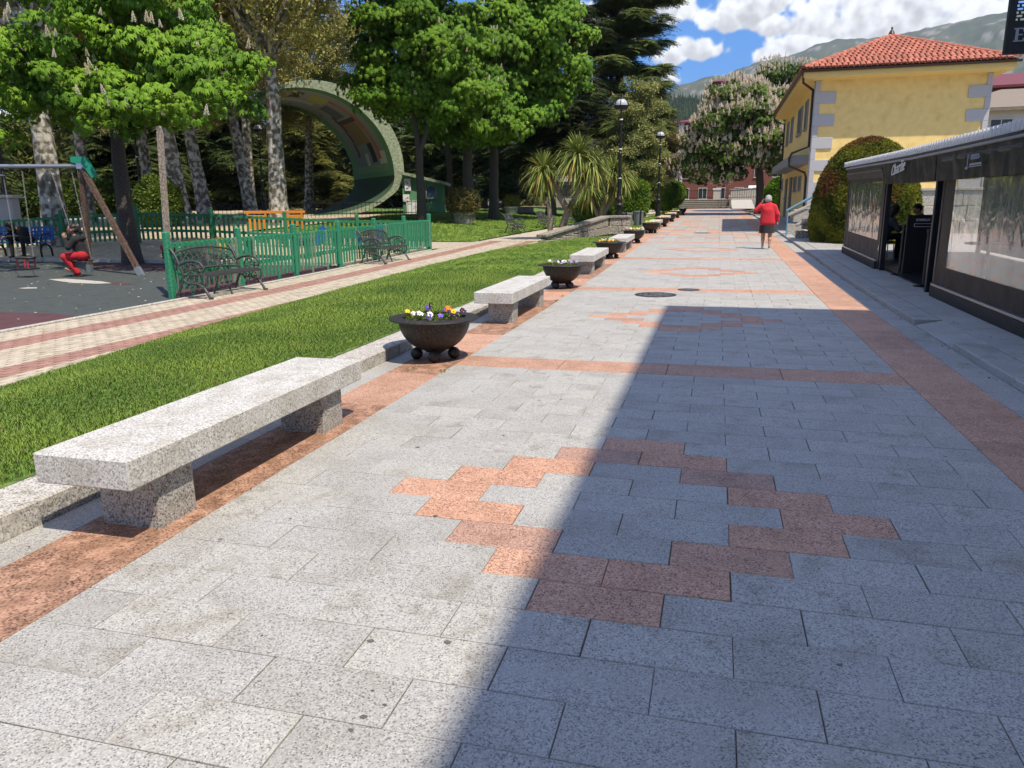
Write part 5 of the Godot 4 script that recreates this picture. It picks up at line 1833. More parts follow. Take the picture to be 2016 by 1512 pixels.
func make_sprays() -> void:
	# horse chestnut: palmate leaves of seven leaflets on a twig
	for v in 2:
		var mb := MB.new()
		mb.tint = true
		for k in 5:
			var a := TAU * k / 5.0 + rng.randf_range(-0.4, 0.4)
			var out := Vector3(cos(a), 0.15 + rng.randf_range(-0.2, 0.35), sin(a)).normalized()
			var c := out * rng.randf_range(0.16, 0.3) + Vector3(0, rng.randf_range(-0.05, 0.12), 0)
			var s := rng.randf_range(0.8, 1.15)
			mb.col = Color(s, s, s * 0.95)
			var fw := (out * Vector3(1, 0, 1)).normalized()
			var sd := Vector3(-fw.z, 0, fw.x)
			for i in 7:
				var b := deg_to_rad(-120 + 40 * i)
				var d := (fw * cos(b) + sd * sin(b) - Vector3(0, 0.6, 0)).normalized()
				leaflet(mb, c, d, Vector3.UP, 0.17 * (1.0 - 0.09 * absf(i - 3)) * rng.randf_range(0.9, 1.1), 0.03, 0.4)
		sprays["chestnut_%d" % v] = mb.done()
	# plane: sparse small young leaves along twigs
	for v in 2:
		var mb := MB.new()
		mb.tint = true
		for k in 4:
			var d := rdir(0.3)
			var tw := d * rng.randf_range(0.3, 0.5)
			mb.col = Color(0.9, 0.75, 0.6)
			mb.tube(PackedVector3Array([Vector3.ZERO, tw * 0.5 + Vector3(0, -0.02, 0), tw]), PackedFloat32Array([0.008, 0.006, 0.003]), 3, false)
			for i in 5:
				var s := rng.randf_range(0.75, 1.25)
				mb.col = Color(s, s, s * rng.randf_range(0.7, 1.0))
				leaflet(mb, tw * rng.randf_range(0.25, 1.0), rdir(-0.2), rdir(1.2), rng.randf_range(0.06, 0.12), rng.randf_range(0.028, 0.045), 0.2)
		sprays["plane_%d" % v] = mb.done()
	# broad glossy leaves in dense rosettes
	for v in 2:
		var mb := MB.new()
		mb.tint = true
		for k in 14:
			var s := rng.randf_range(0.7, 1.25)
			mb.col = Color(s, s, s)
			var d := rdir(0.5)
			leaflet(mb, d * rng.randf_range(0.02, 0.14), d, rdir(0.8), rng.randf_range(0.10, 0.17), rng.randf_range(0.025, 0.04), 0.15)
		sprays["broad_%d" % v] = mb.done()
	# conifer frond: flat fan of fine twigs
	for v in 2:
		var mb := MB.new()
		mb.tint = true
		for k in 3:
			var ay := TAU * k / 3.0 + rng.randf_range(-0.3, 0.3)
			var fw := Vector3(cos(ay), 0.1, sin(ay)).normalized()
			var sd := fw.cross(Vector3.UP).normalized()
			for i in 14:
				var t := i / 13.0
				for s in [-1.0, 1.0]:
					var o := fw * 0.5 * t - Vector3(0, 0.12 * t * t, 0)
					var d: Vector3 = (fw * 0.7 + sd * s - Vector3(0, 0.25, 0)).normalized()
					var q := rng.randf_range(0.7, 1.25)
					mb.col = Color(q, q, q)
					leaflet(mb, o, d, (Vector3.UP + rdir() * 0.6).normalized(), 0.15 * (1.0 - t * 0.6), 0.013, 0.25)
		sprays["conifer_%d" % v] = mb.done()
	# yew: short dense needles
	var yb := MB.new()
	yb.tint = true
	for k in 16:
		var d := rdir(0.7)
		var q := rng.randf_range(0.65, 1.3)
		yb.col = Color(q, q, q)
		leaflet(yb, Vector3.ZERO, d, rdir(0.3), rng.randf_range(0.05, 0.1), 0.008, 0.1)
	sprays["yew"] = yb.done()
	# upright candle of chestnut blossom
	var cb := MB.new()
	cb.tint = true
	for k in 26:
		var t := k / 26.0
		var a := k * 2.4
		var r := 0.055 * (1.0 - t * 0.8)
		var q := rng.randf_range(0.8, 1.1)
		cb.col = Color(q, q * (0.97 if k % 7 else 0.78), q * 0.9)
		var o := Vector3(cos(a) * r, t * 0.24, sin(a) * r)
		var d := Vector3(cos(a), 0.35, sin(a)).normalized()
		leaflet(cb, o * 0.3 + Vector3(0, o.y * 0.7, 0), d, Vector3.UP, 0.06 * (1.15 - t), 0.024, 0.0)
		leaflet(cb, o * 0.3 + Vector3(0, o.y * 0.7, 0), d, Vector3.UP.cross(d).normalized(), 0.055 * (1.15 - t), 0.022, 0.0)
	sprays["candle"] = cb.done()

func trunk_mesh(h: float, r0: float, r1: float, lean: Vector3, sd: int, flare := 1.35) -> Array:
	# returns [mesh builder, top point]
	var g := RandomNumberGenerator.new()
	g.seed = sd
	var pts := PackedVector3Array()
	var rs := PackedFloat32Array()
	var n := 9
	var wob := Vector3.ZERO
	for i in n + 1:
		var t := float(i) / n
		wob += Vector3(g.randf_range(-1, 1), 0, g.randf_range(-1, 1)) * r0 * 0.16
		pts.push_back(Vector3(0, h * t - 0.15 * (1.0 - t), 0) + lean * t + wob * t)
		rs.push_back(lerpf(r0, r1, t) * (1.0 + (flare - 1.0) * pow(1.0 - t, 7)))
	var mb := MB.new()
	mb.tube(pts, rs, 12, false)
	return [mb, pts[n]]

func limbs(mb: MB, from: Vector3, r: float, ends: Array, g: RandomNumberGenerator, twigs := 3) -> void:
	for e in ends:
		var d: Vector3 = e - from
		var side := Vector3(g.randf_range(-1, 1), g.randf_range(-0.3, 0.6), g.randf_range(-1, 1)) * d.length() * 0.13
		var m1 := from + d * 0.35 + side
		var m2 := from + d * 0.7 + side * 0.7
		var rr := r * g.randf_range(0.45, 0.65)
		mb.tube(PackedVector3Array([from - d * 0.03, m1, m2, e]), PackedFloat32Array([rr, rr * 0.72, rr * 0.45, rr * 0.16]), 7, false)
		for k in twigs:
			var b := from.lerp(e, g.randf_range(0.45, 0.95)) + side * 0.5
			var te := b + (d.normalized() + Vector3(g.randf_range(-1, 1), g.randf_range(-0.5, 0.8), g.randf_range(-1, 1))).normalized() * d.length() * g.randf_range(0.2, 0.4)
			mb.tube(PackedVector3Array([b, b.lerp(te, 0.5) + Vector3(0, 0.06, 0), te]), PackedFloat32Array([rr * 0.3, rr * 0.2, rr * 0.06]), 5, false)

func tree(called: String, label: String, at: Vector3, h_trunk: float, r0: float, bark: Material, blobs: Array, spray: String, n_clump: int, per: int, clump_r: float, s: float, ca: Color, cb: Color, sd: int, candles := 0, lean := Vector3.ZERO, group := "", leaf := "leaf", fork := 0.0) -> Node3D:
	# blobs are [centre relative to the base, radii]; foliage sits on clumps spread over them
	rng.seed = sd
	var g := RandomNumberGenerator.new()
	g.seed = sd
	var o := thing(called, label, "tree", at, 0.0, group)
	var tr := trunk_mesh(h_trunk, r0, r0 * 0.72, lean, sd)
	var mb: MB = tr[0]
	var top: Vector3 = tr[1]
	var clumps := []
	var wsum := 0.0
	for b in blobs: wsum += b[1].x * b[1].z + b[1].y * b[1].x
	for i in n_clump:
		var w := rng.randf() * wsum
		var bl: Array = blobs[0]
		for b in blobs:
			w -= b[1].x * b[1].z + b[1].y * b[1].x
			bl = b
			if w <= 0: break
		var d := rdir()
		var rad := pow(rng.randf(), 0.4)
		clumps.append([bl[0] + d * bl[1] * rad, d, clump_r * rng.randf_range(0.65, 1.25), rng.randf()])
	var ends := []
	for i in mini(11, n_clump): ends.append(clumps[i * n_clump / 11 if n_clump > 11 else i][0])
	if fork > 0.0:
		# the stem divides into two
		var f1 := top + Vector3(-fork * 0.3, h_trunk * 0.45, 0)
		var f2 := top + Vector3(fork, h_trunk * 0.5, 0.2)
		mb.tube(PackedVector3Array([top - Vector3(0, 0.2, 0), top.lerp(f1, 0.5), f1]), PackedFloat32Array([r0 * 0.66, r0 * 0.55, r0 * 0.48]), 10, false)
		mb.tube(PackedVector3Array([top - Vector3(0, 0.3, 0), top.lerp(f2, 0.4) + Vector3(0.15, 0, 0), f2]), PackedFloat32Array([r0 * 0.55, r0 * 0.46, r0 * 0.4]), 10, false)
		limbs(mb, f1, r0 * 0.5, ends.slice(0, 5), g)
		limbs(mb, f2, r0 * 0.45, ends.slice(5), g)
	else:
		var mid := top + Vector3(0, h_trunk * 0.25, 0)
		mb.tube(PackedVector3Array([top - Vector3(0, 0.1, 0), mid]), PackedFloat32Array([r0 * 0.72, r0 * 0.5]), 10, false)
		limbs(mb, mid, r0 * 0.62, ends, g)
	part(o, "trunk", mb.done(), bark)
	for v in 2:
		var key := "%s_%d" % [spray, v]
		if not sprays.has(key):
			if v == 1: break
			key = spray
		var xf := []
		var cols := PackedColorArray()
		for c in clumps:
			var cc: Vector3 = c[0]
			var cr: float = c[2]
			var out: Vector3 = c[1]
			var tone: float = c[3]
			for k in per:
				var d := rdir(0.25)
				var p := cc + d * cr * Vector3(1.1, 0.55, 1.1) * pow(rng.randf(), 0.35)
				var dir := (d * 0.7 + out * 0.45 + Vector3(0, 0.7, 0)).normalized()
				if spray == "conifer": dir = (Vector3(0, 1, 0) + d * 0.35).normalized()
				xf.append(Transform3D(frame(dir, rng.randf() * TAU, s * rng.randf_range(0.75, 1.3)), p))
				cols.push_back(ca.lerp(cb, clampf(tone * 0.55 + rng.randf() * 0.5, 0, 1)))
		scatter(o, "crown", sprays[key], M[leaf], xf, cols)
	if candles > 0:
		var xf := []
		var cols := PackedColorArray()
		for i in candles:
			var c: Array = clumps[rng.randi() % clumps.size()]
			var d := rdir(0.35)
			d = (d + c[1] * 0.8).normalized()
			var p: Vector3 = c[0] + d * c[2] * Vector3(1, 0.72, 1) * rng.randf_range(0.95, 1.15) + Vector3(0, 0.08, 0)
			xf.append(Transform3D(frame((Vector3.UP + d * 0.25).normalized(), rng.randf() * TAU, rng.randf_range(0.8, 1.3) * (1.2 if candles > 800 else 0.9)), p))
			cols.push_back(Color(0.88, 0.80, 0.65).lerp(Color(0.96, 0.93, 0.82), rng.randf()))
		scatter(o, "blossoms", sprays["candle"], M["petal"], xf, cols)
	return o

func park_trees() -> void:
	make_sprays()
	var ch := [Color(0.055, 0.15, 0.012), Color(0.175, 0.31, 0.025)]
	var V := func(x: float, y: float, z: float) -> Vector3: return Vector3(x, y, z)
	# the chestnut spreading over the playground
	tree("chestnut_tree", "broad chestnut tree spreading over the swings, dark trunk by the slanted post", on(-16.22, -18.5), 3.3, 0.25, M["chestnut_bark"], [[V.call(0, 5.6, 0), V.call(4.4, 2.2, 3.8)], [V.call(2.8, 4.6, 1.0), V.call(2.6, 1.3, 2.4)], [V.call(-2.8, 5.0, 0.5), V.call(2.6, 1.6, 2.4)], [V.call(0.4, 8.0, -0.5), V.call(3.2, 1.8, 2.8)]], "chestnut", 210, 8, 0.52, 0.78, ch[0] * 0.9, ch[1] * 1.15, 101, 150, Vector3(-0.1, 0, 0))
	# chestnuts in the middle distance
	tree("chestnut_tree", "tall dark chestnut with forked trunk in front of the green hut", on(-15.9, -40.4), 4.0, 0.27, M["chestnut_bark"], [[V.call(0.2, 9.4, 0), V.call(3.7, 3.8, 3.4)], [V.call(-1.3, 7.4, 0.3), V.call(2.7, 1.7, 2.6)], [V.call(2.2, 7.0, 0.4), V.call(2.5, 1.9, 2.5)], [V.call(0.2, 13.0, 0), V.call(3.0, 2.4, 3.0)]], "chestnut", 210, 13, 0.85, 1.1, ch[0] * 0.9, ch[1] * 0.95, 102, 260, Vector3.ZERO, "chestnuts on the park lawn", "leaf", 0.9)
	tree("chestnut_tree", "chestnut with pale lit trunk standing on the park lawn", on(-14.1, -48.6), 4.4, 0.34, M["chestnut_bark"], [[V.call(2.4, 10.4, -0.5), V.call(3.9, 4.2, 3.8)], [V.call(1.2, 7.0, 1.2), V.call(3.0, 2.0, 2.8)], [V.call(2.8, 14.0, -1), V.call(3.2, 2.6, 3.0)]], "chestnut", 170, 15, 0.95, 1.3, ch[0], ch[1] * 1.05, 103, 220, Vector3(0.2, 0, 0), "chestnuts on the park lawn")
	tree("chestnut_tree", "dark trunked chestnut just behind the big planted pot", on(-14.8, -45.5), 4.4, 0.36, M["chestnut_bark"], [[V.call(0.2, 9.6, -1), V.call(3.2, 3.6, 3.0)], [V.call(0.4, 6.0, 0.4), V.call(2.6, 1.5, 2.4)]], "chestnut", 110, 15, 0.95, 1.3, ch[0] * 0.85, ch[1] * 0.85, 104, 90, Vector3.ZERO, "chestnuts on the park lawn")
	tree("chestnut_tree", "thin chestnut trunk right of the green hut", on(-21.0, -60.0), 5.0, 0.3, M["chestnut_bark"], [[V.call(0, 9.5, 0), V.call(4.2, 3.8, 3.8)]], "chestnut", 90, 14, 1.1, 1.5, ch[0] * 0.85, ch[1] * 0.9, 105, 0, Vector3.ZERO, "chestnuts on the park lawn")
	# plane trees: mottled trunks, thin spring leaf
	var pa := Color(0.22, 0.235, 0.05)
	var pb := Color(0.46, 0.42, 0.17)
	var planes := [
		[-21.3, -34.7, 6.2, 0.46, Vector3(0.1, 0, 0), "thick plane tree trunk left of the bandshell opening"],
		[-27.2, -35.0, 6.0, 0.5, Vector3(-0.55, 0, 0), "leaning plane tree with white patched bark behind the fence"],
		[-28.4, -38.6, 6.0, 0.42, Vector3(-0.7, 0, 0), "mottled plane tree leaning left beside the white patched one"],
		[-27.5, -41.8, 6.2, 0.40, Vector3(-0.9, 0, 0), "slender leaning plane tree next to the park lamp"],
		[-35.0, -42.0, 6.5, 0.36, Vector3(0.1, 0, 0), "straight plane tree behind the blue jacket"],
		[-21.2, -21.0, 5.2, 0.38, Vector3(-0.3, 0, 0), "pale plane tree trunk right behind the far swing post"],
		[-30.0, -29.5, 6.4, 0.48, Vector3(0.15, 0, 0), "big plane tree trunk behind the toddler swing"],
		[-34.6, -36.5, 6.6, 0.34, Vector3(0.2, 0, 0), "thin plane tree between the two swing chains"],
		[-33.0, -50.0, 7.0, 0.42, Vector3(0.3, 0, 0), "far plane tree left of the dark yew by the bandshell"],
		[-34.5, -61.0, 8.0, 0.4, Vector3(0.6, 0, 0), "plane tree stretching up behind the bandshell roof"],
		[-41.0, -52.0, 7.0, 0.4, Vector3(0.2, 0, 0), "distant plane tree in the middle of the park grove"],
		[-38.5, -34.0, 6.6, 0.42, Vector3(0.2, 0, 0), "plane tree at the left end of the grove"],
	]
	var i := 0
	for p in planes:
		var big := 4.6 if i != 5 else 3.2
		tree("plane_tree", p[5], on(p[0], p[1]), p[2], p[3], M["plane_bark"], [[V.call(p[4].x, 11.8, 0), V.call(big, 4.2, big)], [V.call(p[4].x * 1.5 + 1.0, 15.0, -0.5), V.call(big * 0.9, 3.2, big * 0.9)], [V.call(p[4].x - 2.4, 7.4, 1.0), V.call(big * 0.45, 1.2, big * 0.5)]], "plane", 150, 12, 1.1, 1.35, pa, pb, 200 + i, 0, p[4], "plane trees of the park grove")
		i += 1
	# dark conifers closing the grove behind
	var da := Color(0.022, 0.045, 0.012)
	var db := Color(0.10, 0.13, 0.03)
	var back := [[-56, -64, 15], [-60, -48, 14], [-52, -76, 17], [-40, -88, 19], [-64, -36, 14], [-52, -42, 11], [-28, -78, 19], [-60, -74, 16], [-72, -55, 16]]
	i = 0
	for p in back:
		var h: float = p[2]
		tree("conifer", ["dark conifer at the back of the grove, behind the swing beam", "dark conifer behind the seated person on the blue bench", "tall conifer behind the plane trees above the far fence", "tall conifer behind the bandshell roof", "dark conifer at the far left edge behind the fence", "dark conifer behind the leftmost plane trunk", "tall conifer rising behind the forked chestnut", "far conifer between the white houses", "farthest conifer behind the swing chains"][i], on(p[0], p[1]), 2.0, 0.4, M["chestnut_bark"], [[V.call(0, h * 0.25, 0), V.call(5.0, h * 0.22, 5.0)], [V.call(0, h * 0.52, 0), V.call(4.0, h * 0.24, 4.0)], [V.call(0, h * 0.8, 0), V.call(2.6, h * 0.22, 2.6)]], "conifer", 150, 10, 1.2, 2.2, da, db, 300 + i, 0, Vector3.ZERO, "conifers behind the grove", "needle")
		i += 1
	# yew-like conifer filling the mouth of the shell
	tree("conifer", "bushy yellow green cypress seen through the bandshell arch", on(-40.0, -71.5), 1.2, 0.3, M["chestnut_bark"], [[V.call(0, 2.6, 0), V.call(4.4, 2.6, 3.6)], [V.call(-0.6, 6.2, 0), V.call(3.6, 3.2, 3.2)], [V.call(-1.4, 9.6, 0), V.call(2.0, 2.2, 2.0)]], "conifer", 210, 12, 0.85, 1.35, Color(0.05, 0.07, 0.01), Color(0.19, 0.19, 0.04), 320, 0, Vector3.ZERO, "", "needle")
	# small firs and hanging spruce beyond the lawn
	tree("conifer", "small light green fir on the lawn behind the chestnut trunks", on(-17.6, -64.0), 0.8, 0.2, M["chestnut_bark"], [[V.call(0, 2.0, 0), V.call(2.4, 1.8, 2.4)], [V.call(0, 4.6, 0), V.call(1.4, 1.8, 1.4)]], "conifer", 80, 11, 0.6, 1.2, Color(0.02, 0.05, 0.012), Color(0.085, 0.14, 0.03), 321, 0, Vector3.ZERO, "", "needle")
	tree("conifer", "drooping spruce with hanging boughs behind the cordyline", on(-12.5, -59.0), 3.0, 0.42, M["chestnut_bark"], [[V.call(0.2, 4.6, 0), V.call(3.4, 1.6, 3.0)], [V.call(0.5, 8.0, 0), V.call(3.6, 2.8, 3.2)], [V.call(0.5, 12.5, 0), V.call(3.0, 2.8, 2.8)]], "conifer", 150, 11, 0.95, 1.6, Color(0.014, 0.028, 0.01), Color(0.06, 0.08, 0.02), 322, 0, Vector3.ZERO, "", "needle")
	tree("conifer", "dark conifer trunk left of the drooping spruce", on(-22.5, -74.0), 3.0, 0.4, M["chestnut_bark"], [[V.call(0, 6.0, 0), V.call(4.2, 3.6, 4.0)], [V.call(0, 12.0, 0), V.call(3.6, 4.2, 3.4)]], "conifer", 150, 10, 1.2, 2.0, Color(0.012, 0.026, 0.01), Color(0.045, 0.07, 0.02), 323, 0, Vector3.ZERO, "", "needle")

func right_trees() -> void:
	var V := func(x: float, y: float, z: float) -> Vector3: return Vector3(x, y, z)
	# tall cedar against the sky: tiers of level boughs
	var tiers := []
	for k in 9:
		var y := 7.5 + k * 1.75
		for b in 4:
			var a := k * 1.1 + b * TAU / 4
			var r := 5.2 - 0.2 * k + 0.7 * sin(k * 2.3 + b)
			tiers.append([V.call(cos(a) * r * 0.62, y + 0.3 * sin(b * 2.0), sin(a) * r * 0.62), V.call(2.1, 0.42, 2.1)])
		tiers.append([V.call(0, y, 0), V.call(1.9, 0.7, 1.9)])
	tree("cedar_tree", "tall dark cedar with level boughs against the sky", on(-9.2, -74.0), 12.0, 0.55, M["chestnut_bark"], tiers, "conifer", 360, 18, 0.85, 1.55, Color(0.03, 0.06, 0.016), Color(0.17, 0.21, 0.05), 330, 0, Vector3.ZERO, "", "needle")
	tree("magnolia_tree", "bushy broadleaf tree with pale leaf tips behind the near lamp post", on(-6.5, -62.5), 2.4, 0.32, M["chestnut_bark"], [[V.call(0, 4.8, 0), V.call(2.5, 3.0, 2.5)], [V.call(0.2, 7.8, 0), V.call(2.1, 2.3, 2.1)], [V.call(0.1, 2.6, 0.3), V.call(2.2, 1.4, 2.2)]], "broad", 190, 26, 0.65, 1.1, Color(0.07, 0.13, 0.02), Color(0.50, 0.50, 0.2), 340, 60)
	tree("broadleaf_tree", "brownish loose tree between the magnolia and the wooded hill", on(-7.2, -84.0), 2.4, 0.3, M["chestnut_bark"], [[V.call(0.6, 6.0, 0), V.call(2.6, 4.2, 2.6)]], "plane", 90, 16, 0.9, 1.5, Color(0.10, 0.10, 0.03), Color(0.23, 0.19, 0.08), 341)
	# the chestnut in full flower by the sidewalk
	tree("flowering_chestnut", "rounded chestnut covered in cream blossom candles beside the yellow building", on(3.15, -62.5), 3.2, 0.36, M["chestnut_bark"], [[V.call(-2.0, 5.7, 0), V.call(4.1, 2.9, 3.8)], [V.call(-1.4, 7.7, 0), V.call(3.2, 2.0, 3.0)], [V.call(-4.0, 4.2, 0.4), V.call(2.2, 1.6, 2.4)], [V.call(0.7, 5.2, 0.2), V.call(2.6, 2.3, 2.6)]], "chestnut", 190, 17, 0.95, 1.1, Color(0.03, 0.07, 0.012), Color(0.12, 0.18, 0.03), 350, 5200)
	tree("flowering_chestnut", "second flowering chestnut top showing over the yellow roof eave", on(5.6, -72.0), 4.2, 0.34, M["chestnut_bark"], [[V.call(-0.4, 9.0, 0), V.call(3.2, 3.4, 3.0)]], "chestnut", 100, 14, 0.95, 1.3, Color(0.03, 0.065, 0.012), Color(0.10, 0.15, 0.03), 351, 1800)

func clipped(called: String, label: String, category: String, at: Vector3, prof: PackedVector2Array, spray: String, count: int, s: float, cols4: Array, sd: int, sq := Vector3.ONE, mat_key := "leaf") -> Node3D:
	# a shrub whose foliage covers a turned outline; cols4 are colour mixes over patches of the crown
	rng.seed = sd
	var o := thing(called, label, category, at)
	var core := MB.new()
	var inner := PackedVector2Array()
	for p in prof: inner.push_back(Vector2(p.x * 0.9, p.y * 0.96))
	core.tint = true
	core.col = cols4[0] * 0.7
	core.lathe(inner, 28, Vector3.ZERO, true, Basis().scaled(sq))
	part(o, "stem_mass", core.done(), M["coloured_matt"])
	var nz := FastNoiseLite.new()
	nz.seed = sd; nz.frequency = 0.7; nz.fractal_octaves = 3
	var area := []
	var tot := 0.0
	for i in prof.size() - 1:
		tot += (prof[i].x + prof[i + 1].x) * prof[i].distance_to(prof[i + 1])
		area.append(tot)
	for v in 2:
		var key := "%s_%d" % [spray, v]
		if not sprays.has(key):
			if v == 1: break
			key = spray
		var xf := []
		var cols := PackedColorArray()
		for k in count:
			var w := rng.randf() * tot
			var i := 0
			while area[i] < w and i < area.size() - 1: i += 1
			var t := rng.randf()
			var p := prof[i].lerp(prof[i + 1], t)
			var a := rng.randf() * TAU
			var d2 := prof[i + 1] - prof[i]
			var nn := Vector3(d2.y * cos(a), -d2.x, d2.y * sin(a)).normalized()
			var pos := Vector3(p.x * cos(a), p.y, p.x * sin(a)) * sq + nn * rng.randf_range(-0.07, 0.03) * s
			xf.append(Transform3D(frame((nn + rdir() * 0.5).normalized(), rng.randf() * TAU, s * rng.randf_range(0.7, 1.25)), pos))
			var g := nz.get_noise_3dv(pos * 1.3) * 1.6 + 0.5 + rng.randf_range(-0.25, 0.25)
			var c: Color = cols4[0].lerp(cols4[1], clampf(g, 0, 1))
			if cols4.size() > 2:
				# old bronze growth in patches over the crown, as on the clipped yew
				var br := clampf((nz.get_noise_3dv(pos * 0.8 + Vector3(9, 0, 0)) + cols4[3].call(pos)) * 2.2 + rng.randf_range(-0.3, 0.3), 0, 1)
				c = c.lerp(cols4[2], br)
			cols.push_back(c)
		scatter(o, "foliage", sprays[key], M[mat_key], xf, cols)
	return o

func bushes() -> void:
	# clipped yew dome beside the stair
	var dome := PackedVector2Array([Vector2(1.62, 0.0), Vector2(1.72, 0.5), Vector2(1.70, 1.0), Vector2(1.62, 1.6), Vector2(1.45, 2.2), Vector2(1.18, 2.75), Vector2(0.8, 3.15), Vector2(0.4, 3.36), Vector2(0.02, 3.42)])
	clipped("topiary", "large clipped yew dome, bronze on top and green below", "topiary", Vector3(4.85, 0.3, -28.6), dome, "yew", 17000, 1.0, [Color(0.07, 0.10, 0.014), Color(0.27, 0.28, 0.035), Color(0.22, 0.105, 0.035), func(p: Vector3) -> float: return -0.45 + 0.5 * smoothstep(0.6, 2.4, p.y) - 0.35 * smoothstep(0.3, 1.4, p.x)], 401, Vector3.ONE, "needle")
	var ball := PackedVector2Array([Vector2(0.35, 0.25), Vector2(0.8, 0.6), Vector2(1.0, 1.1), Vector2(0.98, 1.6), Vector2(0.75, 2.0), Vector2(0.35, 2.2), Vector2(0.02, 2.25)])
	clipped("clipped_shrub", "clipped light green shrub behind the grey bins", "shrub", on(-5.3, -47.5, 0.1), PackedVector2Array([Vector2(0.8, 0.2), Vector2(1.15, 0.6), Vector2(1.2, 1.4), Vector2(1.2, 2.1), Vector2(0.9, 2.3), Vector2(0.02, 2.35)]), "broad", 1500, 0.9, [Color(0.05, 0.11, 0.015), Color(0.17, 0.27, 0.03)], 402)
	clipped("clipped_shrub", "rounded light green shrub on short stems behind the second lamp post", "shrub", on(-4.25, -63.0, 0.2), ball, "broad", 1300, 1.0, [Color(0.05, 0.11, 0.015), Color(0.19, 0.30, 0.03)], 403, Vector3(1.3, 1.0, 1.3))
	clipped("clipped_shrub", "light green shrub beside the far steps", "shrub", on(-4.3, -74.0, 0.2), ball, "broad", 1200, 1.0, [Color(0.05, 0.11, 0.015), Color(0.19, 0.30, 0.03)], 404, Vector3(1.3, 1.1, 1.3))
	clipped("clipped_shrub", "dark green shrub at the foot of the second cordyline", "shrub", on(-5.9, -37.8, 0.3), PackedVector2Array([Vector2(0.7, 0), Vector2(0.95, 0.5), Vector2(0.85, 1.1), Vector2(0.5, 1.5), Vector2(0.02, 1.6)]), "conifer", 600, 0.6, [Color(0.03, 0.07, 0.012), Color(0.09, 0.17, 0.025)], 405, Vector3.ONE, "needle")
	clipped("shrub", "bright green bush behind the woman under the flowering tree", "shrub", on(4.2, -58.0, 0.6), PackedVector2Array([Vector2(0.5, 0.0), Vector2(0.95, 0.5), Vector2(0.9, 1.3), Vector2(0.5, 1.8), Vector2(0.02, 1.95)]), "broad", 1000, 1.0, [Color(0.06, 0.14, 0.015), Color(0.20, 0.34, 0.03)], 406)
	clipped("shrub", "leafy bush behind the swing post in the park", "shrub", on(-27.0, -33.0, 0.1), PackedVector2Array([Vector2(0.6, 0.0), Vector2(1.0, 0.7), Vector2(0.9, 1.6), Vector2(0.4, 2.2), Vector2(0.02, 2.3)]), "broad", 700, 1.2, [Color(0.04, 0.09, 0.012), Color(0.17, 0.24, 0.04)], 407)
	# hedge at the back of the grove
	clipped("hedge", "dark hedge closing the grove behind the far picket fence", "hedge", on(-62.0, -52.0, 0.0), PackedVector2Array([Vector2(1.0, 0.0), Vector2(1.1, 1.4), Vector2(0.9, 2.6), Vector2(0.02, 2.8)]), "broad", 5000, 2.0, [Color(0.03, 0.06, 0.012), Color(0.11, 0.16, 0.03)], 408, Vector3(17, 1, 3))
	treeline()
	cordyline("cordyline", "cabbage palm with spiky heads at the end of the low wall", on(-6.1, -30.6), [[Vector3(0, 0, 0), Vector3(0.12, 0.55, 0), Vector3(0.3, 1.15, 0), Vector3(-0.2, 2.0, 0.1), Vector3(-0.65, 2.75, 0.1)], [Vector3(0.3, 1.15, 0), Vector3(0.75, 1.9, 0), Vector3(0.85, 2.6, 0), Vector3(0.72, 3.3, 0)], [Vector3(0.75, 1.9, 0), Vector3(1.15, 2.35, 0.2), Vector3(1.3, 2.9, 0.2)], [Vector3(0.3, 1.2, 0.0), Vector3(0.42, 1.3, 0.1), Vector3(0.5, 1.36, 0.15)]], [0.16, 0.1, 0.08, 0.04], [1.0, 1.15, 0.9, 0.28], 411)
	cordyline("cordyline", "many stemmed cabbage palm behind the low wall and lamp post", on(-5.25, -36.2, 0.4), [[Vector3(0, -0.2, 0), Vector3(0.1, 0.7, 0), Vector3(0.25, 1.3, 0), Vector3(0.55, 2.4, 0)], [Vector3(0, 0, 0), Vector3(-0.35, 0.8, 0), Vector3(-0.6, 1.7, 0.1)], [Vector3(0.1, 0.4, 0), Vector3(0.5, 1.2, 0), Vector3(0.85, 2.2, 0)], [Vector3(0.05, 0.6, 0), Vector3(0.3, 1.2, 0.2), Vector3(0.62, 1.5, 0.3)]], [0.16, 0.1, 0.1, 0.06], [0.9, 0.95, 0.9, 0.55], 412)
	# bare lopped stem beside the first cordyline
	var st := thing("tree_stump", "bare lopped trunk standing left of the cordyline", "tree", on(-6.45, -30.3))
	var mb := MB.new()
	mb.tube(PackedVector3Array([Vector3(0, -0.1, 0), Vector3(0.02, 0.5, 0), Vector3(0.0, 1.0, 0.02), Vector3(-0.06, 1.4, 0), Vector3(-0.09, 1.68, 0)]), PackedFloat32Array([0.13, 0.11, 0.1, 0.085, 0.07]), 10)
	mb.tube(PackedVector3Array([Vector3(0.02, 0.72, 0.0), Vector3(0.09, 0.8, 0.08)]), PackedFloat32Array([0.05, 0.03]), 7)
	part(st, "trunk", mb.done(), M["palm_bark"])

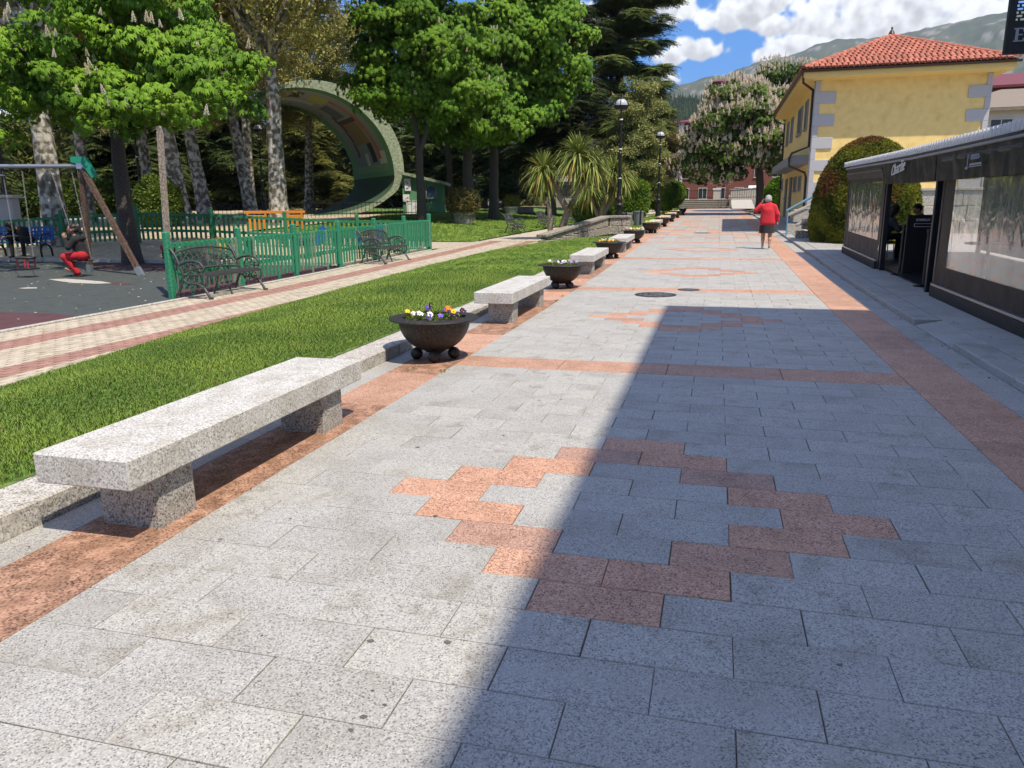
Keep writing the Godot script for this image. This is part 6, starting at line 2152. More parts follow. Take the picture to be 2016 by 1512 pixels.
func cordyline(called: String, label: String, at: Vector3, stems: Array, radii: Array, heads: Array, sd: int) -> void:
	rng.seed = sd
	var o := thing(called, label, "palm", at)
	for i in stems.size():
		var pts := PackedVector3Array(stems[i])
		var mb := MB.new()
		var rs := PackedFloat32Array()
		for k in pts.size(): rs.push_back(radii[i] * (1.0 - 0.35 * k / pts.size()) * (1.25 if k == 0 and i == 0 else 1.0))
		mb.tube(pts, rs, 9)
		part(o, "trunk", mb.done(), M["palm_bark"])
		# sword leaves radiating from the head, the old ones hanging
		var lv := MB.new()
		lv.tint = true
		var c := pts[pts.size() - 1]
		var n := int(270 * heads[i] * heads[i]) + 40
		for k in n:
			var el := asin(clampf(rng.randf_range(-0.95, 1.0), -1, 1))
			var a := rng.randf() * TAU
			var d := Vector3(cos(el) * cos(a), sin(el), cos(el) * sin(a))
			var len: float = heads[i] * rng.randf_range(0.8, 1.2)
			var old := rng.randf() < (0.03 if el > -0.3 else 0.22)
			var droop: float = len * (0.28 if el > 0.5 else 0.5)
			var q := rng.randf_range(0.75, 1.2)
			lv.col = (Color(0.30, 0.17, 0.05) if old else Color(0.13, 0.19, 0.035).lerp(Color(0.36, 0.40, 0.12), rng.randf())) * q
			var sdv := d.cross(Vector3.UP).normalized()
			if sdv.length() < 0.5: sdv = Vector3.RIGHT
			var w := 0.026
			var p0 := c + d * 0.05
			var p1 := c + d * len * 0.45 - Vector3(0, droop * 0.12, 0)
			var p2 := c + d * len * 0.8 - Vector3(0, droop * 0.5, 0)
			var p3 := c + d * len - Vector3(0, droop, 0)
			var nn := sdv.cross(d).normalized()
			if nn.y < 0: nn = -nn
			var s := lv.v.size()
			lv.vert(p0 - sdv * w * 0.6, nn); lv.vert(p0 + sdv * w * 0.6, nn); lv.vert(p1 - sdv * w, nn); lv.vert(p1 + sdv * w, nn); lv.vert(p2 - sdv * w * 0.8, nn); lv.vert(p2 + sdv * w * 0.8, nn); lv.vert(p3, nn)
			lv.face(s, s + 1, s + 3); lv.face(s, s + 3, s + 2); lv.face(s + 2, s + 3, s + 5); lv.face(s + 2, s + 5, s + 4); lv.face(s + 4, s + 5, s + 6)
		stuff(part(o, "leaf_head", lv.done(), M["leaf"]))

func treeline() -> void:
	# the town's trees closing the view beyond the park: one mass at this distance
	rng.seed = 420
	var nz := FastNoiseLite.new()
	nz.seed = 4; nz.frequency = 0.06; nz.fractal_octaves = 3
	for v in 2:
		var xf := []
		var cols := PackedColorArray()
		for k in 6500:
			var a := rng.randf_range(-1.45, -0.12)
			var r := 104.0 + rng.randf_range(-7, 7)
			var top := 9.0 + 6.0 * nz.get_noise_2d(a * 90.0, 0.0) + 5.0 * absf(sin(a * 23.0))
			var y := 1.2 + top * pow(rng.randf(), 0.8)
			var rr := r + 4.0 * sin(a * 60.0)
			xf.append(Transform3D(frame(rdir(0.6), rng.randf() * TAU, rng.randf_range(4.0, 7.0)), Vector3(sin(a) * rr, y, -cos(a) * rr)))
			var g := nz.get_noise_3d(a * 60.0, y * 2.0, 7.0) + rng.randf_range(-0.3, 0.3)
			cols.push_back(Color(0.05, 0.085, 0.02).lerp(Color(0.20, 0.21, 0.05), clampf(0.5 + g, 0, 1)))
		var o := scatter(self, "treeline", sprays["broad_%d" % v], M["leaf"], xf, cols)
		o.set_meta("label", "mixed green treeline of the town beyond the park")

# ---------------------------------------------------------------- bandshell
func bandshell() -> void:
	rng.seed = 500
	var o := thing("bandshell", "green concrete bandshell curved like a wave, with a painted mural inside", "bandshell", Vector3.ZERO)
	var ax := Vector3(-0.67, 0, -0.743)
	var rt := Vector3(0.743, 0, -0.67)
	var c := Vector3(-28.6, 3.95, -51.0)
	var L := 11.0
	var prof := func(t: float, off: float) -> Vector2:
		# t runs from the floor edge round the back to the tip of the roof
		var a := deg_to_rad(lerpf(-92.0, 112.0, t))
		var ry := (5.95 if a > 0 else 2.85) + off
		return Vector2((6.4 + off) * cos(a), ry * sin(a))
	var at := func(t: float, off: float, u: float) -> Vector3:
		var p: Vector2 = prof.call(t, off)
		return c + rt * p.x + Vector3(0, p.y, 0) + ax * u
	var n := 64
	var thk := func(t: float) -> float: return 0.35 + 0.6 * sin(PI * clampf((t - 0.3) / 0.65, 0, 1))
	var out := MB.new()
	for i in n:
		var t0 := float(i) / n
		var t1 := float(i + 1) / n
		var h0: float = thk.call(t0)
		var h1: float = thk.call(t1)
		out.q(at.call(t0, h0 - 0.02, 0.0), at.call(t0, h0 - 0.02, L), at.call(t1, h1 - 0.02, L), at.call(t1, h1 - 0.02, 0.0))
	part(o, "outer_shell", out.done(), M["shell_green"])
	for u in [0.0, L]:
		var rim := MB.new()
		for i in n:
			var t0 := float(i) / n
			var t1 := float(i + 1) / n
			var a: Vector3 = at.call(t0, 0.0, u); var b: Vector3 = at.call(t0, thk.call(t0), u); var d: Vector3 = at.call(t1, thk.call(t1), u); var e: Vector3 = at.call(t1, 0.0, u)
			var th := ax * (0.45 if u == 0.0 else -0.45)
			if u == 0.0: rim.q(a, b, d, e)
			else: rim.q(e, d, b, a)
			rim.q(b, b + th, d + th, d) if u == 0.0 else rim.q(d, d + th, b + th, b)
		part(o, "rim", rim.done(), M["shell_rim"])
	var tip := MB.new()
	tip.q(at.call(1.0, 0.0, 0.0), at.call(1.0, 0.42, 0.0), at.call(1.0, 0.42, L), at.call(1.0, 0.0, L))
	part(o, "roof_edge", tip.done(), M["teal_cap"])
	# inner face: dark green stage and a mural in flat colours
	var inn := MB.new()
	inn.tint = true
	var nu := 56
	var nt := 110
	for i in nt:
		for j in nu:
			var t := (i + 0.5) / nt
			var u := (j + 0.5) / nu
			var col := Color(0.028, 0.07, 0.035)
			if t > 0.47 and t < 0.97 and u > 0.1 and u < 0.86:
				var m := (t - 0.47) / 0.5
				var k := (u - 0.1) / 0.76
				col = Color(0.16, 0.28, 0.15) if m < 0.06 else Color(0.14, 0.20, 0.19).lerp(Color(0.33, 0.33, 0.27), m)
				if m > 0.06 and m < 0.16 and (k < 0.22 or k > 0.52 and k < 0.62): col = Color(0.42, 0.44, 0.36)
				if m > 0.08 and m < 0.28 and absf(k - 0.36) < 0.07: col = Color(0.03, 0.025, 0.03)
				if m > 0.1 and m < 0.62 and absf(k - (0.17 + 0.1 * m)) < 0.03: col = Color(0.42, 0.10, 0.04)
				if m > 0.22 and m < 0.4 and k > 0.3 and k < 0.72: col = Color(0.28, 0.25, 0.10) if int(k * 44) % 2 else Color(0.15, 0.06, 0.04)
				if m > 0.4 and m < 0.44 and k > 0.24 and k < 0.74: col = Color(0.08, 0.05, 0.05)
				if m > 0.14 and m < 0.5 and absf(k - (0.84 - 0.22 * m)) < 0.035: col = Color(0.10, 0.06, 0.05)
				if m > 0.46 and m < 0.6 and k > 0.4 and k < 0.68: col = Color(0.11, 0.12, 0.13)
				if m > 0.62 and m < 0.74 and k > 0.2 and k < 0.5: col = Color(0.40, 0.38, 0.10)
				if m > 0.66 and m < 0.9 and absf(k - 0.62) < 0.08: col = Color(0.42, 0.41, 0.34)
				if m > 0.78 and m < 0.86 and k > 0.15 and k < 0.45: col = Color(0.06, 0.06, 0.06)
			elif t > 0.45: col = Color(0.10, 0.24, 0.11)
			inn.col = col
			inn.q(at.call(float(i) / nt, 0.0, float(j + 1) / nu * L), at.call(float(i) / nt, 0.0, float(j) / nu * L), at.call(float(i + 1) / nt, 0.0, float(j) / nu * L), at.call(float(i + 1) / nt, 0.0, float(j + 1) / nu * L))
	part(o, "inner_shell", inn.done(), M["coloured_matt"])
	var st := MB.new()
	for k in 1:
		var a: Vector3 = at.call(0.0, 0.0, 0.0)
		var b: Vector3 = at.call(0.0, 0.0, L)
		st.q(b - rt * 3.5, a - rt * 3.5, a, b)
		st.q(b - rt * 3.5 - Vector3(0, 1.2, 0), a - rt * 3.5 - Vector3(0, 1.2, 0), a - rt * 3.5, b - rt * 3.5)
		st.q(a - rt * 3.5 - Vector3(0, 1.2, 0), a + rt * 4.0 - Vector3(0, 1.2, 0), a, a - rt * 3.5)
	part(o, "stage", st.done(), M["stone_pale"])
	# the lean-to hut against its side
	var h := thing("green_hut", "small green lean-to hut with sloping roof beside the bandshell", "hut", Vector3(-21.2, 0.95, -54.6), 0.28)
	var hw := MB.new()
	hw.box(Vector3(0, 1.15, 0), Vector3(2.9, 2.3, 3.0))
	hw.t(Vector3(-1.45, 2.3, 1.5), Vector3(1.45, 2.3, 1.5), Vector3(-1.45, 3.0, 1.5))
	part(h, "wall", hw.done(), M["hut_green"])
	var hr := MB.new()
	var d := Vector3(3.6, -0.86, 0).normalized()
	hr.box(Vector3(0.05, 2.72, 0.1), Vector3(3.7, 0.2, 3.6), Basis(d, Vector3(-d.y, d.x, 0), Vector3.BACK))
	part(h, "roof", hr.done(), M["shell_rim"])
	var win := MB.new()
	win.box(Vector3(0.62, 1.75, 1.52), Vector3(0.66, 0.78, 0.06))
	part(h, "window", win.done(), M["glass_dark"])
	var wf := MB.new()
	wf.tube(PackedVector3Array([Vector3(0.98, 1.35, 1.56), Vector3(0.98, 1.85, 1.56), Vector3(0.85, 2.1, 1.56), Vector3(0.62, 2.2, 1.56), Vector3(0.38, 2.1, 1.56), Vector3(0.27, 1.85, 1.56), Vector3(0.27, 1.35, 1.56)]), PackedFloat32Array([0.04]), 6)
	wf.box(Vector3(0.62, 1.3, 1.58), Vector3(0.95, 0.1, 0.16))
	part(h, "window_frame", wf.done(), M["shell_rim"])
	var dm := MB.new()
	dm.bev(Vector3(0.62, 0.72, 1.53), Vector3(0.6, 0.8, 0.07), 0.01)
	part(h, "hatch", dm.done(), M["hut_green"])
	# notices on and beside the hut
	for s in [[-1.05, 2.25, 0.44, 0.85, "white notice under the hut roof", Color(0.12, 0.2, 0.35)], [-1.2, 1.32, 0.46, 0.5, "small picture notice on the hut wall", Color(0.4, 0.1, 0.08)], [-0.72, 0.45, 0.95, 1.35, "large white poster board in front of the hut", Color(0.35, 0.45, 0.5)]]:
		var q := h.transform * Vector3(s[0], s[1], 1.58)
		var pm := MB.new()
		pm.bev(Vector3.ZERO, Vector3(s[2], s[3], 0.05), 0.008)
		var po := thing("notice_board", s[4], "notice", q, 0.28, "notices on the green hut")
		part(po, "panel", pm.done(), M["poster"])
		var pr := MB.new()
		pr.tint = true
		for k in 7:
			pr.col = s[5].lerp(Color(0.5, 0.5, 0.48), rng.randf() * 0.7)
			var w: float = s[2] * rng.randf_range(0.12, 0.4)
			pr.box(Vector3(rng.randf_range(-0.3, 0.3) * s[2], rng.randf_range(-0.35, 0.35) * s[3], 0.027), Vector3(w, s[3] * rng.randf_range(0.03, 0.12), 0.004))
		part(po, "print", pr.done(), M["coloured_matt"])

# ---------------------------------------------------------------- fences
func picket(h: float, w: float) -> ArrayMesh:
	var p := PackedVector2Array([Vector2(-w / 2, 0), Vector2(w / 2, 0), Vector2(w / 2, h - w * 0.35), Vector2(w * 0.3, h - w * 0.08), Vector2(0, h), Vector2(-w * 0.3, h - w * 0.08), Vector2(-w / 2, h - w * 0.35)])
	var mb := MB.new()
	mb.prism(p, 0.022)
	return mb.done()

func fence_run(o: Node3D, a: Vector2, b: Vector2, posts: int, gap: float, h: float, lift: float, m: Material, worn: Material, rails_front: bool, long_each := 0) -> void:
	# a and b are (x, z); pickets on the left of the direction when rails_front is false
	var d := (b - a).normalized()
	var len := a.distance_to(b)
	var ang := atan2(-d.y, d.x)
	var bs := Basis(Vector3.UP, ang)
	var nrm := bs.z
	var pk := picket(h, 0.072)
	var pl_ := picket(h + 0.16, 0.072)
	var side := -1.0 if rails_front else 1.0
	for i in posts + 1:
		var p := a + d * (len * i / posts)
		var mb := MB.new()
		mb.bev(Vector3(0, 0.55, 0), Vector3(0.11, 1.3, 0.11), 0.02)
		part(o, "post", mb.done(), m, on(p.x, p.y, 0.0), bs)
	for i in posts:
		var p := a + d * (len * i / posts)
		var q := a + d * (len * (i + 1) / posts)
		for y in [0.34, 0.86]:
			var mb := MB.new()
			mb.beam(on(p.x, p.y, y + lift), on(q.x, q.y, y + lift), 0.045, 0.085)
			part(o, "rail", mb.done(), m)
	var n := int(len / gap)
	for i in n:
		var p := a + d * ((i + 0.5) * gap)
		var low := long_each > 0 and i % long_each == 3
		var at := on(p.x, p.y, lift + (0.02 if not low else -0.14)) + nrm * side * 0.036
		var b2 := bs * Basis(Vector3.BACK, rng.randf_range(-0.012, 0.012))
		part(o, "picket", pl_ if low else pk, worn if rng.randf() < 0.12 else m, at + Vector3(0, rng.randf_range(-0.012, 0.012), 0), b2)

func fences() -> void:
	rng.seed = 510
	var o := thing("picket_fence", "bright green picket fence along the brick path", "fence", Vector3.ZERO)
	fence_run(o, Vector2(-9.62, -11.85), Vector2(-9.42, -24.6), 6, 0.148, 0.88, 0.1, M["green_fence"], M["green_fence_worn"], false, 5)
	var f := thing("picket_fence", "darker green picket fence across the back of the playground", "fence", Vector3.ZERO)
	fence_run(f, Vector2(-27.5, -18.3), Vector2(-9.5, -24.72), 8, 0.155, 0.9, 0.08, M["dark_green_fence"], M["dark_green_fence"], true)
	# taller slanting timber post strapped to the fence end
	var p := single("timber_post", "tall slanting weathered timber post strapped to the fence end", "post", null, null)
	var mb := MB.new()
	mb.beam(Vector3(-9.78, 0.55, -12.05), Vector3(-10.02, 3.0, -12.5), 0.085, 0.085, Vector3.RIGHT)
	mb.box(Vector3(-10.03, 3.03, -12.51), Vector3(0.07, 0.14, 0.07), Basis(Vector3.BACK, 0.2))
	p.mesh = mb.done()
	p.material_override = M["wood_grey"]
	# dark railings at the back of the park
	var r := thing("iron_railing", "low black iron railing behind the plane trunks", "railing", Vector3.ZERO)
	var rl := MB.new()
	for y in [0.25, 0.95]: rl.beam(on(-33.0, -44.0, y), on(-19.0, -50.0, y), 0.04, 0.05)
	part(r, "rail", rl.done(), M["black_iron"])
	for i in 60:
		var t := i / 59.0
		var q := on(lerpf(-33.0, -19.0, t), lerpf(-44.0, -50.0, t))
		var bm := MB.new()
		bm.bar(q, q + Vector3(0, 1.05, 0), 0.016, 5)
		part(r, "bar", bm.done(), M["black_iron"])

# ---------------------------------------------------------------- benches and planters on the promenade
func stone_benches() -> void:
	rng.seed = 520
	var o := thing("stone_bench", "large granite slab bench in the foreground, nearest the viewer", "bench", Vector3(-2.9, 0, -4.03), 0.0, "granite benches along the promenade")
	var s := MB.new()
	s.bev(Vector3(0, 0.372, 0), Vector3(0.555, 0.155, 2.47), 0.008)
	part(o, "seat", s.done(), M["bench_granite"])
	for z in [0.86, -0.86]:
		var l := MB.new()
		l.bev(Vector3(0.04, 0.14, z), Vector3(0.36, 0.308, 0.29), 0.01)
		part(o, "leg", l.done(), M["leg_granite"])
	var spots := [[-11.2, "second granite bench, between the first and second bowl planters"], [-18.4, "third granite bench, between the second and third bowl planters"], [-24.9, "fourth granite bench, in front of the near lamp post"], [-38.6, "granite bench behind the fifth bowl planter"], [-45.4, "granite bench behind the sixth bowl planter"], [-52.3, "granite bench behind the seventh bowl planter"]]
	for p in spots:
		var b := copy(o, p[1], Vector3(-2.92, G(p[0]), p[0]))
		b.rotation.x = slope(p[0]).get_euler().x

func pansy(mb: MB, at: Vector3, face: Vector3, r: float, col: Color, eye: Color) -> void:
	var x := face.cross(Vector3(0.3, 0.9, 0.2)).normalized()
	var y := x.cross(face)
	for k in 5:
		var a := TAU * k / 5.0 + 0.3
		mb.col = col * rng.randf_range(0.8, 1.1)
		var d := x * cos(a) + y * sin(a)
		var e := x * cos(a + 0.65) + y * sin(a + 0.65)
		var f := x * cos(a - 0.65) + y * sin(a - 0.65)
		mb.q(at + face * 0.004, at + f * r * 0.75 + face * 0.008, at + d * r, at + e * r * 0.75 + face * 0.01)
	mb.col = eye
	mb.q(at + face * 0.012 - x * r * 0.2, at + face * 0.012 - y * r * 0.2, at + face * 0.012 + x * r * 0.2, at + face * 0.012 + y * r * 0.2)

func planters() -> void:
	rng.seed = 530
	var o := thing("bowl_planter", "dark iron bowl planter with wide rim, first and nearest of the row", "planter", Vector3(-2.87, 0, -7.55), 0.3, "iron bowl planters along the promenade")
	var b := MB.new()
	var prof := PackedVector2Array([Vector2(0.1, 0.085)])
	for i in 11:
		var a := deg_to_rad(-72 + i * 6.9)
		prof.push_back(Vector2(0.385 * cos(a), 0.445 + 0.36 * sin(a)))
	b.lathe(prof, 48, Vector3.ZERO, true)
	b.lathe(PackedVector2Array([Vector2(0.33, 0.40), Vector2(0.35, 0.452)]), 48, Vector3.ZERO, false)
	part(o, "bowl", b.done(), M["iron_planter"])
	var r := MB.new()
	r.lathe(PackedVector2Array([Vector2(0.37, 0.43), Vector2(0.475, 0.438), Vector2(0.482, 0.446), Vector2(0.478, 0.455), Vector2(0.34, 0.462), Vector2(0.335, 0.44)]), 56)
	part(o, "rim", r.done(), M["iron_planter"])
	for k in 4:
		var a := TAU * k / 4.0
		var f := MB.new()
		f.ball(Vector3(cos(a) * 0.2, 0.064, sin(a) * 0.2), Vector3(0.066, 0.066, 0.066), 20, 14)
		part(o, "ball_foot", f.done(), M["iron_planter"])
	var sl := MB.new()
	sl.lathe(PackedVector2Array([Vector2(0.34, 0.425), Vector2(0.2, 0.435), Vector2(0.0, 0.44)]), 24, Vector3.ZERO, true)
	part(o, "soil", sl.done(), M["soil"])
	var words := ["second", "third", "fourth", "fifth", "sixth", "seventh", "eighth", "ninth"]
	var zs := [-7.55, -14.65, -21.7, -28.4, -35.2, -41.8, -48.6, -55.6, -63.0]
	var xs := [-2.87, -2.87, -2.9, -2.9, -2.85, -2.8, -2.8, -2.8, -2.75]
	for i in range(1, 9):
		copy(o, "dark iron bowl planter, %s from the viewer in the row" % words[i - 1], Vector3(xs[i], G(zs[i]), zs[i]), 0.3 + i * 0.8)
	var P := Color(0.16, 0.09, 0.5)
	var Dk := Color(0.03, 0.01, 0.045)
	var Wh := Color(0.75, 0.74, 0.72)
	var Or := Color(0.8, 0.24, 0.01)
	var Ye := Color(0.8, 0.55, 0.02)
	var La := Color(0.33, 0.25, 0.6)
	var mixes := [[Wh, Wh, P, Dk, Dk, Dk, Or, Or, Ye, P], [La, P, Dk, Wh, Wh, La, Dk], [La, La, Dk, Or, Ye, Or, Wh, Dk, Ye], [Ye, Ye, Ye, Wh, Dk, La], [Ye, Ye, Ye, Or, Wh], [Ye, Or, Ye, La], [Ye, Or, Ye, Or], [Ye, Wh, Wh, P], [Wh, Wh, La]]
	for i in 9:
		var base := Vector3(xs[i], G(zs[i]) + 0.43, zs[i])
		var fl := thing("pansies", ["mixed white, purple and orange pansies in the nearest bowl planter", "lilac and white pansies in the second bowl planter", "lilac, orange and dark pansies in the third bowl planter", "yellow and dark pansies in the fourth bowl planter", "bright yellow pansies in the fifth bowl planter", "yellow and lilac pansies in the sixth bowl planter", "orange yellow pansies in the seventh bowl planter", "yellow and white pansies in the eighth bowl planter", "pale pansies in the ninth bowl planter"][i], "flowers", base, 0.0, "pansies in the bowl planters")
		var lv := MB.new()
		lv.tint = true
		for k in (420 if i < 3 else 240):
			var a := rng.randf() * TAU
			var rr := sqrt(rng.randf()) * 0.31
			var q := rng.randf()
			lv.col = Color(0.05, 0.1, 0.015).lerp(Color(0.22, 0.27, 0.05), q * q)
			leaflet(lv, Vector3(cos(a) * rr, rng.randf() * 0.05, sin(a) * rr), rdir(0.6), rdir(1.0), rng.randf_range(0.03, 0.06), rng.randf_range(0.008, 0.014), 0.2)
		if i == 0:
			# one taller leafy shoot at the back
			lv.col = Color(0.03, 0.07, 0.015)
			lv.tube(PackedVector3Array([Vector3(-0.08, 0, -0.12), Vector3(-0.1, 0.08, -0.13), Vector3(-0.09, 0.17, -0.12)]), PackedFloat32Array([0.005]), 5)
			for k in 12:
				lv.col = Color(0.14, 0.22, 0.03)
				leaflet(lv, Vector3(-0.1, 0.06 + 0.01 * k, -0.125), rdir(0.1), Vector3.UP, 0.075, 0.02, 0.1)
		stuff(part(fl, "foliage", lv.done(), M["leaf"]))
		var each := 2 if i < 3 else 4
		for c in mixes[i]:
			for k in each:
				var a := rng.randf() * TAU
				var rr := sqrt(rng.randf()) * 0.3
				if i == 0 and c == Dk: a = rng.randf_range(-0.6, 0.5); rr = rng.randf_range(0.22, 0.33)
				if i == 0 and c == Wh: a = rng.randf_range(1.2, 3.4)
				if i == 0 and c == Or: a = rng.randf_range(-1.1, -0.6); rr = 0.2
				var fm := MB.new()
				fm.tint = true
				pansy(fm, Vector3.ZERO, Vector3.UP, rng.randf_range(0.028, 0.042), c, Color(0.5, 0.35, 0.02) if c != Ye else Color(0.05, 0.02, 0.02))
				part(fl, "flower", fm.done(), M["petal"], Vector3(cos(a) * rr, rng.randf_range(0.06, 0.11), sin(a) * rr), Basis(Quaternion(Vector3.UP, (Vector3(0.35, 0.55, 0.75) + rdir() * 0.45).normalized())))

func street_furniture() -> void:
	rng.seed = 540
	# lamp posts: fluted foot, slim black column, glass bowl under a dome
	var o := thing("lamp_post", "tall black lamp post with domed glass lantern beside the low wall", "street lamp", on(-4.3, -35.2), 0.0, "black lamp posts along the promenade")
	var c := MB.new()
	c.lathe(PackedVector2Array([Vector2(0.24, 0), Vector2(0.24, 0.06), Vector2(0.19, 0.12), Vector2(0.17, 0.5), Vector2(0.12, 1.0), Vector2(0.11, 1.15), Vector2(0.19, 1.2), Vector2(0.2, 1.26), Vector2(0.13, 1.34), Vector2(0.16, 1.5), Vector2(0.1, 1.66), Vector2(0.085, 1.8), Vector2(0.07, 3.4), Vector2(0.095, 3.44), Vector2(0.095, 3.5), Vector2(0.06, 3.56), Vector2(0.055, 4.6), Vector2(0.075, 4.62), Vector2(0.075, 4.7), Vector2(0.035, 4.74), Vector2(0.03, 5.3)]), 18)
	part(o, "column", c.done(), M["black_iron"])
	var h := MB.new()
	h.lathe(PackedVector2Array([Vector2(0.05, 5.28), Vector2(0.24, 5.34), Vector2(0.31, 5.42), Vector2(0.33, 5.5), Vector2(0.3, 5.5), Vector2(0.22, 5.42), Vector2(0.0, 5.4)]), 24)
	for k in 4:
		var a := TAU * k / 4.0
		h.tube(PackedVector3Array([Vector3(cos(a) * 0.3, 5.48, sin(a) * 0.3), Vector3(cos(a) * 0.27, 5.66, sin(a) * 0.27), Vector3(cos(a) * 0.12, 5.79, sin(a) * 0.12)]), PackedFloat32Array([0.014]), 5)
	h.lathe(PackedVector2Array([Vector2(0.14, 5.76), Vector2(0.12, 5.84), Vector2(0.03, 5.88), Vector2(0.03, 5.96), Vector2(0.0, 6.0)]), 14)
	part(o, "lantern_frame", h.done(), M["black_iron"])
	var g := MB.new()
	g.lathe(PackedVector2Array([Vector2(0.27, 5.47), Vector2(0.27, 5.56), Vector2(0.23, 5.68), Vector2(0.13, 5.77), Vector2(0.0, 5.8)]), 24, Vector3.ZERO, true)
	part(o, "glass", g.done(), mat("lamp_glass", 0.42, 0.44, 0.46, 0.15))
	for k in 3:
		var st := MB.new()
		var y := 2.4 + k * 1.25
		st.lathe(PackedVector2Array([Vector2(0.082, y), Vector2(0.08, y + 0.05)]), 12)
		part(o, "sticker", st.done(), M["poster"])
	copy(o, "tall black lamp post, second along the promenade", on(-4.0, -55.0))
	copy(o, "tall black lamp post, farthest, beside the steps", on(-3.95, -81.0))
	copy(o, "black park lamp post among the plane trees", on(-28.0, -43.9), 0.4)
	copy(o, "black park lamp post behind the blue jacket", on(-31.5, -37.2), 0.4)
	copy(o, "park lamp post at the left edge behind the fence", on(-28.6, -25.9), 0.4)
	# litter bins
	var bn := thing("litter_bin", "grey round litter bin beside the near lamp post", "bin", on(-4.2, -37.6, 0.06), 0.0, "grey litter bins")
	var bm := MB.new()
	bm.lathe(PackedVector2Array([Vector2(0.0, 0.05), Vector2(0.24, 0.05), Vector2(0.26, 0.7), Vector2(0.285, 0.72), Vector2(0.285, 0.77), Vector2(0.24, 0.79), Vector2(0.22, 0.6), Vector2(0.0, 0.58)]), 24)
	part(bn, "body", bm.done(), M["grey_bin"])
	var bp := MB.new()
	bp.box(Vector3(0.0, 0.42, 0.29), Vector3(0.06, 0.84, 0.05))
	part(bn, "bracket", bp.done(), M["frame_black"])
	copy(bn, "pale grey round litter bin, behind the first one", on(-3.98, -41.0, 0.06), 0.5)
	# manhole covers
	var mh := thing("manhole_cover", "round speckled manhole cover in the sunlit paving", "manhole cover", Vector3(-1.0, G(-13.83), -13.83))
	mh.rotation.x = slope(-13.83).get_euler().x
	var md := MB.new()
	md.lathe(PackedVector2Array([Vector2(0.37, -0.01), Vector2(0.37, 0.005), Vector2(0.335, 0.006), Vector2(0.33, 0.002), Vector2(0.325, 0.005), Vector2(0, 0.0055)]), 40)
	part(mh, "cover", md.done(), M["iron_planter"])
	var kb := MB.new()
	for i in 140:
		var a := rng.randf() * TAU
		var rr := sqrt(rng.randf()) * 0.3
		kb.box(Vector3(cos(a) * rr, 0.007, sin(a) * rr), Vector3(0.016, 0.004, 0.016), Basis(Vector3.UP, a))
	part(mh, "studs", kb.done(), M["canopy_grey"])
	var m2 := copy(mh, "manhole cover set in the second pink band", Vector3(-0.45, G(-14.7), -14.7))
	m2.rotation.x = slope(-14.7).get_euler().x
	m2.scale = Vector3(0.55, 1, 0.55)
	var m3 := copy(mh, "far round cover between the fourth planter and the woman", Vector3(-0.6, G(-35.4), -35.4))
	m3.rotation.x = slope(-35.4).get_euler().x
	# big stone pots with plants on the park lawn
	for s in [[-13.8, -41.5, 1.0, "broad stone pot with a twiggy brown green bush on the lawn", 0], [-15.4, -58.0, 0.85, "pale stone pot with a small yellow green bush by the fountain", 1]]:
		var p := thing("stone_pot", s[3], "plant pot", on(s[0], s[1]), 0.0, "stone pots on the park lawn")
		p.scale = Vector3.ONE * s[2]
		var pm := MB.new()
		pm.lathe(PackedVector2Array([Vector2(0.0, 0), Vector2(0.46, 0), Vector2(0.52, 0.08), Vector2(0.58, 0.5), Vector2(0.66, 0.55), Vector2(0.66, 0.7), Vector2(0.56, 0.7), Vector2(0.52, 0.6), Vector2(0, 0.6)]), 24)
		part(p, "pot", pm.done(), M["stone_wall"] if s[4] == 0 else M["stone_pale"])
		var bsh := clipped("potted_bush", ["twiggy brown green bush growing in the broad stone pot", "small yellow green bush growing in the pale stone pot"][s[4]], "shrub", on(s[0], s[1], 0.6 * s[2]), PackedVector2Array([Vector2(0.3, 0), Vector2(0.7, 0.3), Vector2(0.78, 0.7), Vector2(0.5, 1.1), Vector2(0.02, 1.2)]), "plane", 420 if s[4] == 0 else 130, 0.7, [[Color(0.08, 0.08, 0.02), Color(0.17, 0.14, 0.05)], [Color(0.10, 0.14, 0.02), Color(0.25, 0.26, 0.06)]][s[4]], 541 + s[4])
		bsh.scale = Vector3.ONE * (1.0 if s[4] == 0 else 0.75)
	# dark fountain basin far on the lawn
	var ft := thing("fountain", "small dark tiered fountain in the shade of the park", "fountain", on(-15.9, -62.0))
	var fm := MB.new()
	fm.lathe(PackedVector2Array([Vector2(1.3, 0), Vector2(1.3, 0.45), Vector2(1.1, 0.45), Vector2(1.1, 0.3), Vector2(0, 0.3)]), 28)
	part(ft, "basin", fm.done(), M["stone_wall"])
	var f2 := MB.new()
	f2.lathe(PackedVector2Array([Vector2(0.2, 0.3), Vector2(0.12, 1.1), Vector2(0.7, 1.3), Vector2(0.7, 1.36), Vector2(0.1, 1.4), Vector2(0.08, 1.9), Vector2(0.4, 2.0), Vector2(0.4, 2.05), Vector2(0, 2.1)]), 24)
	part(ft, "bowls", f2.done(), M["black_iron"])

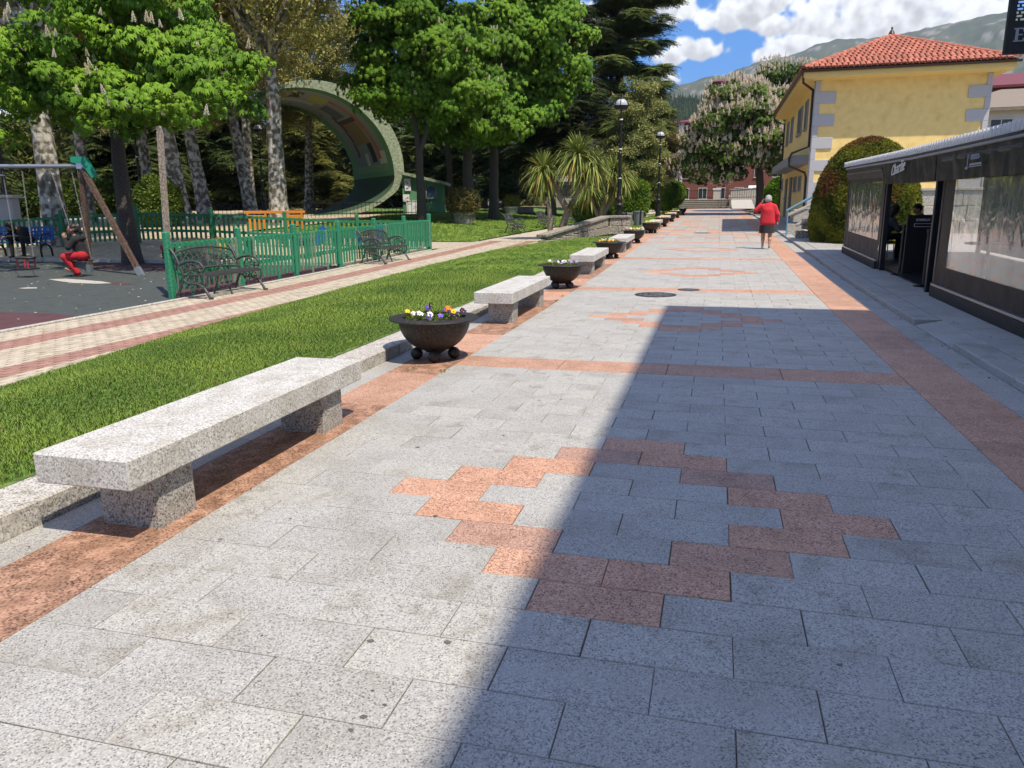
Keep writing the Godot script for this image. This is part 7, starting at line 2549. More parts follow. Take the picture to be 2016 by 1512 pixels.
func iron_benches() -> void:
	rng.seed = 550
	var o := thing("iron_bench", "ornate cast iron bench against the near end of the green fence", "bench", on(-9.08, -12.62), PI / 2 - 0.06, "ornate cast iron benches along the path")
	var R := PackedFloat32Array([0.017])
	for sx in [-0.8, 0.8]:
		var f := MB.new()
		var tp := func(pts: Array, r: float) -> void:
			var a := PackedVector3Array()
			for p in pts: a.push_back(Vector3(sx, p[1], p[0]))
			f.tube(a, PackedFloat32Array([r]), 6)
		tp.call([[-0.36, 0.0], [-0.34, 0.06], [-0.27, 0.22], [-0.2, 0.34], [-0.2, 0.44], [-0.26, 0.6], [-0.34, 0.78], [-0.42, 0.88], [-0.44, 0.87]], 0.026)
		tp.call([[0.36, 0.0], [0.33, 0.06], [0.24, 0.2], [0.1, 0.27], [-0.1, 0.27], [-0.2, 0.34]], 0.026)
		tp.call([[-0.26, 0.6], [-0.12, 0.66], [0.06, 0.68], [0.2, 0.64], [0.27, 0.56], [0.24, 0.49], [0.17, 0.5], [0.17, 0.56]], 0.024)
		tp.call([[0.24, 0.2], [0.3, 0.3], [0.3, 0.38], [0.25, 0.43], [-0.2, 0.42]], 0.02)
		# wheel-like scroll below the arm
		var ring := []
		for k in 15: ring.append([0.03 + 0.125 * cos(TAU * k / 14.0), 0.5 + 0.125 * sin(TAU * k / 14.0)])
		tp.call(ring, 0.013)
		var ring2 := []
		for k in 15: ring2.append([0.03 + 0.155 * cos(TAU * k / 14.0), 0.29 + 0.12 * sin(TAU * k / 14.0)])
		tp.call(ring2, 0.013)
		for k in 7:
			var a := TAU * k / 7.0
			tp.call([[0.03 + 0.03 * cos(a), 0.5 + 0.03 * sin(a)], [0.03 + 0.125 * cos(a), 0.5 + 0.125 * sin(a)]], 0.011)
			tp.call([[0.03, 0.29], [0.03 + 0.15 * cos(a), 0.29 + 0.115 * sin(a)]], 0.011)
		for fz in [-0.37, 0.37]: f.bev(Vector3(sx, 0.02, fz), Vector3(0.05, 0.04, 0.09), 0.008)
		part(o, "end_frame", f.done(), M["cast_iron"])
	# fan lattice of the back, leaning
	var bk := MB.new()
	var bp := func(x: float, v: float) -> Vector3:
		# v from 0 at the lower rail to 1 at the top rail
		var y := lerpf(0.47 + 0.05 * (1.0 - x * x / 0.64), 0.80 + 0.09 * (1.0 - x * x / 0.64), v)
		return Vector3(x, y, -0.2 - 0.22 * clampf((y - 0.44) / 0.44, 0, 1))
	for v in [0.0, 1.0]:
		var a := PackedVector3Array()
		for k in 15: a.push_back(bp.call(-0.8 + 1.6 * k / 14.0, v))
		bk.tube(a, PackedFloat32Array([0.02]), 6)
	for k in 23:
		var a := deg_to_rad(8 + 164.0 * k / 22.0)
		var e := Vector2(cos(a) * 0.85, sin(a) * 1.35)
		var s0 := Vector2(cos(a), sin(a)) * Vector2(0.09, 0.3)
		if absf(e.x) > 0.78: e *= 0.78 / absf(e.x)
		if e.y > 1.0: e *= 1.0 / e.y
		bk.tube(PackedVector3Array([bp.call(s0.x, s0.y), bp.call(lerpf(s0.x, e.x, 0.5), lerpf(s0.y, e.y, 0.55)), bp.call(e.x, e.y)]), PackedFloat32Array([0.0085]), 5, false)
	for rr in [0.32, 0.52, 0.74]:
		var a := PackedVector3Array()
		for k in 19:
			var t := PI * k / 18.0
			var q := Vector2(cos(t) * rr * 1.05, sin(t) * rr * 1.28)
			a.push_back(bp.call(clampf(q.x, -0.79, 0.79), clampf(q.y, 0, 1)))
		bk.tube(a, PackedFloat32Array([0.009]), 5, false)
	for k in 12:
		var x := -0.78 + 1.56 * k / 11.0
		bk.tube(PackedVector3Array([bp.call(x, 0.0 if k % 2 else 0.4), bp.call(clampf(x + 0.16, -0.79, 0.79), 0.55), bp.call(clampf(x + 0.1, -0.79, 0.79), 1.0)]), PackedFloat32Array([0.0075]), 5, false)
	part(o, "backrest", bk.done(), M["cast_iron"])
	for k in 6:
		var s := MB.new()
		s.beam(Vector3(-0.8, 0.425, -0.16 + k * 0.075), Vector3(0.8, 0.425, -0.16 + k * 0.075), 0.03, 0.014)
		part(o, "slat", s.done(), M["cast_iron"])
	var fr := MB.new()
	fr.beam(Vector3(-0.8, 0.41, 0.29), Vector3(0.8, 0.41, 0.29), 0.04, 0.04)
	part(o, "front_rail", fr.done(), M["cast_iron"])
	var ml := MB.new()
	ml.bar(Vector3(0, 0, 0.2), Vector3(0, 0.42, 0.05), 0.018)
	ml.bar(Vector3(0, 0, -0.22), Vector3(0, 0.42, -0.05), 0.018)
	part(o, "middle_leg", ml.done(), M["cast_iron"])
	copy(o, "ornate cast iron bench against the far part of the green fence", on(-8.98, -19.95), PI / 2 - 0.02)
	copy(o, "ornate cast iron bench on the park lawn edge, nearest of three", on(-9.1, -35.0), PI / 2 + 0.05)
	copy(o, "ornate cast iron bench behind the lopped trunk", on(-8.7, -40.0), PI / 2 - 0.05)
	copy(o, "ornate cast iron bench farthest along the park lawn", on(-8.4, -46.5), PI / 2 - 0.1)

# ---------------------------------------------------------------- play equipment
func chain(mb: MB, a: Vector3, b: Vector3) -> void:
	var n := int(a.distance_to(b) / 0.042)
	var d := (b - a) / n
	var dir := d.normalized()
	var s1 := dir.cross(Vector3(0.2, 0.3, 0.9)).normalized()
	var s2 := dir.cross(s1)
	for i in n:
		var s := s1 if i % 2 else s2
		var c := a + d * (i + 0.5)
		mb.tube(PackedVector3Array([c - dir * 0.026, c - dir * 0.016 + s * 0.012, c + dir * 0.016 + s * 0.012, c + dir * 0.026, c + dir * 0.016 - s * 0.012, c - dir * 0.016 - s * 0.012, c - dir * 0.026]), PackedFloat32Array([0.0036]), 3, false)

func swings() -> void:
	rng.seed = 560
	var o := thing("swing_set", "wooden swing frame with steel beam and green caps", "swing", Vector3.ZERO)
	var ap := Vector3(-15.35, 2.68, -16.15)
	var bd := Vector3(-1.85, 0.0, 0.72).normalized()
	var far := ap + bd * 4.4
	var be := MB.new()
	be.bar(ap - bd * 0.05, far, 0.055, 12)
	part(o, "beam", be.done(), M["steel"])
	var foot := [[Vector3(-13.64, 0.05, -15.77), Vector3(-15.54, 0.05, -16.17)], [far + bd * 1.3 + Vector3(0.3, -2.64, 1.0), far + bd * 1.3 + Vector3(-0.5, -2.62, -1.0)]]
	for e in 2:
		var t: Vector3 = ap if e == 0 else far
		for p in foot[e]:
			var dir: Vector3 = (p - t).normalized()
			var lg := MB.new()
			lg.beam(t - dir * 0.08, p - dir * 0.1, 0.11, 0.11, Vector3(0.2, 0, 1))
			part(o, "leg", lg.done(), M["wood_brown"])
			var sh := MB.new()
			sh.beam(p - dir * 0.2, p + dir * 0.04, 0.125, 0.125, Vector3(0.2, 0, 1))
			part(o, "foot_plate", sh.done(), M["grey_bin"])
		var cp := MB.new()
		var poly := PackedVector2Array([Vector2(-0.16, 0.07), Vector2(0.04, 0.07), Vector2(0.26, -0.3), Vector2(0.31, -0.27), Vector2(0.31, -0.2), Vector2(0.18, 0.12), Vector2(0.13, 0.19), Vector2(0.06, 0.22), Vector2(-0.15, 0.22), Vector2(-0.19, 0.18), Vector2(-0.19, 0.1)])
		var side := 1.0 if e == 0 else -1.0
		cp.prism(poly, 0.24, Transform3D(Basis(-bd * side, Vector3.UP, (-bd * side).cross(Vector3.UP)), t + Vector3(0, 0.0, 0)))
		part(o, "cap", cp.done(), M["teal_cap"])
		var br := MB.new()
		br.box(t - bd * 0.02 * side, Vector3(0.22, 0.14, 0.16), Basis(Vector3.UP, 0.37))
		part(o, "bracket", br.done(), M["steel"])
	# swing with the girl
	var s1 := thing("chain_swing", "flat swing seat on chains with the girl sitting on it", "swing seat", Vector3.ZERO, 0.0, "swing seats")
	var c1 := MB.new()
	var t1 := ap + bd * 0.72 + Vector3(0, -0.12, 0)
	var t2 := ap + bd * 0.24 + Vector3(0, -0.12, 0)
	chain(c1, t1, Vector3(-15.06, 1.02, -15.3)); chain(c1, Vector3(-15.06, 1.02, -15.3), Vector3(-14.93, 0.44, -15.06))
	part(s1, "chain", c1.done(), M["chain_steel"])
	var c2 := MB.new()
	chain(c2, t2, Vector3(-14.72, 0.44, -15.42))
	part(s1, "chain", c2.done(), M["chain_steel"])
	var se := MB.new()
	var sb := Basis(Vector3.UP, atan2(-(-15.42 + 15.06), -14.72 + 14.93))
	se.bev(Vector3(-14.82, 0.42, -15.24), Vector3(0.46, 0.03, 0.18), 0.01, sb)
	part(s1, "seat", se.done(), M["dark_plastic"])
	# toddler bucket seat
	var s2 := thing("toddler_swing", "black toddler swing seat with red straps", "swing seat", Vector3.ZERO, 0.0, "swing seats")
	var cc := Vector3(-16.14, 0.5, -14.88)
	for k in 2:
		var ch := MB.new()
		chain(ch, ap + bd * (1.85 if k == 0 else 1.4) + Vector3(0, -0.12, 0), cc + Vector3(-0.2 if k == 0 else 0.2, 0.02, 0.04 if k == 0 else -0.04))
		part(s2, "chain", ch.done(), M["chain_steel"])
	var rg := MB.new()
	var rp := PackedVector3Array()
	for k in 17: rp.push_back(cc + Vector3(cos(TAU * k / 16.0) * 0.24, 0, sin(TAU * k / 16.0) * 0.16))
	rg.tube(rp, PackedFloat32Array([0.03]), 7, false)
	part(s2, "ring", rg.done(), M["dark_plastic"])
	for k in 4:
		var st := MB.new()
		var a := TAU * (k + 0.5) / 4.0
		st.beam(cc + Vector3(cos(a) * 0.23, 0, sin(a) * 0.15), cc + Vector3(cos(a) * 0.21, -0.24, sin(a) * 0.14), 0.035, 0.012, Vector3.BACK)
		part(s2, "strap", st.done(), M["red_paint"])
	var bt := MB.new()
	bt.bev(cc + Vector3(0, -0.26, 0), Vector3(0.48, 0.035, 0.32), 0.012)
	part(s2, "base", bt.done(), M["dark_plastic"])

func small_things() -> void:
	rng.seed = 570
	# blue bench
	var b := thing("blue_bench", "blue perforated bench with black hoop legs at the playground edge", "bench", on(-20.4, -18.75, 0.12), 0.2)
	var bk := MB.new()
	for r in 4: bk.bev(Vector3(0, 0.52 + r * 0.115, -0.24 - r * 0.02), Vector3(1.75, 0.05, 0.025), 0.005)
	for c in 19: bk.box(Vector3(-0.86 + c * 0.0955, 0.7, -0.268), Vector3(0.05, 0.40, 0.02), Basis(Vector3.RIGHT, -0.17))
	part(b, "backrest", bk.done(), M["blue_paint"])
	var st := MB.new()
	for r in 5: st.bev(Vector3(0, 0.42, -0.17 + r * 0.095), Vector3(1.75, 0.025, 0.07), 0.006)
	part(b, "seat", st.done(), M["blue_paint"])
	for x in [-0.75, 0.75]:
		var l := MB.new()
		l.tube(PackedVector3Array([Vector3(x, 0, 0.22), Vector3(x, 0.2, 0.24), Vector3(x, 0.33, 0.16), Vector3(x, 0.38, 0), Vector3(x, 0.33, -0.16), Vector3(x, 0.2, -0.26), Vector3(x, 0, -0.28)]), PackedFloat32Array([0.03]), 8)
		l.tube(PackedVector3Array([Vector3(x, 0.1, 0.26), Vector3(x, 0.45, 0.22), Vector3(x, 0.66, 0.1), Vector3(x, 0.68, -0.22)]), PackedFloat32Array([0.022]), 7)
		part(b, "leg", l.done(), M["black_iron"])
	# sand play table, stool, spring riders and climbing frame
	var t := thing("sand_table", "tan wooden sand table with a yellow panel behind the fence end", "play table", on(-14.5, -19.9), 0.25)
	var tt := MB.new()
	tt.bev(Vector3(0, 0.52, 0), Vector3(1.5, 0.06, 1.0), 0.01)
	part(t, "table_top", tt.done(), M["tan_wood"])
	var tp := MB.new()
	tp.bev(Vector3(-0.1, 0.3, 0.5), Vector3(1.3, 0.36, 0.05), 0.01)
	part(t, "front_panel", tp.done(), M["tan_wood"])
	var ty := MB.new()
	ty.bev(Vector3(0.42, 0.42, 0.56), Vector3(0.26, 0.38, 0.05), 0.01)
	part(t, "yellow_panel", ty.done(), M["yellow_paint"])
	for x in [-0.65, 0.65]:
		for z in [-0.42, 0.42]:
			var l := MB.new()
			l.box(Vector3(x, 0.24, z), Vector3(0.09, 0.5, 0.09))
			part(t, "leg", l.done(), M["green_fence"])
	var tb := thing("play_counter", "long green play counter behind the fence pickets", "play table", on(-12.6, -20.4), 0.2)
	var t2 := MB.new()
	t2.bev(Vector3(0, 0.6, 0), Vector3(2.0, 0.07, 0.7), 0.01)
	part(tb, "table_top", t2.done(), M["green_fence"])
	for x in [-0.9, 0.9]:
		var l := MB.new()
		l.box(Vector3(x, 0.29, 0), Vector3(0.09, 0.6, 0.5))
		part(tb, "leg", l.done(), M["green_fence"])
	var sto := thing("play_stool", "small red wooden stool on the sand", "stool", on(-15.6, -19.3), 0.3)
	var s1 := MB.new()
	s1.bev(Vector3(0, 0.36, 0), Vector3(0.4, 0.12, 0.3), 0.01)
	part(sto, "seat", s1.done(), M["red_paint"])
	for x in [-0.14, 0.14]:
		var l := MB.new()
		l.box(Vector3(x, 0.15, 0), Vector3(0.06, 0.32, 0.24))
		part(sto, "leg", l.done(), M["wood_brown"])
	for s in [[-11.9, -21.0, "blue spring rider with yellow saddle behind the fence"], [-10.9, -23.0, "blue spring rider nearer the fence corner"]]:
		var r := thing("spring_rider", s[2], "spring rider", on(s[0], s[1]), 0.5, "spring riders in the playground")
		var sp := MB.new()
		var cp := PackedVector3Array()
		for k in 40: cp.push_back(Vector3(cos(k * 0.8) * 0.1, k * 0.0085, sin(k * 0.8) * 0.1))
		sp.tube(cp, PackedFloat32Array([0.016]), 5)
		part(r, "spring", sp.done(), M["black_iron"])
		var bo := MB.new()
		var poly := PackedVector2Array([Vector2(-0.4, 0.34), Vector2(0.3, 0.34), Vector2(0.42, 0.5), Vector2(0.5, 0.85), Vector2(0.36, 0.95), Vector2(0.24, 0.8), Vector2(0.12, 0.56), Vector2(-0.25, 0.54), Vector2(-0.42, 0.72), Vector2(-0.5, 0.6)])
		bo.prism(poly, 0.05, Transform3D(Basis(), Vector3(0, 0, 0.12)))
		bo.prism(poly, 0.05, Transform3D(Basis(), Vector3(0, 0, -0.12)))
		part(r, "body", bo.done(), M["blue_paint"])
		var sa := MB.new()
		sa.bev(Vector3(-0.05, 0.52, 0), Vector3(0.36, 0.06, 0.3), 0.015)
		part(r, "saddle", sa.done(), M["yellow_paint"])
	var cf := thing("climbing_frame", "orange and yellow climbing frame behind the far fence", "climbing frame", on(-18.9, -30.4, -0.3), 0.25)
	for x in [-1.2, -0.4, 0.5, 1.2]:
		var l := MB.new()
		l.bev(Vector3(x, 0.55, 0), Vector3(0.09, 1.1, 0.09), 0.01)
		part(cf, "post", l.done(), M["orange_paint"])
	var tpn := MB.new()
	tpn.bev(Vector3(0, 1.05, 0), Vector3(2.7, 0.12, 0.1), 0.01)
	tpn.bev(Vector3(-0.8, 0.62, 0.02), Vector3(0.75, 0.6, 0.05), 0.01)
	tpn.bev(Vector3(0.85, 0.7, 0.02), Vector3(0.6, 0.45, 0.05), 0.01)
	part(cf, "panel", tpn.done(), M["orange_paint"])
	# pale stone pillar at the left edge
	var pil := thing("stone_pillar", "pale rendered pillar with flat cap at the left edge behind the fence", "pillar", on(-27.6, -24.6), 0.4)
	var p1 := MB.new()
	p1.bev(Vector3(0, 0.75, 0), Vector3(1.3, 1.5, 0.6), 0.02)
	part(pil, "shaft", p1.done(), M["house_grey"])
	var p2 := MB.new()
	p2.bev(Vector3(0, 1.56, 0), Vector3(1.5, 0.12, 0.8), 0.02)
	part(pil, "cap", p2.done(), M["stone_pale"])
	# parked cars, far off
	car("blue car parked at the far end of the path", Vector3(-6.3, G(-92.0), -92.0), 0.3, M["car_blue"])
	car("white car parked behind the park lawn", Vector3(-13.0, G(-84.0), -84.0), 1.4, M["car_white"])
	car("silver white car on the street above the ramp", Vector3(4.6, G(-100.0) + 1.0, -104.0), 1.5, M["car_white"])
	# dark marks trodden into the paving
	var sp2 := MB.new()
	sp2.tint = true
	var gum := [[-1.61, -2.27], [-1.02, -1.93], [-1.03, -1.86], [-0.98, -2.0], [-1.05, -2.06], [-0.9, -2.4], [0.02, -3.95], [0.34, -3.75], [-0.26, -3.8], [-2.1, -3.3], [0.5, -2.6], [0.95, -2.9], [1.3, -4.1], [-0.1, -1.72], [-1.9, -4.6], [-1.2, -6.1], [-0.3, -6.4], [-2.0, -5.3], [1.1, -6.6], [1.5, -5.2], [-1.4, -5.0]]
	for k in 22: gum.append([rng.randf_range(-2.5, 2.2), rng.randf_range(-1.8, -13.0)])
	for p in gum:
		var r := rng.randf_range(0.005, 0.017)
		var tone := rng.randf_range(0.08, 0.17)
		sp2.col = Color(tone, tone * 0.97, tone * 0.92)
		var n := 9
		var ids := [sp2.vert(Vector3(p[0], G(p[1]) + 0.0035, p[1]), Vector3.UP)]
		for i in n: ids.append(sp2.vert(Vector3(p[0] + cos(TAU * i / n) * r * rng.randf_range(0.7, 1.3), G(p[1]) + 0.0025, p[1] - sin(TAU * i / n) * r * rng.randf_range(0.5, 1.0)), Vector3.UP))
		for i in n: sp2.face(ids[0], ids[1 + i], ids[1 + (i + 1) % n])
	var gm := part(self, "dirt", sp2.done(), M["coloured_matt"])
	gm.set_meta("kind", "stuff")
	gm.set_meta("label", "dark trodden spots of gum and dirt on the paving")
	# dry leaves along the kerb
	var lf := MB.new()
	lf.tint = true
	for k in 130:
		var z := rng.randf_range(-5.0, -24.0)
		var x := 2.6 - absf(rng.randfn(0, 0.07)) if rng.randf() < 0.75 else rng.randf_range(2.7, 3.4)
		var q := rng.randf_range(0.5, 1.1)
		lf.col = Color(0.10, 0.065, 0.03) * q
		leaflet(lf, Vector3(x, G(z) + (0.085 if x > 2.65 else 0.008), z), Vector3(rng.randf_range(-1, 1), 0.1, rng.randf_range(-1, 1)).normalized(), Vector3.UP, rng.randf_range(0.02, 0.05), 0.01, -0.1)
	for k in 40:
		var z := rng.randf_range(-2.2, -12.0)
		var x := rng.randf_range(-3.3, -2.5)
		lf.col = Color(0.09, 0.06, 0.03)
		leaflet(lf, Vector3(x, G(z) + 0.006, z), Vector3(rng.randf_range(-1, 1), 0.1, rng.randf_range(-1, 1)).normalized(), Vector3.UP, rng.randf_range(0.012, 0.03), 0.005, -0.1)
	var lo := part(self, "leaves", lf.done(), M["leaf"])
	lo.set_meta("kind", "stuff")
	lo.set_meta("label", "dry leaf litter along the kerbs")
	# weeds in the joint beside the first planter
	var wd := MB.new()
	wd.tint = true
	for k in 90:
		var c: Array = [[-2.56, -6.95], [-2.57, -9.8], [-2.57, -12.6], [-2.6, -13.3], [-2.9, -7.0]][k % 5]
		wd.col = Color(0.09, 0.13, 0.02).lerp(Color(0.2, 0.19, 0.05), rng.randf())
		leaflet(wd, Vector3(c[0] + rng.randf_range(-0.02, 0.02), G(c[1]), c[1] + rng.randfn(0, 0.09)), rdir(1.0), rdir(0.5), rng.randf_range(0.02, 0.05), 0.004, 0.3)
	var wo := part(self, "weeds", wd.done(), M["leaf"])
	wo.set_meta("kind", "stuff")
	wo.set_meta("label", "tiny weeds in the joints beside the planters")

func car(label: String, at: Vector3, turn: float, m: Material) -> void:
	var o := thing("parked_car", label, "car", at, turn, "cars parked beyond the park")
	var poly := PackedVector2Array([Vector2(-2.0, 0.3), Vector2(2.0, 0.3), Vector2(2.05, 0.6), Vector2(1.9, 0.82), Vector2(1.05, 0.95), Vector2(0.5, 1.4), Vector2(-0.9, 1.44), Vector2(-1.6, 1.0), Vector2(-2.0, 0.92)])
	var b := MB.new()
	b.prism(poly, 1.7)
	part(o, "body", b.done(), m)
	var g := MB.new()
	g.prism(PackedVector2Array([Vector2(-1.35, 1.0), Vector2(0.9, 0.98), Vector2(0.46, 1.34), Vector2(-0.85, 1.37)]), 1.72)
	part(o, "window", g.done(), M["glass_dark"])
	for x in [-1.25, 1.25]:
		for z in [-0.78, 0.78]:
			var w := MB.new()
			w.lathe(PackedVector2Array([Vector2(0, -0.1), Vector2(0.31, -0.1), Vector2(0.31, 0.1), Vector2(0, 0.1)]), 18, Vector3(x, 0.31, z), false, Basis(Vector3.RIGHT, PI / 2))
			part(o, "wheel", w.done(), M["dark_plastic"])

# ---------------------------------------------------------------- people
func join(list: Array) -> ArrayMesh:
	var mb := MB.new()
	for m in list: tile_into(mb, m, Transform3D())
	return mb.done()

func hand_bones(w: Vector3, dir: Vector3, palm: Vector3, curl: float, s := 1.0) -> Array:
	# a palm and five fingers, from the wrist along dir; palm is the way the palm faces
	var side := dir.cross(palm).normalized()
	var b := [[w, 0.024 * s, w + dir * 0.075 * s, 0.03 * s]]
	for i in 4:
		var root := w + dir * 0.085 * s + side * (i - 1.5) * 0.021 * s
		var len: float = [0.062, 0.075, 0.07, 0.052][i] * s
		var d1 := (dir + palm * curl * 0.5).normalized()
		var d2 := (dir + palm * curl * 1.6).normalized()
		b.append([root - dir * 0.02 * s, 0.0105 * s, root + d1 * len * 0.5, 0.0095 * s])
		b.append([root + d1 * len * 0.5, 0.0095 * s, root + d1 * len * 0.5 + d2 * len * 0.55, 0.008 * s])
	var t0 := w + dir * 0.03 * s - side * 0.03 * s
	var t1 := t0 + (dir * 0.5 - side * 0.7 + palm * 0.4).normalized() * 0.035 * s
	b.append([t0, 0.013 * s, t1, 0.011 * s])
	b.append([t1, 0.011 * s, t1 + (dir + palm * 0.5 * curl).normalized() * 0.03 * s, 0.009 * s])
	return b

func head_bones(c: Vector3, b: Basis, s := 1.0) -> Array:
	# b.z looks out of the face
	var p := func(x: float, y: float, z: float) -> Vector3: return c + b * (Vector3(x, y, z) * s)
	return [[p.call(0, 0.025, -0.02), 0.092 * s, p.call(0, 0.01, 0.012), 0.084 * s], [p.call(0, -0.055, 0.035), 0.058 * s, p.call(0, -0.085, 0.052), 0.036 * s], [p.call(0, 0.0, 0.088), 0.012 * s, p.call(0, -0.03, 0.108), 0.014 * s], [p.call(0.088, -0.012, -0.01), 0.012 * s, p.call(0.092, -0.035, -0.008), 0.012 * s], [p.call(-0.088, -0.012, -0.01), 0.012 * s, p.call(-0.092, -0.035, -0.008), 0.012 * s], [p.call(0.03, 0.028, 0.072), 0.012 * s, p.call(-0.03, 0.028, 0.072), 0.012 * s]]

func face_parts(o: Node3D, c: Vector3, b: Basis, s := 1.0) -> void:
	for x in [-0.034, 0.034]:
		var e := MB.new()
		e.ball(c + b * (Vector3(x, 0.004, 0.082) * s), Vector3(0.011, 0.008, 0.011) * s, 8, 6)
		part(o, "eye", e.done(), mat("eye", 0.02, 0.015, 0.012, 0.3))
	var m := MB.new()
	m.ball(c + b * (Vector3(0, -0.062, 0.088) * s), Vector3(0.022, 0.007, 0.012) * s, 10, 6)
	part(o, "mouth", m.done(), mat("lips", 0.30, 0.10, 0.08, 0.6))

func people() -> void:
	mat("skin", 0.42, 0.24, 0.165, 0.6)
	mat("skin_tan", 0.30, 0.165, 0.105, 0.6)
	mat("hair_grey", 0.34, 0.34, 0.335, 0.75)
	mat("hair_dark", 0.012, 0.01, 0.009, 0.55)
	var clothm := func(key: String, r: float, g: float, b: float) -> StandardMaterial3D:
		var m := mat(key, r, g, b, 0.92)
		m.rim_enabled = true
		m.rim = 0.12
		return m
	var red: Material = clothm.call("red_knit", 0.52, 0.022, 0.035)
	var skirt: Material = clothm.call("charcoal_cloth", 0.022, 0.021, 0.022)
	var black: Material = clothm.call("black_cloth", 0.012, 0.012, 0.013)
	var redp: Material = clothm.call("red_cloth", 0.40, 0.012, 0.02)
	var blue: Material = clothm.call("blue_cloth", 0.015, 0.085, 0.42)
	var plaid: Material = clothm.call("grey_cloth", 0.05, 0.055, 0.062)
	mat("shoe_white", 0.55, 0.55, 0.54, 0.6)
	mat("shoe_beige", 0.34, 0.27, 0.2, 0.6)
	woman(red, skirt)
	girl(black, redp)
	sitter(black)
	walker(blue, black)
	patron("person", "seated customer with long dark hair in a grey jacket, leaning over a phone", Vector3(4.08, G(-21.0) + 0.1, -21.0), PI / 2 + 0.2, plaid, black, true, 601)
	patron("person", "seated customer with short dark hair in a black jacket, bowed over the table", Vector3(5.08, G(-21.6) + 0.1, -21.6), -PI / 2 + 0.2, black, black, false, 602)
	patron("person", "seated customer in dark clothes behind the large vinyl window", Vector3(4.75, G(-11.05) + 0.075, -11.05), PI + 0.3, plaid, black, false, 603)

func woman(jacket: Material, skirt_m: Material) -> void:
	# walking away, her left hand raised to her ear
	var o := thing("person", "grey haired person in a red jacket and dark skirt walking away, hand at the ear", "person", on(1.55, -25.7))
	var hb := Basis(Vector3.UP, PI - 0.25)
	var hc := Vector3(-0.01, 1.53, -0.06)
	var V := func(x: float, y: float, z: float) -> Vector3: return Vector3(x, y, z)
	var limbs_ := [[V.call(-0.09, 0.72, 0), 0.08, V.call(-0.1, 0.46, -0.05), 0.055], [V.call(-0.1, 0.46, -0.05), 0.058, V.call(-0.1, 0.3, -0.02), 0.052], [V.call(-0.1, 0.3, -0.02), 0.052, V.call(-0.1, 0.09, -0.02), 0.034], [V.call(0.09, 0.72, 0), 0.08, V.call(0.1, 0.46, 0.02), 0.055], [V.call(0.1, 0.46, 0.02), 0.058, V.call(0.1, 0.3, 0.09), 0.052], [V.call(0.1, 0.3, 0.09), 0.052, V.call(0.1, 0.1, 0.14), 0.034], [V.call(0, 1.38, -0.02), 0.055, V.call(0, 1.47, -0.05), 0.05], [V.call(0, 0.75, 0), 0.12, V.call(0, 1.2, 0), 0.12], [V.call(0, 1.2, 0), 0.12, V.call(0, 1.38, -0.02), 0.055]]
	part(o, "body", join([body(limbs_, 0.04, 0.016), body(head_bones(hc, hb), 0.03, 0.009), body(hand_bones(V.call(-0.2, 1.42, -0.14), V.call(0.35, 0.9, 0.1).normalized(), V.call(0.9, -0.3, 0.1).normalized(), 0.4), 0.01, 0.006), body(hand_bones(V.call(0.31, 0.86, -0.0), V.call(0.0, -0.95, -0.25).normalized(), V.call(-1, 0, 0), 0.5), 0.01, 0.006)]), M["skin"])
	face_parts(o, hc, hb)
	part(o, "jacket", body([[V.call(0, 1.34, 0), 0.1, V.call(0, 1.2, 0.01), 0.155], [V.call(-0.13, 1.32, 0), 0.085, V.call(0.13, 1.32, 0), 0.085], [V.call(-0.06, 1.2, 0.0), 0.14, V.call(-0.09, 0.84, 0.0), 0.15], [V.call(0.06, 1.2, 0.0), 0.14, V.call(0.09, 0.84, 0.0), 0.155], [V.call(0, 1.1, 0.0), 0.15, V.call(0, 0.84, 0.0), 0.155], [V.call(-0.19, 1.31, 0), 0.078, V.call(-0.35, 1.2, -0.05), 0.066], [V.call(-0.35, 1.2, -0.05), 0.066, V.call(-0.21, 1.4, -0.13), 0.05], [V.call(0.19, 1.31, 0), 0.078, V.call(0.29, 1.08, 0.03), 0.066], [V.call(0.29, 1.08, 0.03), 0.066, V.call(0.31, 0.88, 0.0), 0.05], [V.call(-0.06, 1.4, -0.03), 0.05, V.call(0.06, 1.4, -0.03), 0.05]], 0.05, 0.014), jacket)
	var sk := MB.new()
	var rings := [[0.84, 0.15, 0.10], [0.79, 0.19, 0.13], [0.7, 0.22, 0.175], [0.56, 0.225, 0.2], [0.50, 0.235, 0.215]]
	var seg := 40
	var first := sk.v.size()
	for i in rings.size():
		for k in seg + 1:
			var a := TAU * k / seg
			var f: float = 1.0 + 0.05 * sin(a * 7.0) * (i / 4.0)
			var nn := Vector3(cos(a) + 0.3 * sin(a * 7.0 + 1.0) * (i / 4.0), 0.1, -sin(a)).normalized()
			sk.vert(Vector3(cos(a) * rings[i][1] * f, rings[i][0], -sin(a) * rings[i][2] * f), nn)
	for i in rings.size() - 1:
		for k in seg:
			var a := first + i * (seg + 1) + k
			sk.face(a, a + seg + 2, a + 1); sk.face(a, a + seg + 1, a + seg + 2)
	part(o, "skirt", sk.done(), skirt_m)
	part(o, "hair", body([[hc + V.call(0, 0.045, 0.02), 0.102, hc + V.call(0, 0.01, 0.045), 0.094], [hc + V.call(0.05, -0.02, 0.05), 0.05, hc + V.call(-0.05, -0.02, 0.06), 0.05]], 0.04, 0.011), M["hair_grey"])
	for s in [[-0.1, 0.03, -0.02, 0.0], [0.1, 0.045, 0.14, 0.5]]:
		var heel := Vector3(s[0], s[1] + 0.03 + s[3] * 0.06, s[2] + 0.04)
		part(o, "shoe", body([[heel, 0.036, Vector3(s[0], s[1] + 0.005, s[2] - 0.14), 0.03]], 0.02, 0.01), M["shoe_beige"])

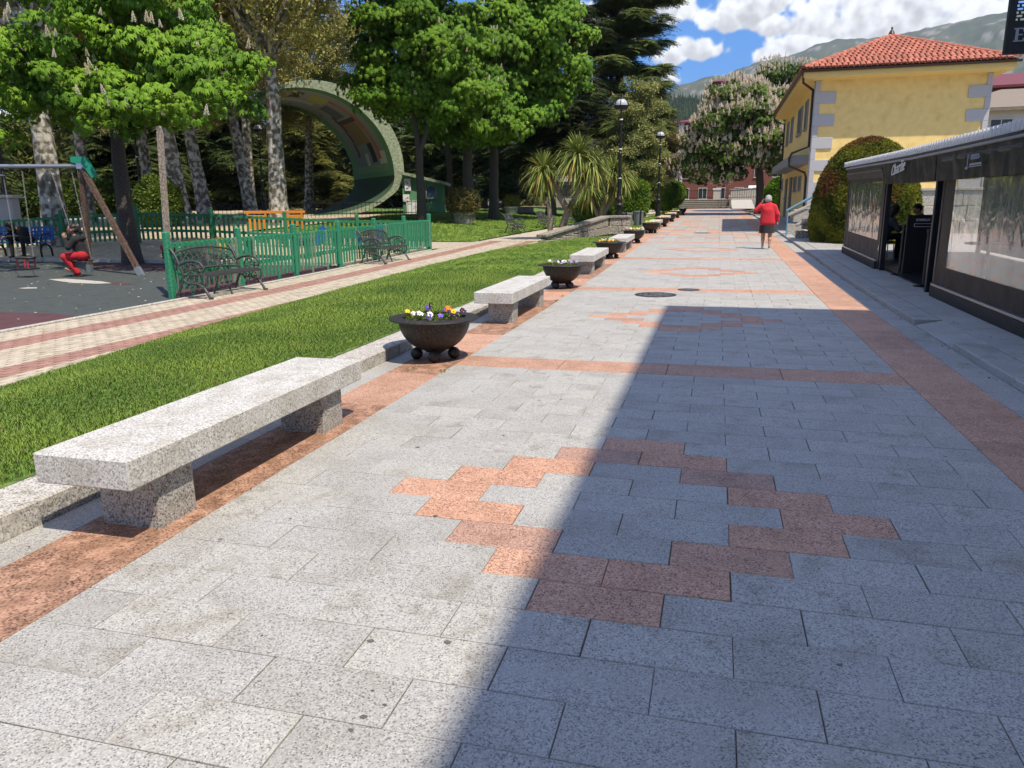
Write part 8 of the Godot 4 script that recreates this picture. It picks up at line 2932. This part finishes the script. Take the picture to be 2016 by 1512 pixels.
func girl(top: Material, pants: Material) -> void:
	# sitting on the swing side-on, facing left, looking up, one hand on the chain
	var o := thing("person", "child in a black hooded top and red trousers sitting on a swing", "person", Vector3.ZERO)
	var f := Vector3(-0.93, 0, 0.36).normalized()   # the way she faces
	var s := Vector3(-f.z, 0, f.x)                   # towards the camera side
	var hip := Vector3(-14.8, 0.52, -15.24)
	o.transform = Transform3D(Basis().scaled(Vector3.ONE * 1.12), hip * (1.0 - 1.12) + Vector3(0, 0.03, 0))
	var P := func(a: float, y: float, b: float) -> Vector3: return hip + f * a + s * b + Vector3(0, y, 0)
	var hb := Basis(f.cross(Vector3.UP), Vector3.UP, f)
	hb = Basis(Vector3.UP.cross(f).normalized(), Vector3.UP, f) * Basis(Vector3.RIGHT, -0.2)
	var hc: Vector3 = P.call(0.13, 0.55, 0.0)
	var hand: Vector3 = P.call(0.34, 0.42, 0.1)
	part(o, "body", join([body([[P.call(0.08, 0.36, 0), 0.04, P.call(0.12, 0.47, 0), 0.042], [P.call(0.02, 0.05, 0), 0.1, P.call(0.06, 0.34, 0), 0.09], [P.call(0.34, -0.28, 0.1), 0.036, P.call(0.16, -0.40, 0.12), 0.03], [P.call(0.34, -0.28, -0.06), 0.036, P.call(0.1, -0.40, -0.04), 0.03]], 0.03, 0.014), body(head_bones(hc, hb, 0.98), 0.028, 0.008), body(hand_bones(hand - Vector3(0, 0.05, 0), Vector3(0, 1, 0), -s, 1.2, 0.85), 0.008, 0.006), body(hand_bones(P.call(0.26, 0.36, -0.16), Vector3(0, 1, 0), s, 1.2, 0.85), 0.008, 0.006)]), M["skin_tan"])
	face_parts(o, hc, hb, 0.98)
	part(o, "hooded_top", body([[P.call(0.0, 0.04, 0), 0.135, P.call(0.05, 0.22, 0), 0.13], [P.call(0.05, 0.22, 0), 0.13, P.call(0.07, 0.34, 0), 0.095], [P.call(0.06, 0.33, -0.12), 0.07, P.call(0.06, 0.33, 0.12), 0.07], [P.call(0.07, 0.33, 0.14), 0.068, P.call(0.22, 0.15, 0.19), 0.055], [P.call(0.22, 0.15, 0.19), 0.055, P.call(0.33, 0.36, 0.11), 0.042], [P.call(0.07, 0.33, -0.14), 0.068, P.call(0.18, 0.18, -0.2), 0.055], [P.call(0.18, 0.18, -0.2), 0.055, P.call(0.25, 0.35, -0.16), 0.042], [P.call(-0.03, 0.36, -0.06), 0.06, P.call(-0.03, 0.36, 0.06), 0.06]], 0.04, 0.013), top)
	part(o, "trousers", body([[P.call(-0.02, 0.0, -0.06), 0.11, P.call(-0.02, 0.0, 0.06), 0.11], [P.call(0.0, 0.0, 0.08), 0.095, P.call(0.36, -0.02, 0.12), 0.07], [P.call(0.36, -0.02, 0.12), 0.07, P.call(0.22, -0.38, 0.12), 0.062], [P.call(0.0, 0.0, -0.07), 0.095, P.call(0.34, -0.03, -0.08), 0.07], [P.call(0.34, -0.03, -0.08), 0.07, P.call(0.12, -0.36, -0.05), 0.062]], 0.035, 0.013), pants)
	part(o, "hair", body([[hc - f * 0.035 + Vector3(0, 0.03, 0), 0.098, hc - f * 0.06, 0.075], [hc - f * 0.12 + Vector3(0, 0.05, 0), 0.05, hc - f * 0.15 - Vector3(0, 0.05, 0), 0.035]], 0.03, 0.01), M["hair_dark"])
	var bow := MB.new()
	bow.ball(hc - f * 0.1 + Vector3(0, 0.07, 0) + s * 0.03, Vector3(0.035, 0.04, 0.035), 10, 8)
	part(o, "hair_bow", bow.done(), M["shoe_white"])
	for k in [[0.2, 0.12], [0.09, -0.05]]:
		part(o, "shoe", body([[P.call(k[0] - 0.05, -0.445, k[1]), 0.04, P.call(k[0] + 0.13, -0.46, k[1]), 0.034]], 0.02, 0.011), M["black_cloth"])
		part(o, "sole", body([[P.call(k[0] - 0.05, -0.475, k[1]), 0.026, P.call(k[0] + 0.14, -0.48, k[1]), 0.024]], 0.02, 0.011), M["shoe_white"])

func sitter(clothes: Material) -> void:
	# bent forward on the blue bench, elbows on knees
	var base := on(-20.15, -18.75, 0.12)
	var o := thing("person", "dark haired person in black bent forward on the blue bench", "person", base, 0.2)
	var V := func(x: float, y: float, z: float) -> Vector3: return Vector3(x, y, z)
	var hb := Basis(Vector3.RIGHT, 0.7)
	var hc: Vector3 = V.call(-0.2, 0.92, 0.42)
	part(o, "body", join([body([[V.call(-0.1, 0.86, 0.3), 0.05, V.call(-0.16, 0.9, 0.38), 0.05], [V.call(0, 0.5, -0.05), 0.11, V.call(-0.06, 0.8, 0.22), 0.1]], 0.03, 0.016), body(head_bones(hc, hb), 0.03, 0.01), body(hand_bones(V.call(-0.2, 0.62, 0.62), V.call(-0.7, -0.1, 0.5).normalized(), V.call(0, -1, 0), 0.8), 0.01, 0.007), body(hand_bones(V.call(-0.32, 0.63, 0.56), V.call(-0.6, -0.1, 0.6).normalized(), V.call(0, -1, 0), 0.8), 0.01, 0.007)]), M["skin_tan"])
	face_parts(o, hc, hb)
	part(o, "jacket", body([[V.call(0, 0.52, -0.04), 0.15, V.call(-0.05, 0.74, 0.16), 0.16], [V.call(-0.2, 0.82, 0.22), 0.09, V.call(0.12, 0.82, 0.24), 0.09], [V.call(0.14, 0.8, 0.24), 0.075, V.call(0.12, 0.6, 0.4), 0.06], [V.call(0.12, 0.6, 0.4), 0.06, V.call(-0.16, 0.62, 0.58), 0.045], [V.call(-0.22, 0.8, 0.22), 0.075, V.call(-0.36, 0.62, 0.36), 0.06], [V.call(-0.36, 0.62, 0.36), 0.06, V.call(-0.33, 0.63, 0.54), 0.045]], 0.05, 0.016), clothes)
	part(o, "trousers", body([[V.call(-0.09, 0.5, -0.04), 0.11, V.call(0.09, 0.5, -0.04), 0.11], [V.call(0.1, 0.52, 0.0), 0.095, V.call(0.16, 0.56, 0.44), 0.072], [V.call(0.16, 0.56, 0.44), 0.072, V.call(0.16, 0.1, 0.46), 0.05], [V.call(-0.1, 0.52, 0.0), 0.095, V.call(-0.2, 0.56, 0.44), 0.072], [V.call(-0.2, 0.56, 0.44), 0.072, V.call(-0.2, 0.1, 0.46), 0.05]], 0.04, 0.016), clothes)
	part(o, "hair", body([[hc + hb * Vector3(0, 0.04, -0.02), 0.112, hc + hb * Vector3(0, -0.03, -0.05), 0.1], [hc + hb * Vector3(0.08, -0.05, 0.0), 0.05, hc + hb * Vector3(0.08, -0.16, 0.05), 0.04], [hc + hb * Vector3(-0.08, -0.05, 0.0), 0.05, hc + hb * Vector3(-0.08, -0.16, 0.05), 0.04]], 0.04, 0.012), M["hair_dark"])
	for x in [0.16, -0.2]:
		part(o, "shoe", body([[V.call(x, 0.05, 0.44), 0.045, V.call(x, 0.04, 0.6), 0.036]], 0.02, 0.012), M["dark_plastic"])

func walker(topm: Material, pants: Material) -> void:
	var o := thing("person", "person in a blue jacket standing behind the far fence, seen from behind", "person", on(-26.6, -33.2), 0.5)
	var V := func(x: float, y: float, z: float) -> Vector3: return Vector3(x, y, z)
	var hc: Vector3 = V.call(0, 1.6, -0.02)
	var hb := Basis(Vector3.UP, PI)
	part(o, "body", join([body([[V.call(0, 1.42, 0), 0.055, V.call(0, 1.52, -0.01), 0.052], [V.call(0, 0.95, 0), 0.12, V.call(0, 1.36, 0), 0.12]], 0.03, 0.018), body(head_bones(hc, hb), 0.03, 0.011), body(hand_bones(V.call(-0.27, 0.88, -0.04), V.call(0, -1, -0.1).normalized(), V.call(1, 0, 0), 0.5), 0.01, 0.008), body(hand_bones(V.call(0.27, 0.88, -0.04), V.call(0, -1, -0.1).normalized(), V.call(-1, 0, 0), 0.5), 0.01, 0.008)]), M["skin"])
	face_parts(o, hc, hb)
	part(o, "jacket", body([[V.call(0, 1.36, 0), 0.11, V.call(0, 0.95, 0), 0.17], [V.call(-0.16, 1.37, 0), 0.085, V.call(0.16, 1.37, 0), 0.085], [V.call(-0.21, 1.36, 0), 0.078, V.call(-0.28, 1.12, 0.02), 0.064], [V.call(-0.28, 1.12, 0.02), 0.064, V.call(-0.27, 0.9, -0.03), 0.05], [V.call(0.21, 1.36, 0), 0.078, V.call(0.28, 1.12, 0.02), 0.064], [V.call(0.28, 1.12, 0.02), 0.064, V.call(0.27, 0.9, -0.03), 0.05]], 0.05, 0.017), topm)
	part(o, "trousers", body([[V.call(-0.09, 0.88, 0), 0.11, V.call(-0.1, 0.48, 0.01), 0.075], [V.call(-0.1, 0.48, 0.01), 0.075, V.call(-0.1, 0.08, 0.02), 0.055], [V.call(0.09, 0.88, 0), 0.11, V.call(0.1, 0.48, -0.03), 0.075], [V.call(0.1, 0.48, -0.03), 0.075, V.call(0.1, 0.08, 0.05), 0.055]], 0.04, 0.018), pants)
	part(o, "hair", body([[hc + V.call(0, 0.04, 0.02), 0.1, hc + V.call(0, 0.0, 0.04), 0.092]], 0.03, 0.012), M["hair_dark"])
	for x in [-0.1, 0.1]: part(o, "shoe", body([[V.call(x, 0.04, 0.03), 0.042, V.call(x, 0.035, -0.13), 0.034]], 0.02, 0.013), M["dark_plastic"])

func patron(called: String, label: String, at: Vector3, turn: float, topm: Material, pants: Material, long_hair: bool, sd: int) -> void:
	rng.seed = sd
	var o := thing(called, label, "person", at, turn)
	var V := func(x: float, y: float, z: float) -> Vector3: return Vector3(x, y, z)
	var hb := Basis(Vector3.RIGHT, 0.45)
	var hc: Vector3 = V.call(0, 1.2, 0.2)
	part(o, "body", join([body([[V.call(0, 1.0, 0.08), 0.055, V.call(0, 1.12, 0.15), 0.05], [V.call(0, 0.55, -0.05), 0.12, V.call(0, 0.95, 0.05), 0.11]], 0.03, 0.017), body(head_bones(hc, hb), 0.03, 0.01), body(hand_bones(V.call(0.1, 0.79, 0.4), V.call(-0.6, 0.1, 0.5).normalized(), V.call(0, 0.2, -1), 0.7), 0.01, 0.007), body(hand_bones(V.call(-0.1, 0.79, 0.4), V.call(0.6, 0.1, 0.5).normalized(), V.call(0, 0.2, -1), 0.7), 0.01, 0.007)]), M["skin"])
	face_parts(o, hc, hb)
	part(o, "jacket", body([[V.call(0, 0.55, -0.05), 0.155, V.call(0, 0.8, 0.0), 0.16], [V.call(0, 0.8, 0.0), 0.16, V.call(0, 0.98, 0.06), 0.1], [V.call(-0.16, 0.95, 0.05), 0.088, V.call(0.16, 0.95, 0.05), 0.088], [V.call(0.21, 0.94, 0.06), 0.08, V.call(0.28, 0.74, 0.2), 0.065], [V.call(0.28, 0.74, 0.2), 0.065, V.call(0.11, 0.79, 0.38), 0.05], [V.call(-0.21, 0.94, 0.06), 0.08, V.call(-0.28, 0.74, 0.2), 0.065], [V.call(-0.28, 0.74, 0.2), 0.065, V.call(-0.11, 0.79, 0.38), 0.05]], 0.05, 0.016), topm)
	part(o, "trousers", body([[V.call(-0.09, 0.54, -0.04), 0.11, V.call(0.09, 0.54, -0.04), 0.11], [V.call(0.1, 0.56, 0.0), 0.09, V.call(0.13, 0.56, 0.4), 0.07], [V.call(0.13, 0.56, 0.4), 0.07, V.call(0.13, 0.1, 0.38), 0.05], [V.call(-0.1, 0.56, 0.0), 0.09, V.call(-0.13, 0.56, 0.4), 0.07], [V.call(-0.13, 0.56, 0.4), 0.07, V.call(-0.13, 0.1, 0.38), 0.05]], 0.04, 0.018), pants)
	var hair := [[hc + hb * Vector3(0, 0.045, -0.025), 0.1, hc + hb * Vector3(0, 0.0, -0.045), 0.09]]
	if long_hair: hair.append_array([[hc + hb * Vector3(0.06, 0.0, -0.05), 0.085, hc + hb * Vector3(0.09, -0.2, -0.06), 0.055], [hc + hb * Vector3(-0.06, 0.0, -0.05), 0.085, hc + hb * Vector3(-0.09, -0.2, -0.06), 0.055]])
	part(o, "hair", body(hair, 0.04, 0.012), M["hair_dark"])
	for x in [-0.13, 0.13]: part(o, "shoe", body([[V.call(x, 0.05, 0.36), 0.044, V.call(x, 0.04, 0.54), 0.035]], 0.02, 0.013), M["dark_plastic"])
